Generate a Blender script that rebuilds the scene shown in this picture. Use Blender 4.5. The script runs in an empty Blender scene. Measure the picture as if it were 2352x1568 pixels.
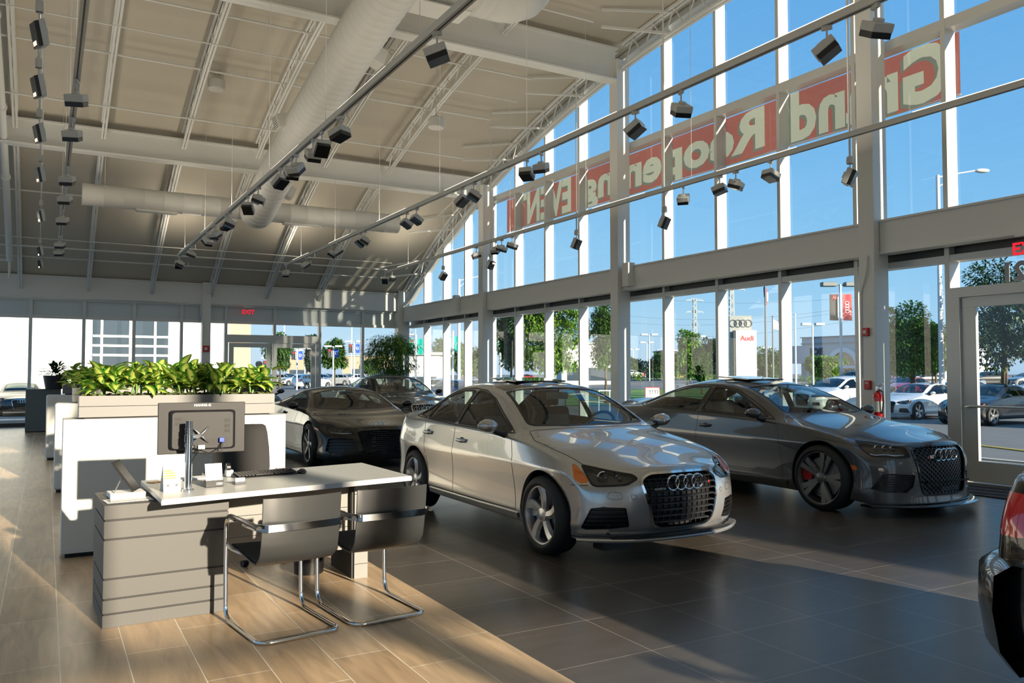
import bpy, bmesh, math, random
from math import sin, cos, pi, radians, atan2, sqrt
from mathutils import Vector, Matrix
from mathutils.bvhtree import BVHTree
import numpy as np
random.seed(7)
SC = bpy.context.scene
COL = SC.collection
# ---------------------------------------------------------------- camera
CAM_H, CAM_F, CAM_YAW, CAM_PITCH = 1.475, 1876.0, radians(29.71), radians(2.2)
cd = bpy.data.cameras.new('camera'); cam = bpy.data.objects.new('camera', cd); COL.objects.link(cam)
cd.sensor_width = 36.0; cd.lens = 36.0 * CAM_F / 2352.0; cd.clip_end = 1500; cd.clip_start = 0.05
cam.location = (0, 0, CAM_H); cam.rotation_euler = (pi / 2 + CAM_PITCH, 0, -CAM_YAW)
SC.camera = cam
# ---------------------------------------------------------------- world, sun, exposure
SUN_AZ, SUN_EL = radians(11.0), radians(14.5)          # light travels to +Y, a little to -X, down
w = bpy.data.worlds.new('sky'); SC.world = w; w.use_nodes = True
nt = w.node_tree; nt.nodes.clear()
wo = nt.nodes.new('ShaderNodeOutputWorld'); bg = nt.nodes.new('ShaderNodeBackground')
sky = nt.nodes.new('ShaderNodeTexSky'); sky.sky_type = 'NISHITA'; sky.sun_disc = False
sky.sun_elevation = radians(32); sky.sun_rotation = pi - SUN_AZ
sky.air_density = 1.0; sky.dust_density = 0.3; sky.ozone_density = 2.2
# the clear evening sky of the photograph: deep blue above, pale blue at the horizon
sepc = nt.nodes.new('ShaderNodeSeparateColor'); comb = nt.nodes.new('ShaderNodeCombineColor'); nt.links.new(sky.outputs[0], sepc.inputs[0])
for ci, (ex, kk) in enumerate(((.76, .44), (.42, 1.12), (.20, 2.25))):
    pw_ = nt.nodes.new('ShaderNodeMath'); pw_.operation = 'POWER'; pw_.inputs[1].default_value = ex; ml_ = nt.nodes.new('ShaderNodeMath'); ml_.operation = 'MULTIPLY'; ml_.inputs[1].default_value = kk
    nt.links.new(sepc.outputs[ci], pw_.inputs[0]); nt.links.new(pw_.outputs[0], ml_.inputs[0]); nt.links.new(ml_.outputs[0], comb.inputs[ci])
nt.links.new(comb.outputs[0], bg.inputs[0])
bg.inputs[1].default_value = 0.17
nt.links.new(bg.outputs[0], wo.inputs[0])
sl = bpy.data.lights.new('sun', 'SUN'); sl.energy = 7.0; sl.angle = radians(0.8); sl.color = (1.0, 0.86, 0.66)
so = bpy.data.objects.new('sun', sl); COL.objects.link(so); so.location = (5, -20, 12)
sdir = Vector((-sin(SUN_AZ) * cos(SUN_EL), cos(SUN_AZ) * cos(SUN_EL), -sin(SUN_EL)))
so.rotation_euler = (-sdir).to_track_quat('Z', 'Y').to_euler()
SC.view_settings.view_transform = 'Standard'; SC.view_settings.look = 'None'
SC.view_settings.gamma = 1.0; SC.view_settings.use_curve_mapping = False
SC.view_settings.exposure = 0.8
try:
    SC.cycles.max_bounces = 10; SC.cycles.diffuse_bounces = 5; SC.cycles.transparent_max_bounces = 24
    SC.cycles.glossy_bounces = 5; SC.cycles.transmission_bounces = 6; SC.cycles.sample_clamp_indirect = 6.0
    SC.cycles.use_denoising = True; SC.cycles.caustics_reflective = False; SC.cycles.caustics_refractive = False
except Exception: pass
# ---------------------------------------------------------------- helpers
_fw = Vector((sin(CAM_YAW) * cos(CAM_PITCH), cos(CAM_YAW) * cos(CAM_PITCH), sin(CAM_PITCH)))
_rt = Vector((cos(CAM_YAW), -sin(CAM_YAW), 0)); _up = _fw.cross(_rt) * -1
if _up.z < 0: _up = -_up
def at(px, py, dist):
    "point of the place seen at (px,py), dist metres ahead"
    return Vector((0, 0, CAM_H)) + (_fw + _rt * ((px - 1176) / CAM_F) - _up * ((py - 784) / CAM_F)) * dist
def atg(px, dist, z=0.0):
    "ground position in the direction of column px"
    p = at(px, 856, dist); p.z = z; return p
MATS = {}
def mat(name, col=(0.8, 0.8, 0.8), rough=0.5, metal=0.0, coat=0.0, spec=0.5, emit=None, estr=0.0, noise=None, bump=None, alpha=1.0, trans=0.0, back=None, objcol=False, sheen=0.0):
    if name in MATS: return MATS[name]
    m = bpy.data.materials.new(name); m.use_nodes = True; MATS[name] = m
    n = m.node_tree; b = n.nodes['Principled BSDF']
    b.inputs['Base Color'].default_value = (*col, 1); b.inputs['Roughness'].default_value = rough
    b.inputs['Metallic'].default_value = metal; b.inputs['Coat Weight'].default_value = coat; b.inputs['Coat Roughness'].default_value = 0.03
    b.inputs['Specular IOR Level'].default_value = spec; b.inputs['Alpha'].default_value = alpha
    b.inputs['Transmission Weight'].default_value = trans
    if emit: b.inputs['Emission Color'].default_value = (*emit, 1); b.inputs['Emission Strength'].default_value = estr
    src = None
    if objcol:
        oi = n.nodes.new('ShaderNodeObjectInfo'); src = oi.outputs['Color']; n.links.new(src, b.inputs['Base Color'])
    if noise:                                             # (scale, amount[, detail])
        tc = n.nodes.new('ShaderNodeTexCoord'); nz = n.nodes.new('ShaderNodeTexNoise'); nz.inputs['Scale'].default_value = noise[0]
        nz.inputs['Detail'].default_value = noise[2] if len(noise) > 2 else 4
        n.links.new(tc.outputs['Object'], nz.inputs['Vector'])
        mr = n.nodes.new('ShaderNodeMapRange'); mr.inputs[3].default_value = 1 - noise[1]; mr.inputs[4].default_value = 1 + noise[1]
        n.links.new(nz.outputs[0], mr.inputs[0])
        mx = n.nodes.new('ShaderNodeMix'); mx.data_type = 'RGBA'; mx.blend_type = 'MULTIPLY'; mx.inputs[0].default_value = 1
        mx.inputs[6].default_value = (*col, 1)
        if src: n.links.new(src, mx.inputs[6])
        n.links.new(mr.outputs[0], mx.inputs[7]); n.links.new(mx.outputs[2], b.inputs['Base Color'])
    if bump:                                              # (scale, strength)
        tc = n.nodes.new('ShaderNodeTexCoord'); nz = n.nodes.new('ShaderNodeTexNoise'); nz.inputs['Scale'].default_value = bump[0]
        n.links.new(tc.outputs['Object'], nz.inputs['Vector'])
        bp = n.nodes.new('ShaderNodeBump'); bp.inputs['Strength'].default_value = bump[1]; bp.inputs['Distance'].default_value = 0.02
        n.links.new(nz.outputs[0], bp.inputs['Height']); n.links.new(bp.outputs[0], b.inputs['Normal'])
    if back is not None:                                  # the inner side of a sheet is bare
        ge = n.nodes.new('ShaderNodeNewGeometry'); d = n.nodes.new('ShaderNodeBsdfDiffuse'); d.inputs[0].default_value = (*back, 1)
        ms = n.nodes.new('ShaderNodeMixShader'); out = n.nodes['Material Output']
        n.links.new(ge.outputs['Backfacing'], ms.inputs[0]); n.links.new(b.outputs[0], ms.inputs[1]); n.links.new(d.outputs[0], ms.inputs[2])
        n.links.new(ms.outputs[0], out.inputs[0])
    return m
def glass(name, tint=(0.9, 0.95, 0.95), ior=1.5, rough=0.0, gl=1.0):
    if name in MATS: return MATS[name]
    m = bpy.data.materials.new(name); m.use_nodes = True; MATS[name] = m
    n = m.node_tree; n.nodes.clear()
    o = n.nodes.new('ShaderNodeOutputMaterial'); t = n.nodes.new('ShaderNodeBsdfTransparent'); g = n.nodes.new('ShaderNodeBsdfGlossy')
    t.inputs[0].default_value = (*tint, 1); g.inputs['Roughness'].default_value = rough; g.inputs[0].default_value = (gl, gl, gl, 1)
    lw = n.nodes.new('ShaderNodeFresnel'); lw.inputs[0].default_value = ior
    ge = n.nodes.new('ShaderNodeNewGeometry'); mth = n.nodes.new('ShaderNodeMix'); mth.data_type = 'FLOAT'
    # a thin pane: the same index from either side
    mth.inputs[2].default_value = ior; mth.inputs[3].default_value = 1 / ior
    n.links.new(ge.outputs['Backfacing'], mth.inputs[0]); n.links.new(mth.outputs[0], lw.inputs[0])
    s = n.nodes.new('ShaderNodeMixShader'); n.links.new(lw.outputs[0], s.inputs[0]); n.links.new(t.outputs[0], s.inputs[1]); n.links.new(g.outputs[0], s.inputs[2])
    n.links.new(s.outputs[0], o.inputs[0]); return m
def link(o, parent=None):
    COL.objects.link(o)
    if parent is not None: o.parent = parent
    return o
def tag(o, label=None, cat=None, group=None, kind=None):
    if label: o['label'] = label
    if cat: o['category'] = cat
    if group: o['group'] = group
    if kind: o['kind'] = kind
    return o
def empty(name, loc=(0, 0, 0), rz=0.0, label=None, cat=None, group=None, kind=None):
    o = bpy.data.objects.new(name, None); COL.objects.link(o); o.location = loc; o.rotation_euler = (0, 0, rz)
    o.empty_display_size = 0.1
    return tag(o, label, cat, group, kind)
def copy_tree(o, parent=None, loc=None, rz=None):
    c = o.copy(); COL.objects.link(c); c.parent = parent
    if parent is not None: c.matrix_parent_inverse = o.matrix_parent_inverse.copy()
    for ch in [x for x in KIDS.get(o.name, [])]:
        cc = copy_tree(ch, c); KIDS.setdefault(c.name, []).append(cc)
    if loc is not None: c.location = loc
    if rz is not None: c.rotation_euler = (0, 0, rz)
    return c
KIDS = {}
def reg(o, parent):
    if parent is not None: KIDS.setdefault(parent.name, []).append(o)
    return o
class MB:
    def __init__(s): s.v = []; s.f = []; s.m = []; s.mi = 0; s.T = None
    def add(s, vs, fs):
        b = len(s.v)
        if s.T is not None: vs = [s.T @ Vector(p) for p in vs]
        s.v += [tuple(p) for p in vs]; s.f += [tuple(i + b for i in q) for q in fs]; s.m += [s.mi] * len(fs); return s
    def box(s, c, d, rot=None):
        x, y, z = d[0] / 2, d[1] / 2, d[2] / 2
        vs = [Vector((a, b, e)) for a in (-x, x) for b in (-y, y) for e in (-z, z)]
        if rot is not None: vs = [rot @ p for p in vs]
        vs = [p + Vector(c) for p in vs]
        return s.add(vs, [(0, 1, 3, 2), (4, 6, 7, 5), (0, 4, 5, 1), (2, 3, 7, 6), (0, 2, 6, 4), (1, 5, 7, 3)])
    def bx(s, x0, x1, y0, y1, z0, z1):
        return s.box(((x0 + x1) / 2, (y0 + y1) / 2, (z0 + z1) / 2), (abs(x1 - x0), abs(y1 - y0), abs(z1 - z0)))
    def bar(s, a, b, w, h=None, up=(0, 0, 1)):
        a = Vector(a); b = Vector(b); d = b - a; L = d.length
        if L < 1e-6: return s
        d.normalize(); u = Vector(up)
        if abs(d.dot(u)) > 0.99: u = Vector((1, 0, 0)) if abs(d.x) < .9 else Vector((0, 1, 0))
        r = d.cross(u).normalized(); u = r.cross(d); h = h or w
        R = Matrix((r, d, u)).transposed()
        return s.box((a + b) / 2, (w, L, h), R)
    def tube(s, pts, r, n=8, closed=False, caps=True, sc=None):
        P = [Vector(p) for p in pts]; N = len(P); rings = []; prev = None
        for i in range(N):
            if closed: d = P[(i + 1) % N] - P[i - 1]
            else: d = P[min(i + 1, N - 1)] - P[max(i - 1, 0)]
            d.normalize()
            if prev is None:
                u = Vector((0, 0, 1)) if abs(d.z) < .9 else Vector((1, 0, 0)); u = (u - d * u.dot(d)).normalized()
            else:
                u = (prev - d * prev.dot(d)); u = u.normalized() if u.length > 1e-6 else prev
            prev = u; v = d.cross(u); rr = r[i] if isinstance(r, (list, tuple)) else r
            sx, sy = sc or (1, 1)
            rings.append([P[i] + (u * cos(2 * pi * k / n) * sx + v * sin(2 * pi * k / n) * sy) * rr for k in range(n)])
        vs = [p for q in rings for p in q]; fs = []
        for i in range(N if closed else N - 1):
            j = (i + 1) % N
            for k in range(n):
                l = (k + 1) % n; fs.append((i * n + k, i * n + l, j * n + l, j * n + k))
        if not closed and caps: fs.append(tuple(range(n))[::-1]); fs.append(tuple((N - 1) * n + k for k in range(n)))
        return s.add(vs, fs)
    def lathe(s, prof, n=24, o=(0, 0, 0), ax=(0, 0, 1), cap=False):
        ax = Vector(ax).normalized(); u = Vector((0, 0, 1)) if abs(ax.z) < .9 else Vector((1, 0, 0)); u = (u - ax * u.dot(ax)).normalized(); v = ax.cross(u)
        o = Vector(o); vs = [o + ax * z + (u * cos(2 * pi * k / n) + v * sin(2 * pi * k / n)) * r for r, z in prof for k in range(n)]
        fs = []
        for i in range(len(prof) - 1):
            for k in range(n):
                l = (k + 1) % n; fs.append((i * n + k, i * n + l, (i + 1) * n + l, (i + 1) * n + k))
        if cap: fs.append(tuple(range(n))[::-1]); fs.append(tuple((len(prof) - 1) * n + k for k in range(n)))
        return s.add(vs, fs)
    def prism(s, poly, o, u, v, h):
        "2D outline in the frame (o,u,v), thickness vector h"
        o, u, v, h = Vector(o), Vector(u), Vector(v), Vector(h); n = len(poly)
        vs = [o + u * a + v * b for a, b in poly] + [o + u * a + v * b + h for a, b in poly]
        fs = [tuple(range(n))[::-1], tuple(range(n, 2 * n))] + [(i, (i + 1) % n, n + (i + 1) % n, n + i) for i in range(n)]
        return s.add(vs, fs)
    def grid(s, rows, closed=False):
        n = len(rows[0]); vs = [p for r in rows for p in r]; fs = []
        for i in range(len(rows) - 1):
            for k in range(n if closed else n - 1):
                l = (k + 1) % n; fs.append((i * n + k, i * n + l, (i + 1) * n + l, (i + 1) * n + k))
        return s.add(vs, fs)
    def sphere(s, c, r, n=16, m=8, sc=(1, 1, 1)):
        c = Vector(c); rows = []
        for i in range(m + 1):
            a = pi * i / m - pi / 2
            rows.append([c + Vector((cos(a) * cos(2 * pi * k / n) * sc[0], cos(a) * sin(2 * pi * k / n) * sc[1], sin(a) * sc[2])) * r for k in range(n)])
        return s.grid(rows, True)
    def build(s, name, mats, parent=None, smooth=False, bevel=0, label=None, cat=None, group=None, kind=None, loc=None, rz=None, auto=None, seg=2):
        me = bpy.data.meshes.new(name); me.from_pydata(s.v, [], s.f)
        if not isinstance(mats, (list, tuple)): mats = [mats]
        for m in mats: me.materials.append(m)
        me.polygons.foreach_set('material_index', s.m)
        if smooth or auto: me.polygons.foreach_set('use_smooth', [True] * len(s.f))
        me.update()
        if smooth or auto:
            bm = bmesh.new(); bm.from_mesh(me); bmesh.ops.recalc_face_normals(bm, faces=bm.faces)
            lim = radians(auto or 50)
            for e in bm.edges:
                if len(e.link_faces) == 2 and e.calc_face_angle(0) > lim: e.smooth = False
            bm.to_mesh(me); bm.free()
        else:
            bm = bmesh.new(); bm.from_mesh(me); bmesh.ops.recalc_face_normals(bm, faces=bm.faces); bm.to_mesh(me); bm.free()
        o = bpy.data.objects.new(name, me); COL.objects.link(o)
        if parent is not None: o.parent = parent; reg(o, parent)
        if loc is not None: o.location = loc
        if rz is not None: o.rotation_euler = (0, 0, rz)
        if bevel:
            b = o.modifiers.new('bevel', 'BEVEL'); b.width = bevel; b.segments = seg; b.limit_method = 'ANGLE'; b.angle_limit = radians(40)
            me.polygons.foreach_set('use_smooth', [True] * len(me.polygons)); b.harden_normals = True
        return tag(o, label, cat, group, kind)
def text_mesh(txt, size, offset=0.0, extrude=0.0, align='CENTER', shear=0.0, spacing=1.0):
    c = bpy.data.curves.new('t', 'FONT'); c.body = txt; c.size = size; c.offset = offset; c.extrude = extrude; c.align_x = align; c.shear = shear
    c.space_character = spacing; c.resolution_u = 3
    o = bpy.data.objects.new('t', c); COL.objects.link(o)
    dg = bpy.context.evaluated_depsgraph_get(); me = bpy.data.meshes.new_from_object(o.evaluated_get(dg))
    V = [tuple(v.co) for v in me.vertices]; F = [tuple(p.vertices) for p in me.polygons]
    bpy.data.objects.remove(o); bpy.data.curves.remove(c); bpy.data.meshes.remove(me)
    return V, F
def put_text(mb, txt, size, o, u, v, **kw):
    V, F = text_mesh(txt, size, **kw); o, u, v = Vector(o), Vector(u), Vector(v); nrm = u.cross(v)
    mb.add([o + u * a + v * b + nrm * c for a, b, c in V], F)
def ringlogo(mb, o, u, v, R, r, n=28, m=6, step=1.42):
    "four linked rings in the plane (u,v)"
    o, u, v = Vector(o), Vector(u), Vector(v)
    for k in range(4):
        c = o + u * ((k - 1.5) * R * step)
        mb.tube([c + u * R * cos(2 * pi * i / n) + v * R * sin(2 * pi * i / n) for i in range(n)], r, m, closed=True)
# ================================================================= cars
PAINT = dict(back=(0.012, 0.012, 0.013))
M_TIRE = mat('tyre_rubber', (0.012, 0.012, 0.013), 0.65)
M_BLK = mat('black_plastic', (0.008, 0.008, 0.009), 0.38)
M_GBLK = mat('gloss_black', (0.006, 0.006, 0.007), 0.12, coat=0.5)
M_CHR = mat('chrome', (0.78, 0.79, 0.80), 0.09, 1.0)
M_ALU = mat('alloy', (0.55, 0.56, 0.57), 0.28, 0.85, coat=0.3)
M_GUN = mat('gunmetal', (0.26, 0.265, 0.27), 0.28, 0.8, coat=0.3)
M_INT = mat('dark_upholstery', (0.022, 0.02, 0.019), 0.7)
M_INTL = mat('grey_upholstery', (0.20, 0.195, 0.19), 0.6)
M_AMB = mat('amber_lens', (0.75, 0.16, 0.015), 0.15, coat=0.6)
M_RED = mat('red_lens', (0.55, 0.008, 0.014), 0.10, coat=1.0)
M_REDC = mat('red_paint', (0.5, 0.01, 0.01), 0.3)
M_DISC = mat('brake_steel', (0.30, 0.30, 0.31), 0.35, 1.0)
G_CAR = glass('car_glass', (0.55, 0.62, 0.60), 1.52)
G_CARD = glass('tinted_car_glass', (0.30, 0.34, 0.33), 1.52)
G_LENS = glass('clear_lens', (0.92, 0.94, 0.95), 1.5)
M_HOUS = mat('lamp_housing', (0.05, 0.052, 0.055), 0.25, 0.6)
M_REFL = mat('lamp_reflector', (0.8, 0.82, 0.85), 0.12, 1.0)

def lerp(tab, x): return float(np.interp(x, [a for a, _ in tab][::-1] if tab[0][0] > tab[-1][0] else [a for a, _ in tab], [b for _, b in tab][::-1] if tab[0][0] > tab[-1][0] else [b for _, b in tab]))

def car_surface(P, lvl):
    xs = P['xs']; rings = []
    sill = P.get('sill', 0.18)
    for x in xs:
        w, zs, ys, zr, yr, zt, z0 = (lerp(P[k], x) for k in ('w', 'zs', 'ys', 'zr', 'yr', 'zt', 'z0'))
        cz = P.get('crease_z', 0.68)
        r = [(w - .16, z0 + .01), (w - .035, z0), (w - .005, z0 + .10), (w - .020, z0 + (cz - z0) * .50), (w + .004, cz), (w - .026, cz + (zs - cz) * .60), (ys, zs)]
        r += [((ys + yr) / 2 + .018 * min(1, max(0, (zr - zs) * 4)), (zs + zr) / 2 + .005), (yr, zr), (yr * .56, zr + (zt - zr) * .74), (0, zt)]
        rings.append([(x, y, z) for y, z in r])
    n = len(xs)
    verts = []; idx = {}
    def V(key, p):
        if key not in idx: idx[key] = len(verts); verts.append(p)
        return idx[key]
    def R(i, j, s):  # side s=+1/-1
        x, y, z = rings[i][j]
        if i == 0 or i == n - 1:
            e = P['front'] if i == 0 else P['rear']; y0 = rings[i][6][1]
            x = e['x'][min(j, 6)] - (1 if i == 0 else -1) * e['k'][min(j, 6)] * min(1.0, abs(y) / y0) ** e['p']
            z = e['z'][j] if j <= 6 else e['z'][6] + (z - rings[i][6][2]) * e.get('crown', 1.0)
        if j == 10: s = 1
        return V((i, j, s), (x, y * s, z))
    faces = []; fac = []
    for i in range(n - 1):
        for s in (1, -1):
            for j in range(10):
                q = [R(i, j, s), R(i, j + 1, s), R(i + 1, j + 1, s), R(i + 1, j, s)]
                if s < 0: q = q[::-1]
                faces.append(q)
    def cap(i, flip):
        e = P['front'] if i == 0 else P['rear']; sg = 1 if i == 0 else -1; y0 = rings[i][6][1]
        cols = [(6, 1), (7, 1), (8, 1), (9, 1), (10, 1), (9, -1), (8, -1), (7, -1), (6, -1)]
        def C(c, j):
            k, s = cols[c]
            if k == 6: return R(i, j, s)
            if j == 6: return R(i, k, s)
            y = rings[i][k][1] * (rings[i][j][1] / y0)
            x = e['x'][j] - sg * e['k'][j] * min(1.0, rings[i][k][1] / y0) ** e['p']
            if j == 0: z = e['z'][0]
            else: z = e['z'][j] + e.get('crown', 1.0) * (0 if j < 4 else (j - 3) / 3 * (rings[i][k][2] - rings[i][6][2]))
            return V((i, 'c', c, j), (x, y * s, z))
        for c in range(8):
            for j in range(0, 6):
                q = [C(c, j), C(c, j + 1), C(c + 1, j + 1), C(c + 1, j)]
                faces.append(q[::-1] if flip else q)
    cap(0, True); cap(n - 1, False)
    me = bpy.data.meshes.new('cage'); me.from_pydata(verts, [], faces)
    bm = bmesh.new(); bm.from_mesh(me)
    cl = bm.edges.layers.float.get('crease_edge') or bm.edges.layers.float.new('crease_edge')
    inv = {v: k for k, v in idx.items()}
    bm.verts.ensure_lookup_table()
    for e in bm.edges:
        a, b = inv[e.verts[0].index], inv[e.verts[1].index]
        if len(a) == 3 and len(b) == 3 and a[1] == b[1] and abs(a[0] - b[0]) == 1:
            j = a[1]
            if j == 1: e[cl] = .8
            if j == 2: e[cl] = .45
            if j == 4: e[cl] = P.get('cr4', .35)
            if j == 6: e[cl] = .45
            if j == 8: e[cl] = .45 if min(a[0], b[0]) >= P['icowl'] else .2
        if len(a) >= 3 and len(b) >= 3:
            ja = a[1] if len(a) == 3 else a[3]; jb = b[1] if len(b) == 3 else b[3]
            if a[0] == b[0] and a[0] in (0, n - 1):
                ta = ja >= 6 if len(a) == 3 else ja == 6; tb = jb >= 6 if len(b) == 3 else jb == 6
                if ta and tb: e[cl] = P.get('crend', .5)
                if (ja == 0 or ja == 1) and ja == jb: e[cl] = .7
    bmesh.ops.recalc_face_normals(bm, faces=bm.faces); bm.to_mesh(me); bm.free()
    o = bpy.data.objects.new('cage', me); COL.objects.link(o)
    sm = o.modifiers.new('s', 'SUBSURF'); sm.levels = lvl; sm.render_levels = lvl
    dg = bpy.context.evaluated_depsgraph_get(); m2 = bpy.data.meshes.new_from_object(o.evaluated_get(dg))
    bpy.data.objects.remove(o); bpy.data.meshes.remove(me)
    bm = bmesh.new(); bm.from_mesh(m2); bpy.data.meshes.remove(m2)
    # outward normals: the roof must look up
    bm.faces.ensure_lookup_table(); bm.normal_update()
    top = max(bm.faces, key=lambda f: f.calc_center_median().z)
    if top.normal.z < 0: bmesh.ops.reverse_faces(bm, faces=bm.faces); bm.normal_update()
    return bm

def pip(x, y, P):
    c = False; n = len(P); j = n - 1
    for i in range(n):
        xi, yi = P[i]; xj, yj = P[j]
        if (yi > y) != (yj > y) and x < (xj - xi) * (y - yi) / (yj - yi) + xi: c = not c
        j = i
    return c
def rnd(P, r=0.03, n=4):
    "polygon with rounded corners"
    out = []; N = len(P)
    for i in range(N):
        p = Vector(P[i][:2]); a = Vector(P[i - 1][:2]); b = Vector(P[(i + 1) % N][:2]); rr = P[i][2] if len(P[i]) > 2 else r
        la = (a - p).length; lb = (b - p).length; t = min(rr, la * .45, lb * .45)
        if t < 1e-4: out.append(tuple(p)); continue
        pa = p + (a - p) * (t / la); pb = p + (b - p) * (t / lb)
        for k in range(n + 1):
            s = k / n; q = pa * (1 - s) ** 2 + p * 2 * s * (1 - s) + pb * s * s; out.append(tuple(q))
    return out
class Frame:
    "view frame: direction d into the surface, r right, u up"
    def __init__(s, d, u=(0, 0, 1)):
        s.d = Vector(d).normalized(); s.r = s.d.cross(Vector(u)).normalized(); s.u = s.r.cross(s.d)
    def p2(s, p): return (p.dot(s.r), p.dot(s.u))
    def p3(s, a, b, back=8.0): return s.r * a + s.u * b - s.d * back
SIDE_R = Frame((0, 1, 0))       # looking at the car's right side from -y : right = +x
SIDE_L = Frame((0, -1, 0))      # right = -x
FRONT = Frame((-1, 0, 0))       # right = +y
REAR = Frame((1, 0, 0))         # right = -y
TOP = Frame((0, 0, -1), (1, 0, 0))  # right = -y, up = +x

class Car:
    def __init__(s, P, lvl=3):
        s.P = P; s.bm = car_surface(P, lvl)
        s.lay = s.bm.faces.layers.int.new('part'); s.names = {0: 'body'}
        s.bvh = BVHTree.FromBMesh(s.bm); s.vn = [f.normal.copy() for f in s.bm.faces]
        s.bm.normal_update(); s.fv = [[(v.co.copy(), v.normal.copy()) for v in f.verts] for f in s.bm.faces]
    def hit(s, F, a, b, back=8.0):
        loc, nrm, i, dist = s.bvh.ray_cast(F.p3(a, b, back), F.d)
        if loc is None: return None, None
        return loc, s.nrm(loc, i)
    def nrm(s, p, i):
        acc = Vector((0, 0, 0))
        for co, n in s.fv[i]: acc += n / ((co - p).length + 1e-5)
        return acc.normalized()
    def cut(s, name, poly, F, pred=None, keep=True):
        pid = max(s.names) + 1; s.names[pid] = name
        xs = [p[0] for p in poly]; ys = [p[1] for p in poly]; x0, x1, y0, y1 = min(xs), max(xs), min(ys), max(ys)
        lay = s.lay; cand = set()
        for f in s.bm.faces:
            if f[lay] != 0 or f.normal.dot(F.d) > -0.02: continue
            c = f.calc_center_median()
            if pred and not pred(c): continue
            q = [F.p2(v.co) for v in f.verts]
            if max(a for a, b in q) < x0 or min(a for a, b in q) > x1 or max(b for a, b in q) < y0 or min(b for a, b in q) > y1: continue
            cand.add(f)
        n = len(poly)
        for i in range(n):
            a = poly[i]; b = poly[(i + 1) % n]; dx, dy = b[0] - a[0], b[1] - a[1]; L = math.hypot(dx, dy)
            if L < 1e-5: continue
            nx, ny = -dy / L, dx / L; sub = []
            bx0, bx1, by0, by1 = min(a[0], b[0]), max(a[0], b[0]), min(a[1], b[1]), max(a[1], b[1])
            for f in cand:
                q = [F.p2(v.co) for v in f.verts]
                if max(p[0] for p in q) < bx0 or min(p[0] for p in q) > bx1 or max(p[1] for p in q) < by0 or min(p[1] for p in q) > by1: continue
                dd = [(p[0] - a[0]) * nx + (p[1] - a[1]) * ny for p in q]
                if min(dd) < -1e-5 and max(dd) > 1e-5: sub.append(f)
            if not sub: continue
            geom = set(sub)
            for f in sub: geom.update(f.edges); geom.update(f.verts)
            for f in sub: cand.discard(f)
            co = F.r * a[0] + F.u * a[1]; no = F.r * nx + F.u * ny
            res = bmesh.ops.bisect_plane(s.bm, geom=list(geom), dist=1e-6, plane_co=co, plane_no=no)
            for g in res['geom']:
                if isinstance(g, bmesh.types.BMFace): cand.add(g)
            cand = {f for f in cand if f.is_valid}
        out = []
        for f in cand:
            c = f.calc_center_median(); p = F.p2(c)
            if pip(p[0], p[1], poly): f[lay] = pid; out.append(f)
        if not keep: bmesh.ops.delete(s.bm, geom=out, context='FACES')
        return pid
    def extract(s, pids, name, m, parent, push=0.0, thick=0.0, label=None):
        if isinstance(pids, int): pids = [pids]
        lay = s.lay; vmap = {}; V = []; Fc = []; N = []
        for f in s.bm.faces:
            if f[lay] not in pids: continue
            q = []
            for v in f.verts:
                k = vmap.get(v.index)
                if k is None:
                    k = vmap[v.index] = len(V)
                    loc, n0, i, dd = s.bvh.find_nearest(v.co)
                    nn = s.nrm(v.co, i) if i is not None else v.normal
                    V.append(v.co - nn * push if push else v.co.copy()); N.append(nn)
                q.append(k)
            Fc.append(q)
        me = bpy.data.meshes.new(name); me.from_pydata([tuple(v) for v in V], [], Fc); me.materials.append(m)
        me.polygons.foreach_set('use_smooth', [True] * len(Fc)); me.update()
        me.normals_split_custom_set_from_vertices([tuple(n) for n in N])
        o = bpy.data.objects.new(name, me); COL.objects.link(o); o.parent = parent; reg(o, parent)
        if label: o['label'] = label
        return o
    def path3(s, path, F, off=0.0, closed=False, step=0.03):
        "samples a 2D path on the surface -> [(point, normal)]"
        out = []; n = len(path)
        for i in range(n if closed else n - 1):
            a = path[i]; b = path[(i + 1) % n]; L = math.hypot(b[0] - a[0], b[1] - a[1]); k = max(1, int(L / step))
            for t in range(k):
                q = t / k; h, nn = s.hit(F, a[0] + (b[0] - a[0]) * q, a[1] + (b[1] - a[1]) * q)
                if h is not None: out.append((h + nn * off, nn))
        if not closed:
            h, nn = s.hit(F, *path[-1])
            if h is not None: out.append((h + nn * off, nn))
        return out
    def ribbon(s, mb, path, F, wd, off=0.001, th=0.0, closed=False, step=0.03, inward=0.0):
        pts = s.path3(path, F, 0, closed, step); n = len(pts)
        if n < 2: return
        rows = []
        for i in range(n):
            p, nn = pts[i]
            if closed: d = pts[(i + 1) % n][0] - pts[i - 1][0]
            else: d = pts[min(i + 1, n - 1)][0] - pts[max(i - 1, 0)][0]
            sd = d.cross(nn).normalized()
            a = p + sd * (wd / 2) ; b = p - sd * (wd / 2); up = nn * off; dn = nn * (off - th)
            if th: rows.append([a + dn, a + up, b + up, b + dn])
            else: rows.append([a + up, b + up])
        if closed: rows.append(rows[0])
        mb.grid(rows, closed=bool(th))

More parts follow.
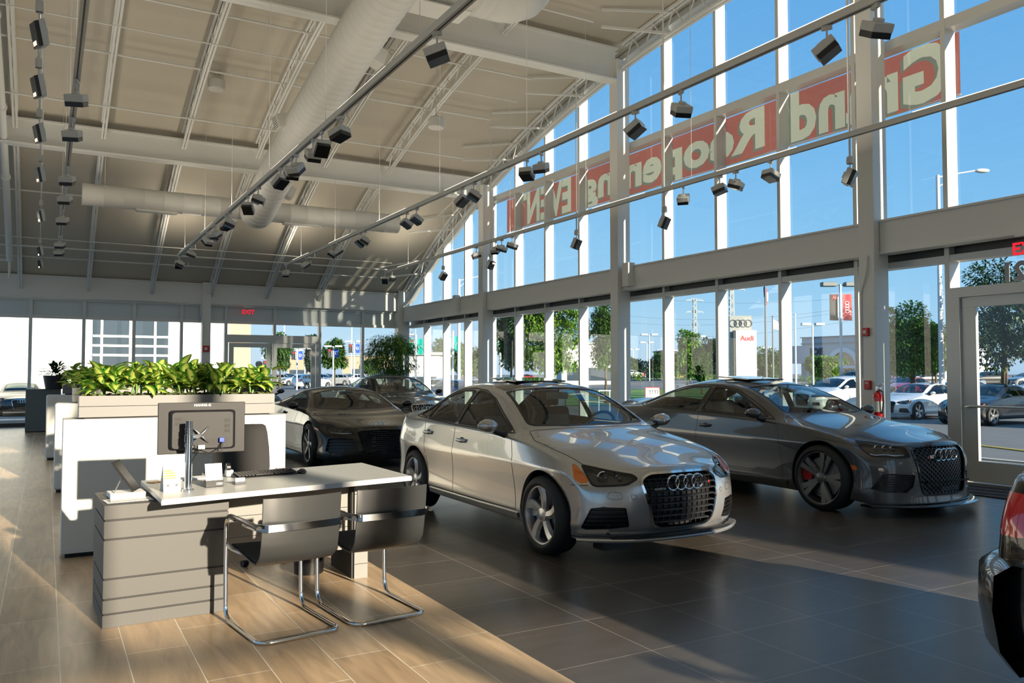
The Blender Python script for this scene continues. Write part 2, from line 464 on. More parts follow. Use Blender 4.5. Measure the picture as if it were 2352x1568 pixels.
def make_wheel(R, W, rim, style, ymir=1):
    "wheel in local frame: axis y, outer face at y = 0 side -y ; returns dict of MBs"
    t = MB(); hw = W
    pr = [(rim + .004, -.004), (rim + .02, -.012), (R - .055, -.014), (R - .018, .004), (R - .004, .022), (R, .045), (R, hw - .045), (R - .004, hw - .022), (R - .03, hw), (rim, hw - .01)]
    t.lathe(pr, 48, ax=(0, 1, 0))
    r = MB()
    r.lathe([(rim + .006, -.006), (rim + .006, .004), (rim - .008, .006), (rim - .016, .03), (rim - .022, hw - .03), (rim + .004, hw - .01)], 48, ax=(0, 1, 0))
    r.lathe([(.001, .012), (.03, .012), (.036, .016), (.055, .018), (.064, .03), (.066, .07)], 24, ax=(0, 1, 0))
    for k in range(5):
        a = 2 * pi * k / 5 + (.15 if style == 's' else 0)
        if style == 's':   # single broad, slightly curved spokes
            segs = []
            for t_ in range(7):
                q = t_ / 6; rr = .05 + (rim - .012 - .05) * q; an = a + .18 * q * q * 1.2; hwid = .030 + .020 * q; dep = .024 - .014 * q ** 1.5
                c = Vector((cos(an) * rr, 0, sin(an) * rr)); sd = Vector((-sin(an), 0, cos(an)))
                segs.append([c - sd * hwid * .95 + Vector((0, dep + .012, 0)), c - sd * hwid * .35 + Vector((0, dep - .006, 0)), c + sd * hwid * .75 + Vector((0, dep, 0)), c + sd * hwid + Vector((0, dep + .034, 0)), c - sd * hwid + Vector((0, dep + .036, 0))])
            r.grid(segs, True)
        else:              # forked blades
            for sg in (-1, 1):
                segs = []
                for t_ in range(7):
                    q = t_ / 6; rr = .045 + (rim - .01 - .045) * q; hwid = (.016 + .016 * q); of = sg * (.012 + .034 * q ** 1.6) if style == 'y' else sg * (.017 + .012 * q)
                    an = a; dep = .022 - .012 * q + (0 if sg > 0 else .014)
                    sd = Vector((-sin(an), 0, cos(an))); c = Vector((cos(an) * rr, 0, sin(an) * rr)) + sd * of
                    segs.append([c - sd * hwid + Vector((0, dep, 0)), c + sd * hwid + Vector((0, dep, 0)), c + sd * hwid + Vector((0, dep + .034, 0)), c - sd * hwid + Vector((0, dep + .034, 0))])
                r.grid(segs, True)
    bt = MB()
    for k in range(5):
        a = 2 * pi * (k + .5) / 5; bt.lathe([(.001, .018), (.008, .018), (.009, .034)], 8, o=(cos(a) * .048, 0, sin(a) * .048), ax=(0, 1, 0))
    d = MB(); d.lathe([(.07, .075), (rim * .78, .075), (rim * .78, .10), (.07, .10)], 32, ax=(0, 1, 0))
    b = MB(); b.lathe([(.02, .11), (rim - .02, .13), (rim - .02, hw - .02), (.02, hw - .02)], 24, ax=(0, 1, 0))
    c = MB(); c.T = Matrix.Rotation(radians(188), 4, 'Y')
    c.prism([(cos(q) * (rim * rr), sin(q) * (rim * rr)) for q, rr in [(-.35, .5), (-.35, .86), (-.12, .92), (.12, .92), (.35, .86), (.35, .5)]], (0, .048, 0), (1, 0, 0), (0, 0, 1), (0, .06, 0))
    return t, r, bt, d, b, c
WCACHE = {}
def add_wheels(root, P, lite=False):
    R, W, rim, style = P['wheel']; key = (R, W, rim, style, lite, P.get('rimmat', 'a'))
    for ax_x in (0.0, -P['wb']):
        for s in (-1, 1):
            y = s * P['track']; rm = {'a': M_ALU, 'g': M_GUN, 'c': M_CHR}[P.get('rimmat', 'a')]
            if key not in WCACHE:
                t, r, bt, d, b, c = make_wheel(R, W, rim, style); tmp = {}
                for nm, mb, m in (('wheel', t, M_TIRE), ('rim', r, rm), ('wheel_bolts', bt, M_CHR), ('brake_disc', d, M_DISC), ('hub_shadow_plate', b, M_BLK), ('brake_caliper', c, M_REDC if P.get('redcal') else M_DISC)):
                    o = mb.build(nm, m, None, auto=40); tmp[nm] = o.data; bpy.data.objects.remove(o)
                WCACHE[key] = tmp
            D = WCACHE[key]
            wo_ = bpy.data.objects.new('wheel', D['wheel']); link(wo_, root); reg(wo_, root); wo_['label'] = 'black tyre with %s rim' % ('dark grey' if P.get('rimmat') == 'g' else 'silver')
            wo_.location = (ax_x, y, R)
            if s > 0: wo_.rotation_euler = (0, 0, pi)
            for nm in (('rim',) if lite else ('rim', 'wheel_bolts', 'brake_disc', 'hub_shadow_plate', 'brake_caliper')):
                nn = 'wheel_shade_plate' if nm == 'hub_shadow_plate' else nm  # black plate stands in for the shade behind the spokes
                o = bpy.data.objects.new(nn, D[nm]); link(o, wo_); reg(o, wo_)

def inset_line(P, xs, top=True, d=0.045): return [(x, (lerp(P['zr'], x) - d) if top else (lerp(P['zs'], x) + d)) for x in xs]

def mirror_poly(poly): return [(-a, b) for a, b in poly]

def build_car(name, P, paint, root, lvl=3, lite=False):
    C = Car(P, lvl); wb = P['wb']; R = P['wheel'][0]
    # wheel arches
    ar = P['arch']
    for cx in (0.0, -wb):
        circ = [(cx + ar * cos(2 * pi * k / 40), R + .012 + ar * sin(2 * pi * k / 40)) for k in range(40)]
        C.cut('arch', circ, SIDE_R, lambda c: c.y < 0, keep=False); C.cut('arch', mirror_poly(circ), SIDE_L, lambda c: c.y > 0, keep=False)
    arches = []
    for cx in (0.0, -wb):
        for s in (-1, 1):
            liner = MB(); lip = MB(); arches.append((lip, liner))
            F = SIDE_R if s < 0 else SIDE_L; rows = []
            for k in range(-4, 25):
                a = pi * k / 20
                px, pz = cx + (ar + .004) * cos(a), R + .012 + (ar + .004) * sin(a)
                if pz < lerp(P['z0'], cx) - .02: continue
                h, nn = C.hit(F, px if s < 0 else -px, pz)
                if h is None: continue
                y = abs(h.y); qx, qz = cx + ar * cos(a), R + .012 + ar * sin(a)
                rows.append([(h.x, s * (y + .004), h.z), (qx, s * (y + .004), qz), (qx, s * (y - .03), qz), (cx + (ar + .02) * cos(a), s * (y - .035), R + .012 + (ar + .02) * sin(a)), (cx + (ar + .02) * cos(a), s * (y - .42), R + .012 + (ar + .02) * sin(a))])
            if rows:
                lip.grid([[r[0], r[1], r[2]] for r in rows]); liner.grid([[r[2], r[3], r[4]] for r in rows])
                c0 = [r[4] for r in rows]; b_ = len(liner.v); liner.add(c0, [tuple(range(len(c0)))])
    # glass
    wins = []
    for (poly, nm) in P['windows']:
        pl = rnd(poly, .03, 3)
        for F, pd, mp in ((SIDE_R, lambda c: c.y < 0, pl), (SIDE_L, lambda c: c.y > 0, mirror_poly(pl))):
            pid = C.cut('side_window', mp, F, pd); wins.append((pid, mp, F))
    pils = []
    for poly in P.get('pillars', []):
        for F, pd, mp in ((SIDE_R, lambda c: c.y < 0, poly), (SIDE_L, lambda c: c.y > 0, mirror_poly(poly))): pils.append(C.cut('pillar', mp, F, pd))
    ws = rnd([(-y, x) for x, y in P['windshield']] + [(y, x) for x, y in P['windshield'][::-1]], .03, 3)
    pws = C.cut('windshield', ws, TOP, lambda c: c.z > .8)
    rwp = None
    if P.get('rearwin'):
        rw = rnd([(-y, x) for x, y in P['rearwin']] + [(y, x) for x, y in P['rearwin'][::-1]], .03, 3)
        rwp = C.cut('rear_window', rw, TOP, lambda c: c.z > .8)
    proof = None
    if P.get('roofglass'):
        x0, x1, yh, yh2 = P['roofglass']
        rg = rnd([(-yh, x0), (yh, x0), (yh2, x1), (-yh2, x1)], .04, 3); proof = C.cut('roof', rg, TOP, lambda c: c.z > .8)
    # lamps, grille, intakes in the front view
    heads = []
    for nm, poly, mt in P.get('frontcuts', []):
        pl = rnd(poly, .02, 3); fr = P.get('fframe', FRONT)
        if nm == 'grille':
            full = rnd(poly + [(-a, b, *r) for a, b, *r in poly[::-1]], .05, 3)
            heads.append((nm, C.cut(nm, full, FRONT, lambda c: c.x > .2), full, FRONT, mt, 0))
        else:
            for s in (-1, 1):
                F = FRONT45R if s < 0 else FRONT45L
                if s < 0: p2 = [F.p2(Vector((q[0], -q[1], q[2]))) for q in poly]
                else: p2 = [F.p2(Vector((q[0], q[1], q[2]))) for q in poly]
                pl = rnd(p2, .018, 3)
                heads.append((nm, C.cut(nm, pl, F, (lambda c, s=s: c.x > .1 and c.y * s > 0.05)), pl, F, mt, s))
    tails = []
    for nm, poly, mt in P.get('rearcuts', []):
        for s in (-1, 1):
            F = REAR45R if s < 0 else REAR45L
            p2 = [F.p2(Vector((q[0], q[1] * s, q[2]))) for q in poly]; pl = rnd(p2, .02, 3)
            tails.append((nm, C.cut(nm, pl, F, (lambda c, s=s: c.x < -wb and c.y * s > 0.03)), mt))
    C.bm.verts.index_update()
    body = C.extract(0, 'body', paint, root)
    for lip, liner in arches:
        if lip.v: lip.build('wheel_arch_lip', paint, root, smooth=True); liner.build('wheel_arch_liner', M_BLK, root)
    for pid, pl, F in wins: C.extract(pid, 'side_window', G_CARD if P.get('dark') else G_CAR, root, push=.004)
    wso = C.extract(pws, 'windshield', G_CAR, root, push=.002)
    if rwp: C.extract(rwp, 'rear_window', G_CAR if not P.get('dark') else G_CARD, root, push=.002)
    if proof: C.extract(proof, 'roof_panel', P.get('roofmat', M_GBLK), root, push=-.001, label='glossy black glass roof panel')
    # window surround
    for pid, pl, F in wins: tr = MB(); C.ribbon(tr, pl, F, .022, off=.002, th=.006, closed=True, step=.05); tr.build('window_seal', M_BLK, root, auto=40)
    for pid in pils: C.extract(pid, 'pillar_trim', M_GBLK, root, push=-.0005)
    for sp in P.get('sidestrips', []):
        for F, mp in ((SIDE_R, sp[0]), (SIDE_L, mirror_poly(sp[0]))): tr = MB(); C.ribbon(tr, mp, F, sp[1], off=sp[2], th=sp[3], step=.06); tr.build('side_moulding', sp[4] or paint, root, auto=40)
    if P.get('trimpath'):
        for F, mp in ((SIDE_R, P['trimpath']), (SIDE_L, mirror_poly(P['trimpath']))): ct = MB(); C.ribbon(ct, mp, F, .012, off=.004, th=.004, closed=True, step=.05); ct.build('window_trim', P.get('trimmat', M_CHR), root, auto=40)
    wt = MB(); C.ribbon(wt, ws, TOP, .03, off=.002, closed=True, step=.05)
    wt.build('windshield_seal', M_BLK, root, smooth=True)
    # lamps
    for nm, pid, pl, F, mt, s in heads:
        if nm == 'grille':
            C.extract(pid, 'grille', M_BLK, root, push=.055)
            g = MB(); C.ribbon(g, pl, F, P.get('gframe', .022), off=.010, th=.02, closed=True, step=.04); g.build('grille_frame', mt, root, auto=40)
            ys = [a for a, b in pl]; zs_ = [b for a, b in pl]; gb = MB(); zlo, zhi = min(zs_), max(zs_)
            def span(z):
                xs_ = []
                for i in range(len(pl)):
                    a, b = pl[i], pl[(i + 1) % len(pl)]
                    if (a[1] > z) != (b[1] > z): xs_.append(a[0] + (b[0] - a[0]) * (z - a[1]) / (b[1] - a[1]))
                return (min(xs_), max(xs_)) if len(xs_) >= 2 else None
            if P.get('mesh'):
                pit = P['mesh']; n_ = int((zhi - zlo) / (pit * .5))
                ycols = int(max(ys) / pit) + 2
                for i in range(n_):
                    z0_, z1_ = zlo + i * pit * .5, zlo + (i + 1) * pit * .5
                    for k in range(-2 * ycols, 2 * ycols):
                        odd = (k + i) % 2; ya, yb = (k + odd) * pit * .5 * 1.25, (k + 1 - odd) * pit * .5 * 1.25
                        sp = span((z0_ + z1_) / 2)
                        if not sp or ya < sp[0] or ya > sp[1] or yb < sp[0] or yb > sp[1]: continue
                        h0, _ = C.hit(FRONT, ya, z0_); h1, _ = C.hit(FRONT, yb, z1_)
                        if h0 is None or h1 is None: continue
                        gb.bar(h0 + Vector((-.022, 0, 0)), h1 + Vector((-.022, 0, 0)), .014, .0075, up=(1, 0, 0))
                gb.build('grille_mesh', M_BLK, root)
            else:
                nb = P.get('bars', 9)
                for i in range(1, nb):
                    z = zlo + (zhi - zlo) * i / nb; sp = span(z)
                    if not sp: continue
                    rows = []
                    for t_ in range(13):
                        y = sp[0] + .012 + (sp[1] - sp[0] - .024) * t_ / 12; h0, _ = C.hit(FRONT, y, z)
                        if h0 is None: continue
                        rows.append([h0 + Vector((-.006, 0, -.005)), h0 + Vector((-.006, 0, .005)), h0 + Vector((-.045, 0, .009)), h0 + Vector((-.045, 0, -.002))])
                    gb.grid(rows, True)
                for k in range(-6, 7):
                    y = k * .058; 
                    for i in range(nb):
                        z0_, z1_ = zlo + (zhi - zlo) * i / nb, zlo + (zhi - zlo) * (i + 1) / nb
                        sp = span((z0_ + z1_) / 2)
                        if not sp or not (sp[0] + .02 < y < sp[1] - .02): continue
                        h0, _ = C.hit(FRONT, y, (z0_ + z1_) / 2)
                        if h0: gb.box(h0 + Vector((-.048, 0, 0)), (.012, .004, (z1_ - z0_)))
                gb.build('grille_bars', P.get('barmat', mat('grille_slat', (0.022, 0.023, 0.025), 0.28, 0.0, coat=0.4)), root, auto=30)
            # badge
            by, bz, bR = 0.0, P['badge'][0], P['badge'][1]
            h0, n0 = C.hit(FRONT, 0, bz); bd = MB(); ringlogo(bd, h0 + Vector((.014, 0, 0)), (0, 1, 0), (0.06, 0, 1), bR, bR * .13, 28, 6)
            bd.build('ring_badge', M_CHR, root, smooth=True)
        elif nm == 'headlight':
            o = C.extract(pid, 'headlight', G_LENS, root, push=0.0)
            C.extract(pid, 'lamp_housing', M_HOUS, o, push=.035); KIDS[o.name][-1].parent = o
            fr = MB(); C.ribbon(fr, pl, F, .016, off=.003, th=.035, closed=True, step=.03); fr.build('lamp_surround', M_BLK, o, auto=40)
            cx_ = sum(a for a, b in pl) / len(pl); cy_ = sum(b for a, b in pl) / len(pl); xmn = min(a for a, b in pl); xmx = max(a for a, b in pl)
            for q, rr in P.get('projectors', ((.62, .032),)):
                qa = xmn + (xmx - xmn) * (q if s < 0 else 1 - q) ; qa = xmn + (xmx - xmn) * ((1 - q) if s < 0 else q)
                zc = P.get('projz', cy_); h0, n0 = C.hit(F, qa, zc)
                if h0 is not None:
                    pj = MB(); ax = Vector((1, s * .25, 0)).normalized()
                    pj.lathe([(rr * 1.25, -.01), (rr * 1.12, .004), (rr, -.004), (rr, -.02)], 20, o=h0 - n0 * .022, ax=ax); pj.build('lamp_ring', M_REFL, o, smooth=True)
                    pj = MB(); pj.sphere(h0 - n0 * .034, rr * .95, 16, 8); pj.build('projector', M_GBLK, o, smooth=True)
            if P.get('drl'):
                dm = MB(); pts = []
                for q, zz in P['drl']:
                    qa = xmn + (xmx - xmn) * ((1 - q) if s < 0 else q); h0, n0 = C.hit(F, qa, zz)
                    if h0 is not None: pts.append(h0 - n0 * .016)
                if len(pts) > 1: dm.tube(pts, .006, 6); dm.build('running_light_strip', M_REFL, o, smooth=True)
        elif nm == 'turn_signal': C.extract(pid, nm, mt, root, push=.002, label='amber turn signal')
        elif nm == 'air_intake':
            o = C.extract(pid, nm, M_BLK, root, push=.04)
            fr = MB(); C.ribbon(fr, pl, F, .008, off=.0, th=.045, closed=True, step=.04); fr.build('intake_rim', M_BLK, o, auto=40)
            zs_ = [b for a, b in pl]; sl_ = MB(); zlo, zhi = min(zs_), max(zs_)
            for i in range(1, P.get('slats', 5)):
                z = zlo + (zhi - zlo) * i / P.get('slats', 5); xs_ = []
                for k in range(len(pl)):
                    a, b = pl[k], pl[(k + 1) % len(pl)]
                    if (a[1] > z) != (b[1] > z): xs_.append(a[0] + (b[0] - a[0]) * (z - a[1]) / (b[1] - a[1]))
                if len(xs_) < 2: continue
                C.ribbon(sl_, [(min(xs_) + .01, z), (max(xs_) - .01, z)], F, .010, off=-.008, th=.02, step=.05)
            if sl_.v: sl_.build('intake_slats', M_BLK if not P.get('mesh') else M_GBLK, o, auto=40)
        elif nm == 'sensor_cover': C.extract(pid, nm, paint, root, push=-.001)
        else: C.extract(pid, nm, mt, root, push=.001)
        if nm == 'sensor_cover':
            fr = MB(); C.ribbon(fr, pl, F, .003, off=.0015, closed=True, step=.03); fr.build('panel_gap', M_BLK, root)
    for nm, pid, mt in tails: C.extract(pid, nm, mt, root, push=-.002)
    # shut lines
    sm = MB()
    for path in P.get('seams', []):
        for F, mp in ((SIDE_R, path), (SIDE_L, mirror_poly(path))): C.ribbon(sm, mp, F, .006, off=.0012, step=.03)
    for path in P.get('topseams', []):
        C.ribbon(sm, [(-y, x) for x, y in path], TOP, .006, off=.0015, step=.03); C.ribbon(sm, [(y, x) for x, y in path], TOP, .006, off=.0015, step=.03)
    if sm.v: sm.build('panel_gap', M_BLK, root)
    # trim line along the doors / sill
    if not lite:
        # handles
        for hx, hz in P.get('handles', []):
            for s in (-1, 1):
                h0, n0 = C.hit(SIDE_R if s < 0 else SIDE_L, hx if s < 0 else -hx, hz)
                if h0 is None: continue
                hd = MB(); y = h0.y + s * .022
                hd.tube([(hx + .095, h0.y + s * .004, hz + .004), (hx + .08, y, hz + .004), (hx, y + s * .006, hz), (hx - .08, y, hz - .002), (hx - .095, h0.y + s * .004, hz - .002)], [.012, .013, .014, .013, .012], 8, sc=(1.35, .7))
                o = hd.build('door_handle', paint, root, smooth=True)
                cp = MB(); cp.sphere((hx, h0.y, hz - .002), .03, 14, 8, (1.5, .25, 1.1)); cp.build('handle_cup', M_BLK, o, smooth=True)
    # mirrors
    mx, mz, my = P['mirror']
    for s in (-1, 1):
        mb = MB(); rows = []
        for i in range(7):
            q = i / 6; a = -pi / 2 + pi * q; ww = cos(a) ** .55 if abs(a) < pi / 2 - .01 else 0.02
            yy = my + .02 + .20 * q
            prof = [Vector((mx + .075 * ww * cos(t) * (1.25 if cos(t) > 0 else .55), s * yy, mz + .062 * ww * sin(t) + .01 * q)) for t in [2 * pi * k / 12 for k in range(12)]]
            rows.append(prof)
        mb.grid(rows, True); o = mb.build('wing_mirror', P.get('mirmat', paint), root, smooth=True)
        st = MB(); st.tube([(mx + .02, s * (my - .08), mz - .10), (mx + .015, s * (my - .01), mz - .07), (mx + .005, s * (my + .07), mz - .045)], [.03, .026, .02], 8, sc=(1, 1)); st.build('mirror_stem', M_BLK, o, smooth=True)
        gl = MB(); gl.sphere((mx - .036, s * (my + .12), mz + .004), .088, 14, 8, (.12, 1.0, .62)); gl.build('mirror_glass', M_CHR, o, smooth=True)
    # interior
    if not lite:
        fl = MB(); zf = .32; fl.bx(-wb + .05, -.25, -.66, .66, .22, zf)
        fl.bx(-.62, -.3, -.60, .60, zf, .86)
        fl.box((-.62, 0, .88), (.42, 1.24, .12)); inter = [fl.build('dashboard', M_INT, root, bevel=.03)]
        for s in (-1, 1):
            sx, sy = P.get('seatx', -1.55), s * .36
            seat = MB(); seat.box((sx + .10, sy, .50), (.50, .48, .18)); seat.box((sx - .22, sy, .82), (.13, .46, .60), Matrix.Rotation(radians(-14), 3, 'Y'))
            so_ = seat.build('front_seat', M_INT, root, bevel=.05, seg=3); inter.append(so_)
            hr = MB(); hr.box((sx - .32, sy, 1.20), (.09, .26, .17)); hr.build('headrest', M_INT, so_, bevel=.04, seg=3)
            if P.get('seatpatch'):
                pp = MB(); pp.box((sx - .14, sy, .98), (.02, .30, .10), Matrix.Rotation(radians(-14), 3, 'Y')); pp.build('seat_panel', M_INTL, so_)
        rs = MB(); rx = sx - .95
        if rx - .3 > -wb - .3:
            rs.box((rx + .15, 0, .50), (.48, 1.24, .2)); rs.box((rx - .15, 0, .78), (.14, 1.22, .52), Matrix.Rotation(radians(-20), 3, 'Y'))
            for s in (-1, 1): rs.box((rx - .26, s * .33, 1.06), (.09, .24, .12))
            inter.append(rs.build('rear_seat', M_INT, root, bevel=.04, seg=3))
        swm = MB(); c = Vector((-.93, .36, .93)); t1 = Matrix.Rotation(radians(-62), 3, 'Y')
        swm.tube([c + t1 @ Vector((.185 * cos(2 * pi * k / 24), .185 * sin(2 * pi * k / 24), 0)) for k in range(24)], .014, 8, closed=True)
        swm.sphere(c, .065, 12, 6, (.5, 1, .8)); swm.tube([c + t1 @ Vector((0, -.18, 0)), c + t1 @ Vector((0, .18, 0))], .014, 6); swm.tube([c, c + Vector((.3, 0, -.12))], .03, 8)
        inter.append(swm.build('steering_wheel', M_INT, root, smooth=True))
        for q_ in inter: q_.location.z = P.get('iz', 0)
        xr, zr_ = P.get('rvm', (-1.0, 1.26)); rv = MB(); rv.box((xr, 0, zr_), (.03, .24, .07)); rv.tube([(xr, 0, zr_), (xr + .03, 0, zr_ + .07)], .008, 6); rv.build('rear_view_mirror', M_INTL, root, bevel=.02)
    ub = MB(); ub.bx(-wb - .55, .55, -.62, .62, lerp(P['z0'], -1) + .02, .30); ub.build('underbody', M_BLK, root)
    add_wheels(root, P, lite)
    return C
FRONT45R = Frame((-cos(radians(32)), sin(radians(32)), 0)); FRONT45L = Frame((-cos(radians(32)), -sin(radians(32)), 0))
REAR45R = Frame((cos(radians(30)), sin(radians(30)), 0)); REAR45L = Frame((cos(radians(30)), -sin(radians(30)), 0))
# ---------------------------------------------------------------- body tables (x from the front axle, forward +)
def T(s): return [tuple(float(q) for q in p.split(':')) for p in s.split()]
A3 = dict(wb=2.637, track=.895, arch=.352, wheel=(.317, .215, .232, 's'), icowl=4,
    xs=[.46, .34, .20, 0, -.22, -.50, -.78, -1.05, -1.35, -1.75, -2.15, -2.45, -2.72, -2.95, -3.15, -3.36],
    w=T('.46:.80 .34:.845 .20:.872 0:.885 -.3:.882 -.8:.876 -1.8:.878 -2.4:.884 -2.7:.888 -2.95:.878 -3.15:.855 -3.36:.80'),
    z0=T('.46:.19 .2:.20 -.5:.20 -2.2:.21 -2.9:.22 -3.36:.24'),
    zs=T('.46:.665 .34:.725 .20:.775 0:.825 -.22:.865 -.5:.90 -1.05:.925 -1.75:.945 -2.45:.965 -2.95:.98 -3.36:.955'),
    ys=T('.46:.76 .34:.80 .20:.82 0:.832 -.5:.835 -1.05:.838 -1.75:.842 -2.45:.838 -2.72:.825 -2.95:.80 -3.15:.775 -3.36:.72'),
    zr=T('.46:.70 .34:.765 .20:.815 0:.865 -.22:.905 -.50:.945 -.78:1.105 -1.05:1.235 -1.35:1.325 -1.75:1.352 -2.15:1.325 -2.45:1.245 -2.72:1.13 -2.95:1.03 -3.15:.995 -3.36:.985'),
    yr=T('.46:.50 .2:.56 -.22:.63 -.50:.675 -.78:.645 -1.05:.605 -1.35:.572 -1.75:.56 -2.15:.555 -2.45:.555 -2.72:.575 -2.95:.61 -3.36:.60'),
    zt=T('.46:.735 .34:.80 .20:.85 0:.90 -.22:.935 -.50:.98 -.78:1.155 -1.05:1.305 -1.35:1.393 -1.75:1.416 -2.15:1.39 -2.45:1.315 -2.72:1.195 -2.95:1.075 -3.15:1.03 -3.36:1.02'),
    crease_z=.70, cr4=.8,
    front=dict(x=[.60, .66, .735, .77, .75, .72, .68], z=[.20, .19, .27, .42, .57, .625, .668], k=[.26, .26, .27, .29, .31, .33, .34], p=2.4, crown=1.0),
    rear=dict(x=[-3.44, -3.48, -3.55, -3.57, -3.55, -3.55, -3.54], z=[.25, .24, .34, .50, .72, .88, .985], k=[.22, .22, .24, .26, .27, .26, .24], p=2.6),
    windows=[([(-.66, .955), (-.98, 1.095), (-1.28, 1.235), (-1.50, 1.285), (-1.64, 1.295), (-1.67, .975)], 'f'), ([(-1.735, .978), (-1.71, 1.295), (-2.0, 1.29), (-2.22, 1.245), (-2.40, 1.165), (-2.42, .995)], 'r'),
             ([(-2.455, .998), (-2.44, 1.155), (-2.60, 1.075), (-2.72, 1.015)], 'q')],
    trimpath=[(-.60, .94), (-.80, 1.03), (-1.22, 1.225), (-1.48, 1.30), (-1.75, 1.318), (-2.05, 1.305), (-2.30, 1.245), (-2.55, 1.125), (-2.79, .998), (-1.7, .955)],
    trimmat=M_BLK,
    windshield=[(-.50, 0), (-.515, .30), (-.58, .60), (-.62, .635), (-.80, .600), (-1.05, .555), (-1.20, .53), (-1.17, .3), (-1.16, 0)],
    rearwin=[(-2.34, 0), (-2.34, .35), (-2.36, .50), (-2.60, .525), (-2.84, .55), (-2.87, .3), (-2.88, 0)],
    roofglass=(-1.225, -2.30, .535, .525),
    frontcuts=[('grille', [(0, .69), (-.30, .685, .05), (-.385, .635, .04), (-.36, .52, .03), (-.30, .300, .06), (-.24, .268, .03), (0, .264)], M_CHR),
        ('turn_signal', [(.33, .80, .752), (.40, .80, .745), (.49, .74, .63), (.45, .78, .61), (.39, .82, .64)], M_AMB),
        ('headlight', [(.42, .765, .745), (.53, .62, .712), (.66, .45, .678), (.69, .425, .650), (.65, .50, .608), (.59, .60, .600), (.53, .70, .595), (.505, .73, .605)], None),
        ('air_intake', [(.63, .50, .435), (.55, .655, .442), (.515, .75, .43), (.48, .82, .275), (.515, .80, .262), (.59, .62, .270), (.65, .48, .285)], None),
        ('sensor_cover', [(.59, .63, .555), (.62, .545, .552), (.63, .525, .505), (.61, .60, .498), (.585, .645, .510)], None),
        ('sensor_cover', [(.65, .47, .535), (.665, .43, .532), (.665, .42, .500), (.65, .46, .498)], None)],
    pillars=[[(-1.655, .985), (-1.63, 1.288), (-1.72, 1.288), (-1.75, .988)], [(-2.425, 1.0), (-2.41, 1.16), (-2.435, 1.15), (-2.45, 1.0)]],
    sidestrips=[([(-.40, .255), (-1.2, .25), (-2.26, .255)], .045, .012, .02, None)],
    badge=(.612, .058), gframe=.020, bars=9, projectors=((.62, .040), (.30, .030)), projz=.668,
    rearcuts=[('tail_light', [(-3.30, .80, .905), (-3.52, .52, .91), (-3.54, .50, .82), (-3.48, .62, .79), (-3.28, .84, .81)], M_RED)],
    seams=[[(-.43, .30), (-.47, .55), (-.50, .75), (-.58, .92)], [(-1.70, .28), (-1.70, .95)], [(-2.36, .62), (-2.40, .80), (-2.44, .97)], [(-2.30, .50), (-2.34, .60)], [(-.43, .30), (-1.0, .29), (-2.2, .29)], [(.36, .60), (.46, .60)]],
    topseams=[[(-.44, 0), (-.46, .35), (-.50, .69), (-.30, .76), (0, .752), (.30, .70), (.52, .62)]],
    handles=[(-1.52, .815), (-2.32, .845)], mirror=(-.72, 1.0, .87), seatpatch=True, rvm=(-1.12, 1.25), redcal=False)
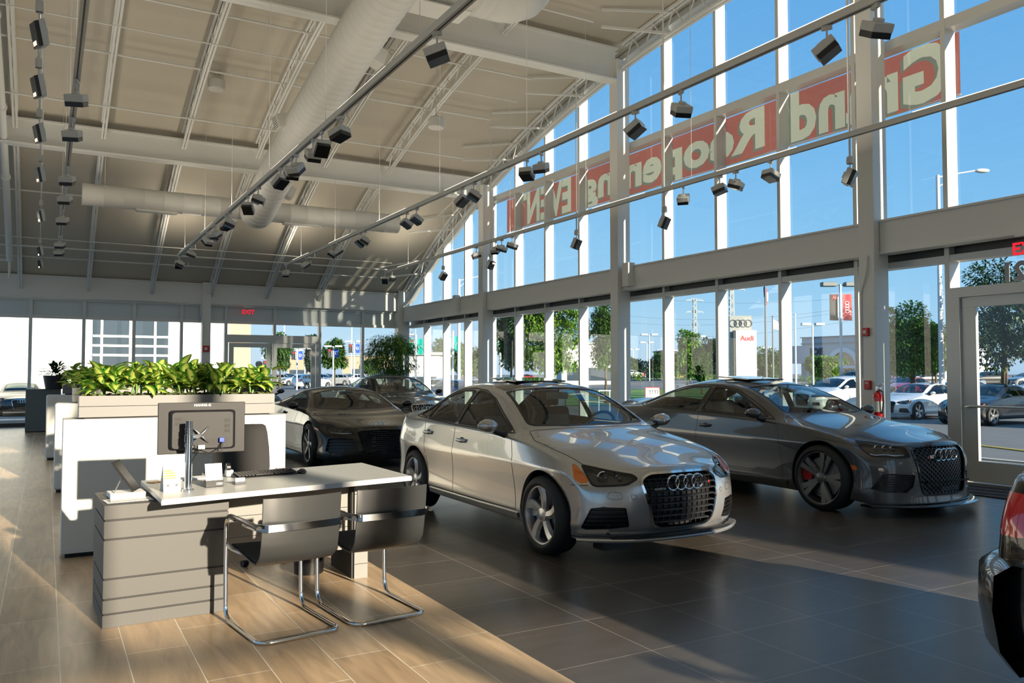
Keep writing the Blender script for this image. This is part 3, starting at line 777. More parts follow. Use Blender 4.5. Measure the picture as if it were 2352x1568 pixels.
RS = dict(wb=2.915, track=.945, arch=.385, wheel=(.35, .26, .278, 'y'), rimmat='g', redcal=True, icowl=4,
    xs=[.50, .36, .20, 0, -.25, -.58, -.88, -1.2, -1.55, -1.95, -2.4, -2.8, -3.15, -3.45, -3.70, -3.90],
    w=T('.50:.85 .36:.90 .20:.93 0:.945 -.3:.93 -.8:.915 -1.8:.92 -2.4:.93 -2.9:.955 -3.3:.935 -3.7:.88 -3.9:.82'),
    z0=T('.5:.14 .2:.16 -.5:.17 -2.4:.18 -3.2:.20 -3.9:.22'),
    zs=T('.50:.69 .36:.745 .20:.795 0:.84 -.25:.875 -.58:.905 -1.2:.935 -1.95:.96 -2.8:1.0 -3.3:1.0 -3.7:.985 -3.9:.97'),
    ys=T('.50:.80 .36:.85 .20:.88 0:.89 -.58:.875 -1.2:.875 -1.95:.885 -2.8:.88 -3.15:.855 -3.45:.82 -3.7:.78 -3.9:.74'),
    zr=T('.50:.72 .36:.78 .20:.83 0:.875 -.25:.912 -.58:.955 -.88:1.11 -1.2:1.245 -1.55:1.325 -1.95:1.352 -2.4:1.325 -2.8:1.235 -3.15:1.12 -3.45:1.045 -3.7:1.01 -3.9:1.0'),
    yr=T('.50:.54 .2:.60 -.25:.68 -.58:.715 -.88:.68 -1.2:.63 -1.55:.60 -1.95:.585 -2.4:.58 -2.8:.575 -3.15:.59 -3.45:.61 -3.9:.60'),
    zt=T('.50:.755 .36:.815 .20:.865 0:.91 -.25:.945 -.58:.99 -.88:1.155 -1.2:1.305 -1.55:1.392 -1.95:1.42 -2.4:1.40 -2.8:1.325 -3.15:1.215 -3.45:1.13 -3.7:1.075 -3.9:1.05'),
    crease_z=.70, cr4=.5,
    front=dict(x=[.76, .86, .84, .855, .845, .81, .765], z=[.15, .13, .23, .42, .58, .645, .692], k=[.26, .30, .30, .33, .36, .38, .39], p=2.5, crown=1.0),
    rear=dict(x=[-3.98, -4.0, -4.05, -4.06, -4.0, -4.0, -4.02], z=[.22, .21, .34, .55, .75, .90, 1.02], k=[.25, .25, .27, .28, .28, .27, .26], p=2.6),
    windows=[([(-.80, .965), (-1.15, 1.12), (-1.45, 1.235), (-1.70, 1.285), (-1.86, 1.298), (-1.90, .992)], 'f'), ([(-1.985, .996), (-1.95, 1.298), (-2.3, 1.29), (-2.7, 1.215), (-3.0, 1.115), (-3.13, 1.05), (-3.05, 1.032)], 'r')],
    trimpath=[(-.70, .94), (-1.12, 1.135), (-1.45, 1.258), (-1.75, 1.312), (-2.1, 1.325), (-2.45, 1.295), (-2.8, 1.205), (-3.1, 1.09), (-3.22, 1.035), (-3.05, 1.012), (-1.9, .975)],
    trimmat=M_BLK, dark=False,
    windshield=[(-.56, 0), (-.575, .35), (-.66, .645), (-.70, .68), (-.92, .635), (-1.22, .58), (-1.38, .555), (-1.34, .3), (-1.33, 0)],
    rearwin=[(-2.62, 0), (-2.62, .40), (-2.66, .52), (-3.0, .545), (-3.42, .57), (-3.48, .3), (-3.5, 0)],
    roofglass=(-1.40, -2.56, .55, .54),
    frontcuts=[('grille', [(0, .715), (-.36, .706, .05), (-.425, .665, .04), (-.36, .30, .03), (-.325, .225, .04), (0, .215)], M_GBLK),
        ('headlight', [(.44, .845, .765), (.56, .74, .75), (.70, .58, .715), (.76, .50, .70), (.785, .485, .61), (.74, .58, .603), (.66, .70, .615), (.58, .80, .612), (.52, .83, .66)], None),
        ('air_intake', [(.80, .44, .43), (.72, .66, .445), (.66, .755, .44), (.60, .86, .285), (.70, .76, .255), (.80, .56, .25), (.815, .48, .31)], None),
        ('side_marker', [(.36, .91, .52), (.44, .89, .515), (.45, .88, .465), (.37, .90, .47)], M_AMB)],
    pillars=[[(-1.885, 1.0), (-1.845, 1.292), (-1.965, 1.292), (-2.0, 1.003)]], sidestrips=[([(-.45, .245), (-1.3, .235), (-2.5, .245)], .05, .014, .025, None)],
    badge=(.625, .060), gframe=.018, mesh=.048, slats=8, projectors=((.30, .028), (.46, .028), (.62, .028)), projz=.705, drl=[(.1, .635), (.3, .63), (.5, .64), (.7, .632), (.9, .655)],
    rearcuts=[('tail_light', [(-3.70, .86, .93), (-3.98, .55, .94), (-4.0, .5, .83), (-3.9, .66, .80), (-3.70, .88, .82)], M_RED)],
    seams=[[(-.52, .30), (-.55, .60), (-.60, .80), (-.68, .93)], [(-1.94, .28), (-1.93, .97)], [(-2.62, .64), (-2.72, .80), (-2.86, 1.0)], [(-.52, .30), (-1.2, .285), (-2.45, .285)], [(-.1, .78), (.25, .745), (.45, .70)]],
    topseams=[[(-.52, 0), (-.54, .4), (-.62, .72), (-.3, .80), (0, .80), (.3, .76), (.5, .70)]],
    handles=[(-1.78, .815), (-2.72, .845)], mirror=(-.86, 1.0, .90), seatx=-1.8, rvm=(-1.27, 1.26))
R8 = dict(wb=2.65, track=.95, arch=.365, wheel=(.335, .24, .262, 'd'), rimmat='g', icowl=4,
    xs=[.52, .38, .20, 0, -.20, -.42, -.68, -.95, -1.22, -1.55, -1.95, -2.3, -2.65, -2.95, -3.2, -3.4],
    w=T('.52:.84 .38:.90 .20:.94 0:.952 -.4:.93 -1.0:.90 -1.7:.91 -2.3:.945 -2.65:.96 -3.0:.94 -3.4:.86'),
    z0=T('.52:.13 0:.14 -2.6:.15 -3.4:.2'),
    zs=T('.52:.62 .38:.69 .20:.745 0:.785 -.2:.805 -.42:.82 -.95:.835 -1.55:.86 -2.3:.90 -2.95:.90 -3.4:.87'),
    ys=T('.52:.79 .38:.86 .2:.89 0:.895 -.42:.86 -.95:.845 -1.55:.86 -2.3:.89 -2.95:.85 -3.4:.77'),
    zr=T('.52:.63 .38:.70 .20:.755 0:.79 -.2:.815 -.42:.865 -.68:.99 -.95:1.10 -1.22:1.165 -1.55:1.175 -1.95:1.13 -2.3:1.05 -2.65:.965 -2.95:.92 -3.4:.90'),
    yr=T('.52:.56 0:.66 -.2:.70 -.42:.72 -.68:.68 -.95:.62 -1.22:.58 -1.55:.57 -1.95:.57 -2.3:.58 -2.95:.62 -3.4:.6'),
    zt=T('.52:.645 .38:.71 .20:.755 0:.785 -.2:.82 -.42:.89 -.68:1.03 -.95:1.155 -1.22:1.232 -1.55:1.25 -1.95:1.205 -2.3:1.12 -2.65:1.02 -2.95:.955 -3.4:.93'),
    crease_z=.62, cr4=.4,
    front=dict(x=[.80, .90, .93, .93, .885, .83, .765], z=[.13, .12, .2, .36, .50, .565, .615], k=[.3, .3, .32, .36, .38, .40, .40], p=2.5, crown=1.0),
    rear=dict(x=[-3.45, -3.5, -3.5, -3.5, -3.48, -3.46, -3.45], z=[.2, .19, .3, .5, .7, .82, .9], k=[.2, .2, .2, .2, .2, .2, .2], p=2.6),
    windows=[([(-.62, .885), (-.9, 1.02), (-1.15, 1.10), (-1.45, 1.125), (-1.75, 1.115), (-1.80, .905)], 'f'), ([(-1.90, .93), (-1.88, 1.09), (-2.15, 1.035), (-2.45, .96), (-2.4, .945)], 'q')],
    windshield=[(-.36, 0), (-.38, .4), (-.46, .66), (-.52, .68), (-.75, .62), (-1.0, .565), (-1.06, .3), (-1.06, 0)],
    rearwin=[(-1.95, 0), (-1.95, .4), (-2.0, .52), (-2.4, .54), (-2.7, .56), (-2.75, 0)],
    frontcuts=[('grille', [(0, .585), (-.34, .575, .03), (-.40, .54, .03), (-.33, .28, .03), (-.28, .235, .03), (0, .23)], M_GBLK),
        ('headlight', [(.50, .82, .655), (.62, .70, .625), (.76, .50, .585), (.80, .44, .53), (.70, .60, .52), (.62, .74, .53), (.54, .80, .56)], None),
        ('air_intake', [(.80, .46, .46), (.70, .66, .47), (.60, .80, .46), (.58, .84, .26), (.74, .66, .22), (.84, .48, .22), (.88, .38, .24)], None),
        ('side_marker', [(.30, .93, .62), (.42, .90, .60), (.43, .90, .575), (.31, .93, .59)], M_AMB)],
    badge=(.66, .052), gframe=.016, bars=12, projectors=((.35, .03), (.65, .03)), drl=[(.08, .545), (.5, .542), (.9, .56)],
    seams=[[(-.45, .28), (-.5, .6), (-.56, .86)], [(-1.78, .3), (-1.86, .6), (-1.9, .92)], [(-.45, .28), (-1.2, .26), (-1.78, .3)]],
    topseams=[[(-.32, 0), (-.34, .5), (-.42, .78), (0, .80), (.4, .70), (.6, .52), (.68, 0)]],
    iz=-.17, handles=[(-1.7, .78)], mirror=(-.62, .93, .90), seatx=-1.35, rvm=(-.95, 1.12))
SUV = dict(A3); SUV.update(pillars=[], sidestrips=[], wb=2.81, track=.93, arch=.39, wheel=(.365, .25, .25, 'd'), 
    xs=[.46, .34, .20, 0, -.22, -.50, -.78, -1.05, -1.35, -1.85, -2.35, -2.75, -3.1, -3.35, -3.55, -3.65],
    w=T('.46:.84 .2:.92 0:.935 -2.8:.94 -3.4:.91 -3.65:.86'), z0=T('.46:.28 -3.65:.30'),
    zs=T('.46:.88 .2:.97 0:1.01 -.5:1.06 -1.75:1.09 -2.9:1.13 -3.65:1.12'), ys=T('.46:.80 .2:.87 0:.885 -2.9:.88 -3.65:.80'),
    zr=T('.46:.91 .2:1.0 0:1.04 -.5:1.11 -.78:1.27 -1.05:1.41 -1.35:1.51 -1.85:1.56 -2.75:1.55 -3.1:1.51 -3.35:1.43 -3.55:1.27 -3.65:1.15'),
    yr=T('.46:.52 -.5:.71 -1.05:.66 -1.35:.63 -2.75:.61 -3.35:.62 -3.65:.72'),
    zt=T('.46:.94 .2:1.05 0:1.08 -.5:1.15 -.78:1.33 -1.05:1.49 -1.35:1.60 -1.85:1.65 -2.75:1.63 -3.1:1.59 -3.35:1.50 -3.55:1.32 -3.65:1.18'), crease_z=.86,
    front=dict(x=[.70, .76, .82, .84, .82, .79, .75], z=[.28, .27, .38, .55, .72, .80, .88], k=[.25, .25, .27, .28, .28, .28, .28], p=2.6, crown=1.0),
    rear=dict(x=[-3.66, -3.72, -3.78, -3.80, -3.78, -3.76, -3.74], z=[.3, .29, .42, .62, .85, 1.0, 1.14], k=[.2, .2, .2, .2, .2, .2, .2], p=2.8),
    windows=[([(-.62, 1.12), (-.98, 1.29), (-1.28, 1.43), (-1.5, 1.485), (-1.68, 1.50), (-1.72, 1.14)], 'f'), ([(-1.79, 1.14), (-1.76, 1.50), (-2.6, 1.495), (-2.68, 1.16)], 'r'), ([(-2.76, 1.165), (-2.70, 1.49), (-3.05, 1.45), (-3.28, 1.19)], 'q')],
    trimpath=None, windshield=[(-.50, 0), (-.52, .4), (-.6, .66), (-.8, .655), (-1.05, .61), (-1.22, .58), (-1.2, 0)], rearwin=[(-3.28, 0), (-3.28, .5), (-3.5, .58), (-3.58, .6), (-3.6, 0)], roofglass=None,
    frontcuts=[('grille', [(0, .88), (-.30, .875), (-.37, .83), (-.30, .45), (-.24, .40), (0, .40)], M_CHR), ('headlight', [(.42, .84, .93), (.60, .64, .90), (.74, .44, .86), (.74, .44, .77), (.6, .68, .77), (.5, .80, .79)], None),
        ('air_intake', [(.70, .46, .55), (.6, .72, .56), (.58, .76, .42), (.72, .46, .42)], None)], badge=(.74, .07), projectors=(), seams=[[(-.43, .38), (-.5, .75), (-.58, 1.08)], [(-1.75, .36), (-1.75, 1.12)], [(-2.4, .7), (-2.7, 1.14)]],
    topseams=[], handles=[], mirror=(-.72, 1.19, .93), rearcuts=[('tail_light', [(-3.4, .88, 1.1), (-3.68, .66, 1.1), (-3.72, .62, .94), (-3.45, .9, .94)], M_RED)], seatpatch=False)
def variant(base, **kw):
    d = dict(base); d.update(kw); return d
M_SILV = mat('silver_paint', (0.46, 0.46, 0.45), 0.26, 0.7, coat=1.0, back=(.01, .01, .01))
M_GRAY = mat('grey_paint', (0.060, 0.062, 0.063), 0.30, 0.15, coat=1.0, back=(.01, .01, .01))
M_BPNT = mat('black_paint', (0.005, 0.005, 0.006), 0.25, coat=.8, spec=.25, back=(.01, .01, .01))
CAR_RZ = -pi / 2
# ================================================================= the hall
XF, XG, YB, YFR, XL = 10.8, 10.95, 26.2, -8.0, -4.6      # facade inner face, its glass, back wall, street front, left wall
COLY = [7.75, 13.85, 19.95]                                # steel columns along the facade
MUL = [8.25 + 1.503 * (k - 1) for k in range(-9, 13)]
def deck(y): return -23.27 + sqrt(32.05 ** 2 - (max(y, 9.5) - 9.5) ** 2)
M_STEEL = mat('painted_steel', (0.76, 0.76, 0.72), 0.42)
M_FRAME = mat('window_aluminium', (0.64, 0.65, 0.63), 0.38, 0.1)
M_DECK = mat('ceiling_deck', (0.56, 0.515, 0.425), 0.75)
M_WHITE = mat('white_wall', (0.78, 0.78, 0.75), 0.6)
G_WIN = glass('window_glass', (0.90, 0.955, 0.965), 1.5)
G_SP = mat('spandrel_panel', (0.60, 0.66, 0.67), 0.25, spec=0.6)
def floor_mat(name, bw, bh, off, c1, c2, mort, msz, rough, rot, org, grain=None, bmp=0.0):
    m = bpy.data.materials.new(name); m.use_nodes = True; n = m.node_tree; b = n.nodes['Principled BSDF']
    tc = n.nodes.new('ShaderNodeNewGeometry'); mp = n.nodes.new('ShaderNodeMapping'); mp.inputs['Location'].default_value = org; mp.inputs['Rotation'].default_value = (0, 0, rot)
    br = n.nodes.new('ShaderNodeTexBrick'); br.offset = off; br.offset_frequency = 1 if off == 0 else 2; br.squash = 1
    n.links.new(tc.outputs['Position'], mp.inputs[0]); n.links.new(mp.outputs[0], br.inputs['Vector'])
    br.inputs['Scale'].default_value = 1; br.inputs['Mortar Size'].default_value = msz; br.inputs['Mortar Smooth'].default_value = 0.1
    br.inputs['Brick Width'].default_value = bw; br.inputs['Row Height'].default_value = bh; br.inputs['Bias'].default_value = 0
    br.inputs['Color1'].default_value = (*c1, 1); br.inputs['Color2'].default_value = (*c2, 1); br.inputs['Mortar'].default_value = (*mort, 1)
    last = br.outputs['Color']
    if grain:
        mp2 = n.nodes.new('ShaderNodeMapping'); mp2.inputs['Scale'].default_value = grain[0]; nz = n.nodes.new('ShaderNodeTexNoise'); nz.inputs['Scale'].default_value = 1; nz.inputs['Detail'].default_value = 6; nz.inputs['Distortion'].default_value = 1.2
        n.links.new(tc.outputs['Position'], mp2.inputs[0]); n.links.new(mp2.outputs[0], nz.inputs['Vector'])
        mr = n.nodes.new('ShaderNodeMapRange'); mr.inputs[1].default_value = .3; mr.inputs[2].default_value = .7; mr.inputs[3].default_value = 1 - grain[1]; mr.inputs[4].default_value = 1 + grain[1]; n.links.new(nz.outputs[0], mr.inputs[0])
        mx = n.nodes.new('ShaderNodeMix'); mx.data_type = 'RGBA'; mx.blend_type = 'MULTIPLY'; mx.inputs[0].default_value = 1
        n.links.new(last, mx.inputs[6]); n.links.new(mr.outputs[0], mx.inputs[7]); last = mx.outputs[2]
    n.links.new(last, b.inputs['Base Color']); b.inputs['Roughness'].default_value = rough
    bp = n.nodes.new('ShaderNodeBump'); bp.inputs['Strength'].default_value = .5; bp.inputs['Distance'].default_value = .002; bp.invert = True
    n.links.new(br.outputs['Fac'], bp.inputs['Height']); n.links.new(bp.outputs[0], b.inputs['Normal'])
    return m
M_WOODT = floor_mat('wood_look_tile', .915, .305, .34, (0.43, 0.30, 0.175), (0.55, 0.40, 0.25), (0.80, 0.74, 0.60), .0028, .33, pi / 2, (0, 0, 0), ((14, 1.6, 1), .22))
MW = M_WOODT.node_tree
for nd in MW.nodes:
    if nd.type == 'MAPPING' and abs(nd.inputs['Rotation'].default_value[2]) > 1: nd.inputs['Location'].default_value = (.2, -.09, 0)
M_DARKT = floor_mat('dark_stone_tile', .61, .61, 0.0, (0.070, 0.060, 0.051), (0.080, 0.069, 0.058), (0.33, 0.30, 0.26), .0022, .30, 0, (-2.22 + .61 * 6, -4.68 + .61 * 30, 0), ((1.5, 9, 1), .14))
def struct(mb, name, m, **k): return mb.build(name, m, kind='structure', **k)
f = MB(); f.bx(XL, 2.22, YFR, YB + .1, -.12, 0); struct(f, 'floor', M_WOODT)
f = MB(); f.bx(2.22, XG + .05, YFR, YB + .1, -.12, 0); struct(f, 'floor', M_DARKT)
# curved ceiling with ribs of the metal deck
ys = [YFR, 0] + [9.5 + i * .55 for i in range(31)]; ys = [y for y in ys if y < YB + .35] + [YB + .35]
f = MB(); top = [(y, deck(y)) for y in ys]; prof = top + [(y, z + .25) for y, z in top[::-1]]
rows = [[(x, y, z) for y, z in prof] for x in (XL - .2, XG + .14)]
f.grid(rows, closed=True); f.add(rows[0], [tuple(range(len(prof)))]); f.add(rows[1], [tuple(range(len(prof)))[::-1]]); struct(f, 'ceiling', M_DECK)
# unseen walls: left opened for sky fill, street front cut to shape sun patches
f = MB(); f.bx(XL - .2, XL, YFR, YB, 0, .3)
for y in range(-8, 26): f.bx(XL - .2, XL, y, y + 1, min(4.6, deck(y + 1) - .3), deck(y + 1) + .05)
for y in range(-8, 27, 5): f.bx(XL - .2, XL, y, y + .3, .3, min(4.6, deck(y + .3)))
struct(f, 'wall_left', M_WHITE)
f = MB(); w0, w1 = YFR - .2, YFR
f.bx(XL, 1.9, w0, w1, 0, 9.0); f.bx(1.9, 5.7, w0, w1, 0, .2); f.bx(1.9, 2.9, w0, w1, 3.35, 9.0); f.bx(2.9, 5.7, w0, w1, 7.1, 9.0)
f.bx(5.7, 7.05, w0, w1, 0, 9.0); f.bx(7.05, 8.1, w0, w1, 0, 2.8); f.bx(7.05, 8.1, w0, w1, 4.1, 9.0); f.bx(8.1, XG, w0, w1, 0, 9.0)
f.bx(4.12, 4.38, w0, w1, .2, 7.1); f.bx(1.9, 5.7, w0, w1, 3.30, 3.38)
struct(f, 'wall_front', M_WHITE)
# ---- columns
for i, y in enumerate(COLY):
    f = MB(); f.bx(10.42, 10.72, y - .115, y + .115, 0, deck(y) - .35); f.bx(10.38, 10.43, y - .13, y + .13, 0, deck(y) - .35)
    f.bx(10.30, 10.75, y - .16, y + .16, 0, .02)
    f.build('steel_column', M_STEEL, label=['painted steel column beside the glass entrance door', 'painted steel column in the middle of the glass facade', 'painted steel column nearest the far corner of the facade'][i], cat='column', group='steel columns along the facade', bevel=.006)
f = MB(); f.bx(10.35, 10.75, YB - .3, YB + .05, 0, 4.3); f.build('steel_column', M_STEEL, label='pale steel column in the corner of the two glass walls', cat='column', group='corner and rear columns')
f = MB(); f.bx(4.06, 4.30, YB - .32, YB - .06, 0, 4.2); f.build('steel_column', M_STEEL, label='pale steel column standing in the rear glass wall beside the exit', cat='column', group='corner and rear columns')
# ---- facade beam per bay (I section) with its stiffener box
bay = [-2.0, 1.65] + COLY + [26.0]
for i in range(len(bay) - 1):
    y0, y1 = bay[i] + .13, bay[i + 1] - .13
    f = MB(); f.bx(10.50, 10.74, y0, y1, 3.67, 3.70); f.bx(10.50, 10.74, y0, y1, 3.20, 3.23); f.bx(10.52, 10.56, y0, y1, 3.22, 3.68)
    f.build('steel_beam', M_STEEL, label=['', 'deep steel beam over the glass entrance door at the right edge', 'deep steel beam across the facade behind the silver sedan', 'deep steel beam across the facade bay left of the middle column', 'deep steel beam across the facade bay next to the far corner'][i] or 'deep steel beam of the facade behind the viewer', cat='beam', group='steel beams along the facade')
for y, z1 in ((13.45, 3.75), (21.6, 3.75)):
    f = MB(); f.bx(10.36, 10.54, y - .11, y + .09, 3.26, z1); f.build('junction_box', M_STEEL, label='pale steel box on the facade beam %s' % ('beside the middle column' if y < 20 else 'near the far corner'), cat='box', bevel=.004)
# ---- curtain wall of the facade, one window per bay
def pane(parent, x0, x1, y0, y1, z0, z1, name='window_pane', m=None, tri=None):
    f = MB()
    if tri: f.add(tri, [tuple(range(len(tri)))])
    elif abs(x1 - x0) < .01: f.add([(x0, y0, z0), (x0, y1, z0), (x0, y1, z1), (x0, y0, z1)], [(0, 1, 2, 3)])
    else: f.add([(x0, y0, z0), (x1, y0, z0), (x1, y0, z1), (x0, y0, z1)], [(0, 1, 2, 3)])
    return f.build(name, m or G_WIN, parent)
wn = 0
wbays = [(-8.0, -5.2), (-5.2, .7), (.7, 6.72), (6.72, 14.15), (14.15, 20.2), (20.2, 26.2)]
for bi, (a, b) in enumerate(wbays):
    wn += 1; W = empty('window_%d' % wn, (0, 0, 0), kind='structure')
    ms = [y for y in MUL if a - .2 < y < b + .05]
    if bi == 2: ms = [y for y in ms if y < 4.0] + [5.24]
    if bi == 3: ms = [6.79] + [y for y in ms if y > 7.5]
    for y in ms:
        zt = deck(y) - .02; f = MB(); f.bx(XF, XG + .09, y - .034, y + .034, .0 if not (bi == 2 and y > 5) else 2.6, zt); f.build('mullion', M_FRAME, W)
    f = MB()
    a_ = a if bi != 0 else a; lo = [(3.01, 3.10), (3.62, 3.74)]
    for z0, z1 in lo: f.bx(XF + .005, XG + .085, a, b, z0, z1)
    if bi > 0: f.bx(XF + .005, XG + .085, a, b, 6.27, 6.42) if deck(b) > 6.5 else None
    if deck(b) <= 6.5: f.bx(XF + .005, XG + .085, a, 21.2, 6.27, 6.42)
    if bi == 2: f.bx(XF + .004, XG + .085, a, 5.24, 0, .12)
    else: f.bx(XF + .005, XG + .085, a, b, 0, .14)
    f.build('transom', M_FRAME, W)
    f = MB(); f.bx(XG - .02, XG + .04, a, b, 3.10, 3.62); f.build('head_panel', mat('dark_panel', (.10, .105, .10), .6), W)
    edges = [a] + [y for y in ms if a < y < b] + [b]
    for i in range(len(edges) - 1):
        y0, y1 = edges[i], edges[i + 1]
        if y1 - y0 < .1: continue
        if not (bi == 2 and y0 > 5.1): pane(W, XG, XG, y0, y1, .14, 3.01)
        zt0, zt1 = deck(y0) - .05, deck(y1) - .05
        if min(zt0, zt1) > 6.5: pane(W, XG, XG, y0, y1, 3.74, 6.27)
        zb = 6.42 if min(zt0, zt1) > 6.5 else 3.74
        pane(W, 0, 0, 0, 0, 0, 0, tri=[(XG, y0, zb), (XG, y1, zb), (XG, y1, max(zb + .02, zt1)), (XG, y0, max(zb + .02, zt0))])
# dark edge where the glass meets the roof
rows = []
for y in [-8, 0, 5, 9.5] + [9.5 + .8 * i for i in range(1, 21)] + [26.2]:
    z = deck(y); rows.append([(XF + .02, y, z - .02), (XF + .02, y, z - .14), (XG + .1, y, z - .14), (XG + .1, y, z - .02)])
f = MB(); f.grid(rows, True); struct(f, 'trim_1', M_FRAME)
# ---- entrance door at the right edge
D = empty('door_1', (0, 0, 0), kind='structure')
f = MB(); f.bx(XF - .01, XG + .08, 6.62, 6.755, 0, 2.62); f.bx(XF - .01, XG + .08, 5.24, 5.36, 0, 2.62); f.bx(XF - .012, XG + .085, 5.24, 6.76, 2.50, 2.64); f.build('door_frame', M_FRAME, D, bevel=.004)
f = MB(); f.bx(XF + .03, XF + .09, 6.42, 6.61, .02, 2.49); f.bx(XF + .03, XF + .09, 5.37, 5.50, .02, 2.49); f.bx(XF + .028, XF + .092, 5.37, 6.61, 2.36, 2.49); f.bx(XF + .028, XF + .092, 5.37, 6.61, .02, .30); f.build('door_leaf', M_FRAME, D, bevel=.004)
pane(D, XF + .06, XF + .06, 5.5, 6.42, .3, 2.36)
f = MB(); f.tube([(XF + .03, 6.53, 1.02), (XF - .05, 6.53, 1.02), (XF - .07, 6.45, 1.03), (XF - .07, 5.5, 1.03)], .018, 8); f.build('push_bar', M_ALU, D, smooth=True)
f = MB(); f.bx(XF - .05, XF + .03, 5.3, 6.7, 0, .012); f.build('threshold', M_ALU, D)
f = MB(); f.bx(9.75, 10.62, 2.5, 6.7, .001, .012); f.build('entrance_mat', mat('mat_fabric', (.02, .02, .022), .95, bump=(300, .4)), label='dark mat along the floor before the entrance door', cat='mat')
# ---- rear glass wall
W = empty('window_%d' % (wn + 1), (0, 0, 0), kind='structure'); wn += 1
xm = [-3.2, -1.75, -.43, .88, 2.18, 3.48, 4.76, 6.24, 7.70, 9.16]
for x in xm:
    z0 = 0 if not (4.8 < x < 7.6) else 2.66
    f = MB(); f.bx(x, x + .085, YB - .02, YB + .14, z0, 3.56); f.build('mullion', M_FRAME, W)
f = MB()
for z0, z1 in ((3.0, 3.09), (3.50, 3.57)): f.bx(XL, 10.5, YB - .015, YB + .13, z0, z1)
f.bx(XL, 4.76, YB - .015, YB + .13, .1, .19); f.bx(7.7, 10.5, YB - .015, YB + .13, .1, .19); f.build('transom', M_FRAME, W)
f = MB(); f.bx(XL, 10.45, YB + .05, YB + .09, 3.09, 3.50); f.build('spandrel', G_SP, W)
e = [XL] + xm + [10.5]
for i in range(len(e) - 1):
    zlo = .19
    if 4.7 < e[i] < 7.6: zlo = 2.66
    pane(W, e[i], e[i + 1], YB + .06, 0, zlo, 3.0)
f = MB(); f.bx(XL, 10.5, YB - .04, YB + .14, 0, .1); f.build('baseboard_rear', mat('dark_base', (.06, .045, .035), .6), kind='structure')
f = MB(); f.bx(XL, 10.40, YB - .22, YB - .02, 3.57, 4.18); f.bx(XL, 10.40, YB - .26, YB, 4.13, 4.17); struct(f, 'wall_rear', M_STEEL)
# ---- rear exit door pair
D = empty('door_2', (0, 0, 0), kind='structure')
f = MB(); f.bx(4.76, 4.87, YB - .03, YB + .13, 0, 2.66); f.bx(7.62, 7.74, YB - .03, YB + .13, 0, 2.66); f.bx(4.76, 7.74, YB - .032, YB + .13, 2.42, 2.66); f.build('door_frame', M_FRAME, D, bevel=.004)
for x0, x1 in ((4.9, 6.18), (6.22, 7.6)):
    f = MB(); f.bx(x0, x0 + .14, YB, YB + .05, .02, 2.41); f.bx(x1 - .14, x1, YB, YB + .05, .02, 2.41); f.bx(x0 + .001, x1 - .001, YB - .002, YB + .052, 2.27, 2.409); f.bx(x0 + .001, x1 - .001, YB - .002, YB + .052, .021, .28); l_ = f.build('door_leaf', M_FRAME, D)
    pane(l_, x0 + .1, x1 - .1, YB + .02, 0, .28, 2.28)
# ---- girders across the hall
for y, zb, zt, nm in ((7.75, 8.0, 8.70, 'nearest'), (13.85, 7.66, 8.36, 'second'), (20.05, 6.30, 6.86, 'farthest')):
    f = MB(); f.bx(XL, 10.42, y - .03, y + .03, zb, zt); f.bx(XL, 10.42, y - .15, y + .15, zb, zb + .035); f.bx(XL, 10.42, y - .15, y + .15, zt - .035, zt)
    f.build('roof_girder', M_STEEL, label='deep painted steel girder crossing under the curved roof, %s of the three' % nm, cat='girder', group='roof girders')
# ---- curved open-web joists
JX = [-.65 + 1.655 * k for k in range(-2, 7)]
def joist(x, spans, name, label, group, dep=.42, cw=.05, webn=None, gap=.03, zoff=0.0):
    f = MB()
    for y0, y1 in spans:
        n = max(4, int(abs(y1 - y0) / .62)); P = [(y0 + (y1 - y0) * i / n) for i in range(n + 1)]
        for i in range(n):
            a, b = P[i], P[i + 1]
            for s in (-1, 1):
                f.bar((x + s * gap, a, deck(a) - .05 + zoff), (x + s * gap, b, deck(b) - .05 + zoff), cw * .8, .05)
                f.bar((x + s * gap, a, deck(a) - dep + zoff), (x + s * gap, b, deck(b) - dep + zoff), cw * .8, .045)
            m = (a + b) / 2
            f.bar((x, a, deck(a) - dep + zoff), (x, m, deck(m) - .06 + zoff), .022); f.bar((x, m, deck(m) - .06 + zoff), (x, b, deck(b) - dep + zoff), .022)
    return f.build(name, M_STEEL, label=label, cat='roof truss', group=group)
for k, x in enumerate(JX[:-1]):
    joist(x, [(26.05, 20.2), (19.9, 13.98), (13.72, 7.9)], 'roof_joist', 'curved open-web steel joist under the ceiling deck, number %d counted from the glass facade leftwards' % (len(JX) - 1 - k), 'curved open-web roof joists')
joist(10.55, [(25.85, 20.1), (19.8, 14.0), (13.7, 7.9), (7.6, -2)], 'gable_truss', 'curved open-web truss following the top of the glass facade', None, dep=.55, cw=.07, gap=.05)
# diagonal braces from the last joist to the facade truss
for i, y in enumerate((24.2, 21.9, 18.3, 16.7, 15.1, 12.2, 10.6)):
    f = MB(); f.bar((9.28, y + .55, deck(y + .55) - .40), (10.5, y, deck(y) - .53), .045); f.bar((9.28, y + .55, deck(y + .55) - .06), (10.5, y, deck(y) - .10), .04)
    f.build('roof_brace', M_STEEL, label='slim steel brace between the last joist and the facade truss', cat='brace', group='slim braces beside the facade truss')
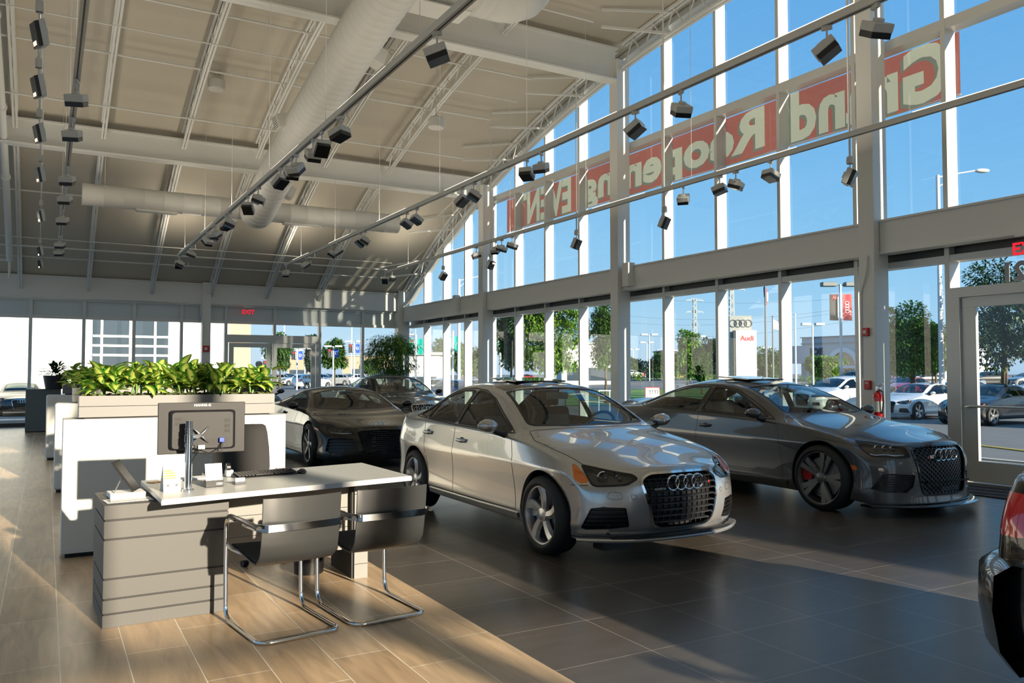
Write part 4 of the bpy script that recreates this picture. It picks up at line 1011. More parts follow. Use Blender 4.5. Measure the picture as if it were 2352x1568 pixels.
# thin pipes across the ceiling
for i, (y, d_, r_) in enumerate(((24.9, .30, .018), (24.0, .62, .022), (23.6, .66, .013), (22.2, .40, .02), (18.6, .5, .02), (17.2, .26, .022), (15.9, .5, .013), (15.3, .28, .022), (12.9, .25, .02), (11.6, .35, .025), (11.0, .5, .02), (9.6, .3, .022))):
    f = MB(); z = deck(y) - d_; f.tube([(XL + .05, y, z), (9.2, y, z)], r_, 8)
    for x in (-3.0, .3, 3.5, 6.8): f.tube([(x, y, z), (x, y, z + .12)], .01, 6)
    f.build('sprinkler_pipe', M_STEEL, smooth=True, label='thin pale pipe running across under the curved ceiling', cat='pipe', group='thin pipes under the ceiling')
f = MB(); pts = [(-.86, y, deck(y) - .62) for y in (8, 10, 12, 14, 16, 18, 20, 22, 24, 24.6)]; f.tube(pts, .075, 12); f.tube([(-.86, 24.6, deck(24.6) - .62), (-.86, 24.6, deck(24.6) - 1.1)], .03, 8); f.tube([(-.86, 24.6, deck(24.6) - .62), (XL + .1, 24.6, deck(24.6) - .62)], .03, 8)
for y in (12, 16, 18.9, 21.4): f.tube([(-.86, y - .04, deck(y) - .62), (-.86, y + .04, deck(y) - .62)], .10, 12)
f.build('main_pipe', M_STEEL, auto=40, label='thick pale pipe following the ceiling curve at the left edge', cat='pipe')
# ---- air ducts
M_DUCT = mat('duct_paint', (0.70, 0.69, 0.64), 0.5)
def corrug(pts, r, step=.16):
    f = MB(); P = [Vector(p) for p in pts]; out = []; rr = []; 
    for i in range(len(P) - 1):
        L = (P[i + 1] - P[i]).length; n = max(1, int(L / step))
        for k in range(n):
            q = P[i].lerp(P[i + 1], k / n); d = (P[i + 1] - P[i]).normalized() * .012
            out += [q - d, q, q + d]; rr += [r, r + .008, r]
    out.append(P[-1]); rr.append(r); f.tube(out, rr, 36); return f
Dm = empty('air_duct', (4.4, 16, 6.5), 0, 'large round air duct following the ceiling curve towards the viewer', 'air duct')
dz = lambda y: float(np.interp(y, [10.8, 12.7, 16, 18.4, 20.3], [7.36, 7.05, 6.42, 5.9, 5.35]))
f = corrug([(0, y - 16, dz(y) - 6.5) for y in np.linspace(10.8, 20.3, 14)], .39); f.build('duct_tube', M_DUCT, Dm, auto=60)
def grille(p, q, dr, nm):
    f = MB(); p = Vector(p); dr = Vector(dr).normalized(); R = dr.to_track_quat('X', 'Z').to_matrix()
    f.box(p, (.22, .34, .26), R); o = f.build('duct_outlet', M_DUCT, Dm, bevel=.01); g = MB()
    for k in range(6): g.box(p + dr * .112 + R @ Vector((0, 0, -.1 + .04 * k)), (.01, .28, .012), R)
    g.build('outlet_grille', mat('duct_grille', (.2, .19, .16), .6), o)
grille((-.44, 0.2, -.05), 0, (-1, 0, -.3), 'l'); grille((.42, -2.9, .35), 0, (1, 0, -.35), 'r'); grille((.42, 2.9, -.85), 0, (1, 0, -.35), 'r2')
for y in (-3.5, 0, 3): 
    f = MB(); f.tube([(.3, y, dz(16 + y) - 6.5 + .25), (.3, y, deck(16 + y) - 6.5 - .1)], .006, 5); f.build('hanger_wire', M_STEEL, Dm)
Dc = empty('air_duct', (4.4, 20.75, 5.52), 0, 'slimmer round air duct crossing beneath the big duct near the rear wall', 'air duct')
f = corrug([(-3.75, 0, 0), (3.85, 0, 0)], .25, .4); f.build('duct_tube', M_DUCT, Dc, auto=60)
for x in (-3.3, 3.3): f = MB(); f.tube([(x, 0, .2), (x, 0, deck(20.75) - 5.6)], .007, 5); f.build('hanger_wire', M_STEEL, Dc)
for x in (-2.2, 1.2): f = MB(); f.box((x, -.02, -.26), (.9, .2, .06)); f.build('outlet_plate', M_DUCT, Dc, bevel=.02)
De = empty('air_duct', (5.4, 11.6, 7.9), 0, 'very wide fabric-like duct end hanging at the top of the view', 'air duct')
f = corrug([(-1.6, 0, 0), (1.0, 0, 0), (1.25, 0, .03), (1.42, .02, .2)], .60, .22); f.build('duct_tube', M_DUCT, De, auto=60)
f = MB(); f.box((-.55, 0, -.72), (1.8, .5, .02)); f.build('duct_shelf', M_DUCT, De)
# ceiling speakers
for px, py, d_, lb in ((497, 196, 17.0, 'round white ceiling speaker left of the big duct'), (1002, 284, 17.0, 'round white ceiling speaker right of the big duct')):
    c = at(px, py, d_); f = MB(); f.lathe([(.0, 0), (.15, 0), (.17, .02), (.17, .2), (.12, .24)], 24, o=c - Vector((0, 0, .1))); f.tube([c + Vector((0, 0, .1)), (c.x, c.y, deck(c.y))], .012, 6)
    f.build('ceiling_speaker', mat('speaker_white', (.62, .6, .56), .5), auto=40, label=lb, cat='speaker', group='round ceiling speakers')
# ================================================================= track lighting
M_LAMPW = mat('lamp_body', (0.66, 0.66, 0.63), 0.35)
M_LAMPK = mat('lamp_louvre', (0.01, 0.01, 0.012), 0.35, coat=.3)
M_GLOW = mat('lit_lamp', (1, .5, .2), .5, emit=(1.0, .45, .18), estr=6.0)
FILL_W = 9.0
TRK = [('A', 6.07, -3, 24.1), ('B', 9.25, -3, 24.3), ('C', 3.06, -3, 23.6), ('D', .23, -3, 23.1)]
lbl = {'A': 'long white light track hanging between the big duct and the facade', 'B': 'long white light track hanging closest to the facade', 'C': 'long white light track passing under the big duct', 'D': 'long white light track at the left, nearly vertical in the view'}
for n_, x, y0, y1 in TRK:
    t = empty('light_track', (x, (y0 + y1) / 2, 4.64), 0, lbl[n_], 'light track', 'hanging light tracks'); L = (y1 - y0) / 2
    f = MB(); f.bx(-.035, .035, -L, L, -.03, .04); f.build('track_rail', M_STEEL, t)
    f = MB(); f.bx(-.007, .007, -L + .1, L - .1, -.034, -.028); f.build('track_slot', M_LAMPK, t)
    for yy in np.arange(-L + 1.6, L - 1, 3.4):          # slim uplight strips added on the rail as fill for the ceiling
        f = MB(); f.bx(-.028, .028, yy - .8, yy + .8, .041, .052); f.build('fill_strip', mat('fill_lens', (.9, .9, .85), .4, emit=(1, .9, .74), estr=1.0), t)
        ld = bpy.data.lights.new('fill_light', 'AREA'); ld.shape = 'RECTANGLE'; ld.size = .05; ld.size_y = 1.6; ld.energy = FILL_W; ld.color = (1.0, .88, .70)
        lo_ = bpy.data.objects.new('fill_light', ld); COL.objects.link(lo_); lo_.parent = t; lo_.location = (0, yy, .06); lo_.rotation_euler = (pi, 0, 0)
    for yy in np.arange(-L + 1.0, L, 3.05):
        Y_ = (y0 + y1) / 2 + yy; f = MB(); f.tube([(0, yy, .03), (0, yy, deck(Y_) - 4.64 - .1)], .004, 5); f.build('hanger_wire', M_STEEL, t)
def spot(x, y, zt, tilt, yaw, label, group, rod=0.0, lit=False, drop=.13, sc=.92):
    t = empty('track_spotlight', (x, y, zt), yaw, label, 'spotlight', group); t.scale = (sc, sc, sc if not rod else 1)
    f = MB(); f.box((0, 0, -.025), (.035, .10, .04)); f.tube([(0, 0, -.03), (0, 0, -drop)], .011, 6); f.tube([(0, 0, -drop), (0, .05, -drop - .03)], .012, 6); f.build('lamp_stem', M_LAMPW, t, auto=40)
    R = Matrix.Rotation(tilt, 3, 'X'); c = Vector((0, .0, -drop - .12))
    f = MB(); f.T = Matrix.Translation(c) @ R.to_4x4(); f.bx(-.105, .105, -.115, .115, -.01, .075); f.bx(-.035, .035, -.05, .05, .07, .11); f.build('lamp_head', M_LAMPW, t, bevel=.012)
    f = MB(); f.T = Matrix.Translation(c) @ R.to_4x4(); f.bx(-.098, .098, -.108, .108, -.065, -.008)
    h = f.build('lamp_louvre', M_LAMPK, t, bevel=.004)
    if lit:
        f = MB(); f.T = Matrix.Translation(c) @ R.to_4x4(); f.bx(-.03, .07, -.085, -.05, -.0665, -.064); f.build('lamp_bulb', M_GLOW, h)
    if rod:
        f = MB(); f.tube([(0, 0, 0), (0, 0, rod)], .016, 8); f.lathe([(.05, -.06), (.05, .03), (.03, .05)], 14); f.lathe([(.02, rod - .05), (.06, rod)], 12); f.build('pendant_rod', M_LAMPW, t, auto=40)
    return t
PROTO = {}
AY = [24.0, 21.9, 19.6, 19.1, 17.5, 17.2, 14.8, 14.3, 12.35, 11.9, 10.2, 9.8, 7.66, 6.85, 4.9, 4.4]
BY = [24.3, 23.7, 18.0, 17.0, 16.7, 16.2, 10.4, 9.55, 9.2, 8.5]
CY = [23.5, 23.3, 21.3, 19.0, 18.2, 18.0, 16.8, 16.5, 14.8, 14.0, 12.5, 11.85, 11.6, 10.75, 10.35, 9.6, 6.75]
DY = [9.8, 11.3, 14.0, 15.6, 17.8, 21.2, 22.6]
side = {'A': 'the track between duct and facade', 'B': 'the track closest to the facade', 'C': 'the track under the big duct', 'D': 'the left track'}
for key, x, Y_ in (('A', 6.07, AY), ('B', 9.25, BY), ('C', 3.06, CY), ('D', .23, DY)):
    for i, y in enumerate(Y_):
        r = random.Random(hash((key, i)) & 255 if False else i * 7 + ord(key)); tl = r.choice([-.65, .55, -.3, .7, .35]); yw = r.choice([0, .5, -.5, 1.3, pi / 2, -.9])
        if key == 'D': tl, yw = .35, -.3
        if key == 'A' and y < 8: tl, yw = (.5, -.35) if i % 2 else (-.6, .5)
        if key == 'C' and y < 7: tl, yw = -.35, 1.0
        spot(x, y, 4.61, tl, yw, 'white square track spotlight on %s, %d from the far end' % (side[key], i + 1), 'square spotlights on the light tracks')
for i, y in enumerate((20.7, 17.9, 14.1, 11.3, 7.4)):
    spot(9.6, y, 4.42, -1.1 if i else -.9, .5, 'white spotlight on a long pendant rod before the facade, %d from the far corner' % (i + 1), 'spotlights on pendant rods', rod=deck(y) - 4.42, lit=(i == 1))
for i, (px, py) in enumerate([(90, 60), (88, 183), (90, 293), (92, 390), (94, 487), (92, 570), (93, 600)]):
    d = (at(px, py, 1) - Vector((0, 0, CAM_H))); k = (4.42 - CAM_H) / d.z; p = Vector((0, 0, CAM_H)) + d * k
    spot(p.x, p.y, 4.60, 1.25, 1.9, 'small lit spotlight seen edge-on at the far left, %d from the top of the view' % (i + 1), 'lit spotlights at the far left', lit=True, rod=deck(p.y) - 4.6, sc=.62)
# exit signs
def exit_sign(o, u, nrm, lb, s=1.0, mirror=False):
    o = Vector(o); u = Vector(u); n_ = Vector(nrm); t = empty('exit_sign', o, 0, lb, 'exit sign')
    f = MB(); R = Matrix((u, n_, Vector((0, 0, 1)))).transposed(); f.box((0, 0, .17 * s), (.34 * s, .07, .05 * s), R); f.build('sign_housing', M_STEEL, t)
    f = MB(); f.box((0, 0, 0), (.33 * s, .008, .26 * s), R); f.build('sign_panel', glass('sign_acrylic', (.9, .95, .95), 1.45), t)
    f = MB(); put_text(f, 'EXIT', .215 * s, Vector((0, 0, -.08 * s)) + n_ * -.008, u, (0, 0, 1), offset=.006); f.build('sign_lettering', mat('exit_red', (.75, .01, .03), .4, emit=(.9, .01, .03), estr=.5), t)
exit_sign((5.40, YB - .30, 3.36), (1, 0, 0), (0, 1, 0), 'glass exit sign hanging over the rear double door', .85)
exit_sign((XF - .35, 5.50, 3.02), (0, -1, 0), (1, 0, 0), 'glass exit sign hanging over the entrance door at the right edge', .98)
f = MB(); put_text(f, '9421', .34, (XG - .01, 6.14, 2.68), (0, 1, 0), (0, 0, 1), offset=.014, align='RIGHT', extrude=.004); f.build('street_number', mat('vinyl_grey', (.35, .37, .37), .5), label='large grey street number on the glass above the entrance door', cat='number')
# banner outside the glass
bn = empty('banner', (XG + .12, 13.2, 5.83), 0, 'red banner with cream mirrored lettering hung outside the upper windows', 'banner')
def cloth(name, col, tr):
    m = bpy.data.materials.new(name); m.use_nodes = True; n = m.node_tree; n.nodes.clear(); o = n.nodes.new('ShaderNodeOutputMaterial')
    d = n.nodes.new('ShaderNodeBsdfDiffuse'); t = n.nodes.new('ShaderNodeBsdfTranslucent'); d.inputs[0].default_value = (*col, 1); t.inputs[0].default_value = (*tr, 1)
    s = n.nodes.new('ShaderNodeMixShader'); s.inputs[0].default_value = .6; n.links.new(d.outputs[0], s.inputs[1]); n.links.new(t.outputs[0], s.inputs[2]); n.links.new(s.outputs[0], o.inputs[0]); return m
from mathutils.geometry import delaunay_2d_cdt
def text_loops(txt, size, dx, dy, **kw):
    V, F = text_mesh(txt, size, **kw); cnt = {}
    for q in F:
        for i in range(len(q)):
            e = (q[i], q[(i + 1) % len(q)]); k = (min(e), max(e)); cnt[k] = cnt.get(k, 0) + 1
    # weld equal corners, keep the outline edges
    key = lambda i: (round(V[i][0], 5), round(V[i][1], 5)); adj = {}
    for (a, b), c in cnt.items():
        if c == 1: adj.setdefault(key(a), []).append(key(b)); adj.setdefault(key(b), []).append(key(a))
    loops = []; seen = set()
    for s in list(adj):
        if s in seen: continue
        L = [s]; seen.add(s); cur = s
        while True:
            nx = [q for q in adj[cur] if q not in seen]
            if not nx: break
            cur = nx[0]; seen.add(cur); L.append(cur)
        if len(L) > 2: loops.append([(x + dx, y + dy) for x, y in L])
    return loops
LT = []; LS = []
for wd, ya, yb in (('Grand', -6.38, -3.5), ('Reopening', -2.9, 2.8), ('EVENT', 3.3, 5.95)):
    base = text_loops(wd, 1.12, 0, 0, offset=.045, spacing=1.04); lo = min(q[0] for L in base for q in L); hi = max(q[0] for L in base for q in L); kx = (yb - ya) / (hi - lo)
    zo = -.36 if wd != 'Reopening' else -.27; kz = 1.0 if wd != 'Reopening' else .86
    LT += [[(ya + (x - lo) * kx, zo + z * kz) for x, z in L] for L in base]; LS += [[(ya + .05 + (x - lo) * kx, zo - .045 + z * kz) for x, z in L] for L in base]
W2, H2 = 6.5, .44; rect = [(-W2 + i * .5, -H2) for i in range(27)] + [(W2 - i * .5, H2) for i in range(27)]
pts = []; eds = []
for L in [rect] + LT + LS:
    b0 = len(pts); pts += [Vector(q) for q in L]; eds += [(b0 + i, b0 + (i + 1) % len(L)) for i in range(len(L))]
vo, eo, fo, _a, _b, _c = delaunay_2d_cdt(pts, eds, [], 0, 1e-4)
def inl(x, y, loops):
    c = False
    for L in loops:
        if pip(x, y, L): c = not c
    return c
bxs = lambda loops: [(min(q[0] for q in L), max(q[0] for q in L), L) for L in loops]
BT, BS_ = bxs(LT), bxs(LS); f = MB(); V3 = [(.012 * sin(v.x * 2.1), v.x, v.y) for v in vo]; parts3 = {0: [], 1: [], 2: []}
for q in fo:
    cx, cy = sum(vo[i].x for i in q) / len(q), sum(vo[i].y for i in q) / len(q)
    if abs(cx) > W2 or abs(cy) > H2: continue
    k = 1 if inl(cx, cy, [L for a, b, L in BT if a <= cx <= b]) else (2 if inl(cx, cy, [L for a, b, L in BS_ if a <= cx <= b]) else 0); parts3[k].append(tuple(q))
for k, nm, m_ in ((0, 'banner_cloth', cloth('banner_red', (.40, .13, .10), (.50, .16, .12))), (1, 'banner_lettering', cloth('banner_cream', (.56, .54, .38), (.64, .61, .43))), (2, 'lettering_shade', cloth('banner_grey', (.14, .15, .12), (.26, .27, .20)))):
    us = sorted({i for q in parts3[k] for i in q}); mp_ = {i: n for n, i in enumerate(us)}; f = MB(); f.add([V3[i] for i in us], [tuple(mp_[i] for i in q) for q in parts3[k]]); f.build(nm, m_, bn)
f = MB(); f.box((.0, 0, -.455), (.01, 13.0, .02)); f.build('banner_hem', cloth('banner_hem', (.7, .55, .4), (.8, .6, .4)), bn)
# fire equipment on the entrance column
t = empty('fire_extinguisher', (10.36, 7.58, .95), 0, 'red fire extinguisher hanging on the steel column by the entrance', 'fire extinguisher')
f = MB(); f.lathe([(.001, -.28), (.068, -.27), (.072, -.25), (.072, .18), (.06, .225), (.03, .25), (.022, .27)], 24); f.build('cylinder', mat('extinguisher_red', (.5, .008, .012), .22, coat=.6), t, auto=50)
f = MB(); f.lathe([(.0735, -.03), (.0735, .12)], 24); f.build('label_sleeve', mat('label_white', (.72, .74, .70), .5), t, smooth=True)
f = MB(); f.box((-.02, -.0, .30), (.03, .03, .06)); f.bar((.02, .0, .33), (-.02, -.10, .37), .018, .012); f.bar((0, .0, .30), (-.02, -.09, .31), .016, .012); f.build('valve_handle', M_CHR, t, bevel=.003)
f = MB(); f.tube([(0, -.02, .28), (-.02, -.10, .25), (-.03, -.11, .12), (-.03, -.085, -.05)], .011, 8); f.build('hose', M_BLK, t, smooth=True)
for nm, z, y, lb, sz in (('alarm_pull_box', 1.30, 7.74, 'red fire alarm pull box on the entrance column at head height', (.05, .10, .13)), ('alarm_strobe', 2.07, 7.76, 'small red fire alarm strobe high on the entrance column', (.05, .10, .12))):
    t = empty(nm, (10.355, y, z), 0, lb, 'fire alarm'); f = MB(); f.box((0, 0, 0), sz); f.build('alarm_body', mat('alarm_red', (.55, .015, .015), .35), t, bevel=.008)
    f = MB(); f.box((-.028, 0, .0 if z > 2 else .03), (.008, .05, .045 if z > 2 else .02)); f.build('alarm_front', mat('label_white', (.7, .7, .7), .4), t)
f = MB(); f.tube([(10.36, 7.72, 3.18), (10.35, 7.73, 2.95), (10.37, 7.84, 2.65), (10.37, 7.85, 1.4)], .012, 8); f.build('conduit', M_STEEL, smooth=True, label='thin painted conduit running down the entrance column', cat='conduit')
t = empty('alarm_strobe', (4.16, YB - .36, 2.2), 0, 'small red fire alarm strobe on the rear column', 'fire alarm'); f = MB(); f.box((0, 0, 0), (.2, .06, .18)); f.build('alarm_body', MATS['alarm_red'], t, bevel=.01); f = MB(); f.box((0, -.035, 0), (.08, .01, .08)); f.build('alarm_front', MATS['label_white'], t)
f = MB(); f.tube([(4.0, YB - .34, 3.5), (4.02, YB - .34, 3.2), (4.1, YB - .34, 2.95), (4.13, YB - .34, 2.3)], .014, 8); f.build('conduit', M_STEEL, smooth=True, label='thin painted conduit running down the rear column', cat='conduit')
# ================================================================= desk, chairs, partitions, plants
def onz(px, py, z):
    d = at(px, py, 1) - Vector((0, 0, CAM_H)); k = (z - CAM_H) / d.z; return Vector((0, 0, CAM_H)) + d * k
def onY(px, py, y):
    d = at(px, py, 1) - Vector((0, 0, CAM_H)); return Vector((0, 0, CAM_H)) + d * (y / d.y)
M_DESKG = mat('grey_laminate', (0.078, 0.077, 0.073), 0.55, noise=(60, .05))
M_LAMW = mat('white_laminate', (0.66, 0.66, 0.62), 0.45)
M_TOP = mat('pale_laminate_top', (0.50, 0.51, 0.49), 0.36)
M_DARKG = mat('groove_black', (.012, .012, .012), .6)
M_PAPER = mat('white_card', (0.85, 0.85, 0.84), 0.5)
# desk: pedestal of stacked boards with dark grooves
D = empty('desk', (.31, 5.31, 0), radians(2), 'grey desk with stacked-board pedestal and pale slab top', 'desk')
zs = [0, .079, .164, .280, .508, .618, .704]
f = MB()
for i in range(6): f.bx(0, .70, 0, .62, zs[i] + (.005 if i else 0), zs[i + 1] - (.006 if i < 5 else 0))
f.build('pedestal', M_DESKG, D, bevel=.0015)
f = MB(); f.bx(.006, .694, .006, .614, .005, .69); f.build('pedestal_core', M_DARKG, D)
f = MB(); T0 = Matrix.Rotation(-radians(2), 4, 'Z') @ Matrix.Translation((-.31, -5.31, 0)); f.T = T0
f.prism([(.59, 5.07), (2.25, 5.37), (2.23, 6.35), (.57, 6.03)], (0, 0, .722), (1, 0, 0), (0, 1, 0), (0, 0, .030)); f.build('slab_top', M_TOP, D, bevel=.003)
f = MB(); f.T = T0; f.prism([(.588, 5.068), (2.252, 5.368), (2.252, 5.378), (.588, 5.078)], (0, 0, .719), (1, 0, 0), (0, 1, 0), (0, 0, .026)); f.build('edge_strip', mat('edge_alu', (.62, .63, .66), .35, .4), D)
f = MB(); f.T = T0
for z0, z1 in ((.20, .36), (.364, .50), (.504, .64), (.644, .715)): f.bx(1.0, 1.99, 5.78, 5.80, z0, z1)
f.build('modesty_panel', mat('light_grey_laminate', (.20, .20, .19), .5), D)
f = MB(); f.T = T0
for z0, z1 in ((0, .10), (.104, .20), (.204, .45), (.454, .60), (.604, .715)): f.bx(1.95, 2.05, 5.70, 6.2, z0, z1)
f.build('end_panel', MATS['light_grey_laminate'], D)
f = MB(); f.T = T0; f.bx(1.935, 1.949, 5.72, 6.2, 0, .71); f.build('end_panel_core', M_DARKG, D)
# cantilever chairs
def sled_chair(loc, rz, label):
    C = empty('cantilever_chair', loc, rz, label, 'chair', 'cantilever visitor chairs at the desk')
    f = MB(); w = .235; r = .0125
    def arc(c, a, b, n=5): 
        c, a, b = Vector(c), Vector(a), Vector(b); return [c + a * cos(t) + b * sin(t) for t in [pi / 2 * i / n for i in range(n + 1)]]
    def half(s):
        x = s * w; P = []
        P += arc((x - s * .07, -.23, r), (0, -.07, 0), (s * .07, 0, 0))
        P += [(x, 0, r)]
        P += arc((x, .20, .09 + r), (0, 0, -.09), (0, .085, .0))
        P += [(x, .29, .3)]
        P += arc((x, .22, .55), (0, .07, 0), (0, 0, .07))
        P += [(x, .12, .622)]
        return [Vector(p) for p in P]
    L = half(-1); Rr = half(1)
    f.tube(L[::-1] + Rr, r, 10); f.build('tube_frame', M_CHR, C, auto=60)
    f = MB(); rows = []
    for i in range(33):
        t = i / 32; a = -1 + 2 * t; x = a * .255
        if abs(a) < .86: y = -.335 - .02 * cos(a * 1.5); 
        else: y = -.335 + (abs(a) - .86) / .14 * .1
        z = .633
        rows.append([(x, y, z - .019), (x, y, z + .019), (x, y + .008, z + .019), (x, y + .008, z - .019)])
    f.grid(rows, True); f.bar((-.252, -.24, .633), (-.243, -.03, .625), .008, .036); f.bar((.252, -.24, .633), (.243, -.03, .625), .008, .036); f.build('back_band', M_CHR, C, auto=40)
    for s in (-1, 1):
        f = MB(); f.tube([(s * .238, .255, .615), (s * .24, .2, .632), (s * .246, -.05, .638), (s * .253, -.25, .640), (s * .253, -.32, .638)], [.014, .017, .018, .018, .015], 10, sc=(.7, 1.1)); f.build('arm_pad', M_BLK, C, smooth=True)
    prof = [(-.335, .79), (-.328, .70), (-.318, .62), (-.306, .54), (-.29, .475), (-.255, .43), (-.20, .405), (-.12, .405), (0, .42), (.12, .435), (.21, .44), (.245, .432)]
    def shell(off, nm, m, lo, hi, wd=.228):
        f = MB(); rows = []
        for side in (0, 1):
            rr = []
            for k, (y, z) in enumerate(prof[lo:hi]):
                k2 = min(max(k + lo, 1), len(prof) - 2); dy = prof[k2 + 1][0] - prof[k2 - 1][0]; dz_ = prof[k2 + 1][1] - prof[k2 - 1][1]; L_ = math.hypot(dy, dz_); ny, nz = -dz_ / L_, dy / L_
                o = off + (.010 if side else 0); wk = wd * (1 - .03 * (k + lo) / 12); row = []
                for j in range(9):
                    q = -1 + j / 4; cur = .022 * q * q * (1 if k + lo < 6 else .4)
                    row.append((q * wk, y + ny * (o + cur), z + nz * (o + cur * .6)))
                rr.append(row)
            rows.append(rr)
        a, b = rows; n = len(a)
        ring = [a[i] + b[i][::-1] for i in range(n)]
        f.grid(ring, True); f.add([p for p in ring[0]], [tuple(range(18))]); f.add([p for p in ring[-1]], [tuple(range(18))[::-1]])
        return f.build(nm, m, C, auto=50)
    shell(0, 'seat_shell', mat('graphite_shell', (.026, .028, .029), .42, coat=.15), 0, 12)
    shell(.011, 'seat_cushion', mat('black_fabric', (.008, .008, .008), .9), 5, 12, .220)
    for s in (-1, 1):
        f = MB(); f.tube([(s * .20, .06, .425), (s * .236, .16, .44), (s * .236, .27, .45)], .009, 8); f.build('seat_bracket', M_CHR, C, smooth=True)
sled_chair((1.225, 4.87, 0), radians(7), 'left of the two grey cantilever chairs in front of the desk')
sled_chair((1.79, 4.93, 0), radians(5), 'right of the two grey cantilever chairs in front of the desk')
# office chair behind the desk
C = empty('office_chair', (1.42, 6.75, 0), radians(183), 'dark mesh office chair behind the desk', 'chair')
f = MB(); rows = []
for z, w_, y in ((.60, .20, -.19), (.70, .225, -.22), (.85, .225, -.245), (.98, .21, -.25), (1.035, .195, -.25), (1.05, .17, -.245)):
    rows.append([(q * w_, y + .05 * q * q, z) for q in (-1, -.6, -.2, .2, .6, 1)] + [(q * w_, y - .03 + .05 * q * q, z) for q in (1, .6, .2, -.2, -.6, -1)])
f.grid(rows, True); f.add(rows[-1], [tuple(range(12))]); f.build('backrest', mat('charcoal_mesh', (.028, .027, .027), .85), C, auto=50)
f = MB(); f.bx(-.24, .24, -.24, .24, .44, .51); f.build('seat', M_BLK, C, bevel=.03, seg=3)
f = MB(); f.tube([(0, 0, .09), (0, 0, .45)], .028, 10); f.tube([(0, -.2, .46), (0, -.26, .6), (0, -.25, .75)], .02, 8)
for k in range(5): a = 2 * pi * k / 5; f.bar((0, 0, .11), (.30 * cos(a), .30 * sin(a), .075), .035, .03)
f.build('base', M_BLK, C)
for k in range(5): a = 2 * pi * k / 5; f = MB(); f.lathe([(.001, -.02), (.028, -.02), (.03, 0), (.028, .02), (.001, .02)], 14, o=(.30 * cos(a), .30 * sin(a), .030), ax=(sin(a), cos(a), 0)); f.build('caster', M_BLK, C, auto=40)
for s in (-1, 1): f = MB(); f.tube([(s * .24, -.05, .47), (s * .29, -.05, .55), (s * .29, -.05, .66)], .014, 8); f.box((s * .29, 0, .675), (.07, .24, .025)); f.build('armrest', M_BLK, C, auto=40)
f = MB(); f.lathe([(.001, .002), (.105, .002), (.12, .29), (.125, .30), (.115, .30), (.10, .01)], 20, o=(1.72, 6.05, 0)); f.build('waste_bin', M_BLK, auto=40, label='black waste bin on the floor beneath the desk', cat='bin')
# monitor on its pole
m0 = Vector((.77, 5.34, .752)); M = empty('monitor_pole', m0, 0, 'chrome monitor pole clamped to the desk top', 'monitor stand')
f = MB(); f.lathe([(.035, 0), (.035, .012), (.019, .016)], 20); f.lathe([(.021, .01), (.021, .43), (.001, .432)], 20); f.build('pole', M_CHR, M, auto=40)
for z0, z1, r in ((.30, .345, .027), (.355, .366, .025), (.372, .383, .025), (.27, .29, .025)):
    f = MB(); f.lathe([(.018, z0), (r, z0), (r, z1), (.018, z1)], 20); f.build('collar', M_CHR, M, auto=40)
f = MB(); f.tube([(.02, .0, .33), (.06, .01, .335), (.08, .06, .335), (.08, .085, .335)], .012, 8); f.build('arm', M_ALU, M, smooth=True)
f = MB()
for a in (45, 135, 225, 315): q = Vector((cos(radians(a)), 0, sin(radians(a)))); f.tube([(.08, .085, .335), Vector((.08, .075, .335)) + q * .03, Vector((.08, .098, .335)) + q * .071], [.010, .006, .005], 8)
f.build('mount_cross', M_GUN, M, smooth=True)
T_ = empty('monitor', (.868, 5.46, 1.128), radians(-2), 'black computer monitor seen from behind on a chrome pole', 'monitor')
M_MON = mat('monitor_back', (.013, .013, .014), .5, spec=.35)
f = MB(); f.bx(-.26, .26, .02, .045, -.16, .16); f.build('monitor_frame', M_MON, T_, bevel=.004)
rows = []
for s_, y in ((1, .02), (.985, .012), (.93, -.012), (.90, -.018)):
    rows.append([(a * .20 * s_, y, b * .125 * s_ - .012) for a, b in rnd([(-1, -1), (1, -1), (1, 1), (-1, 1)], .16, 5)])
f = MB(); f.grid(rows, True); f.add(rows[-1], [tuple(range(len(rows[-1])))]); f.build('back_cover', M_MON, T_, auto=60)
f = MB(); f.bx(-.25, .25, .045, .047, -.15, .15); f.build('screen', mat('screen_glass', (.01, .01, .012), .1), T_)
f = MB()
for i in range(9):
    for z in (.035, .0, -.03): f.bx(.128 + .004 * i, .130 + .004 * i, -.0195, -.018, z, z + .022)
    for z in (.05, .02): f.bx(-.165 + .004 * i, -.163 + .004 * i, -.0195, -.018, z, z + .02)
f.build('vents', M_DARKG, T_)
f = MB(); put_text(f, 'HANNS-G', .021, (0, .0185, .136), (1, 0, 0), (0, 0, 1), offset=.0008, spacing=1.1); f.build('maker_lettering', mat('silver_print', (.5, .5, .52), .4), T_)
f = MB(); f.bx(-.17, .15, -.0188, -.01, -.105, -.066); f.build('socket_recess', M_DARKG, T_)
f = MB(); f.bx(.095, .125, -.045, -.015, -.09, -.062); f.build('video_plug', mat('plug_blue', (.02, .06, .5), .4), T_, bevel=.003)
f = MB(); f.bx(-.03, .01, -.04, -.018, -.13, -.105); f.build('power_label', M_PAPER, T_, bevel=.002)
for pts in ([(.11, -.04, -.09), (.09, -.05, -.13), (.03, -.05, -.155), (-.05, -.09, -.12), (-.09, -.11, -.11)], [(.115, -.04, -.09), (.11, -.06, -.14), (.02, -.06, -.16), (-.06, -.10, -.14), (-.06, -.13, -.10), (-.10, -.11, -.09)], [(-.02, -.03, -.13), (-.06, -.10, -.17), (-.10, -.13, -.30), (-.09, -.13, -.366)]):
    f = MB(); f.tube(pts, .0035, 6); f.build('cable', M_BLK, T_, smooth=True)
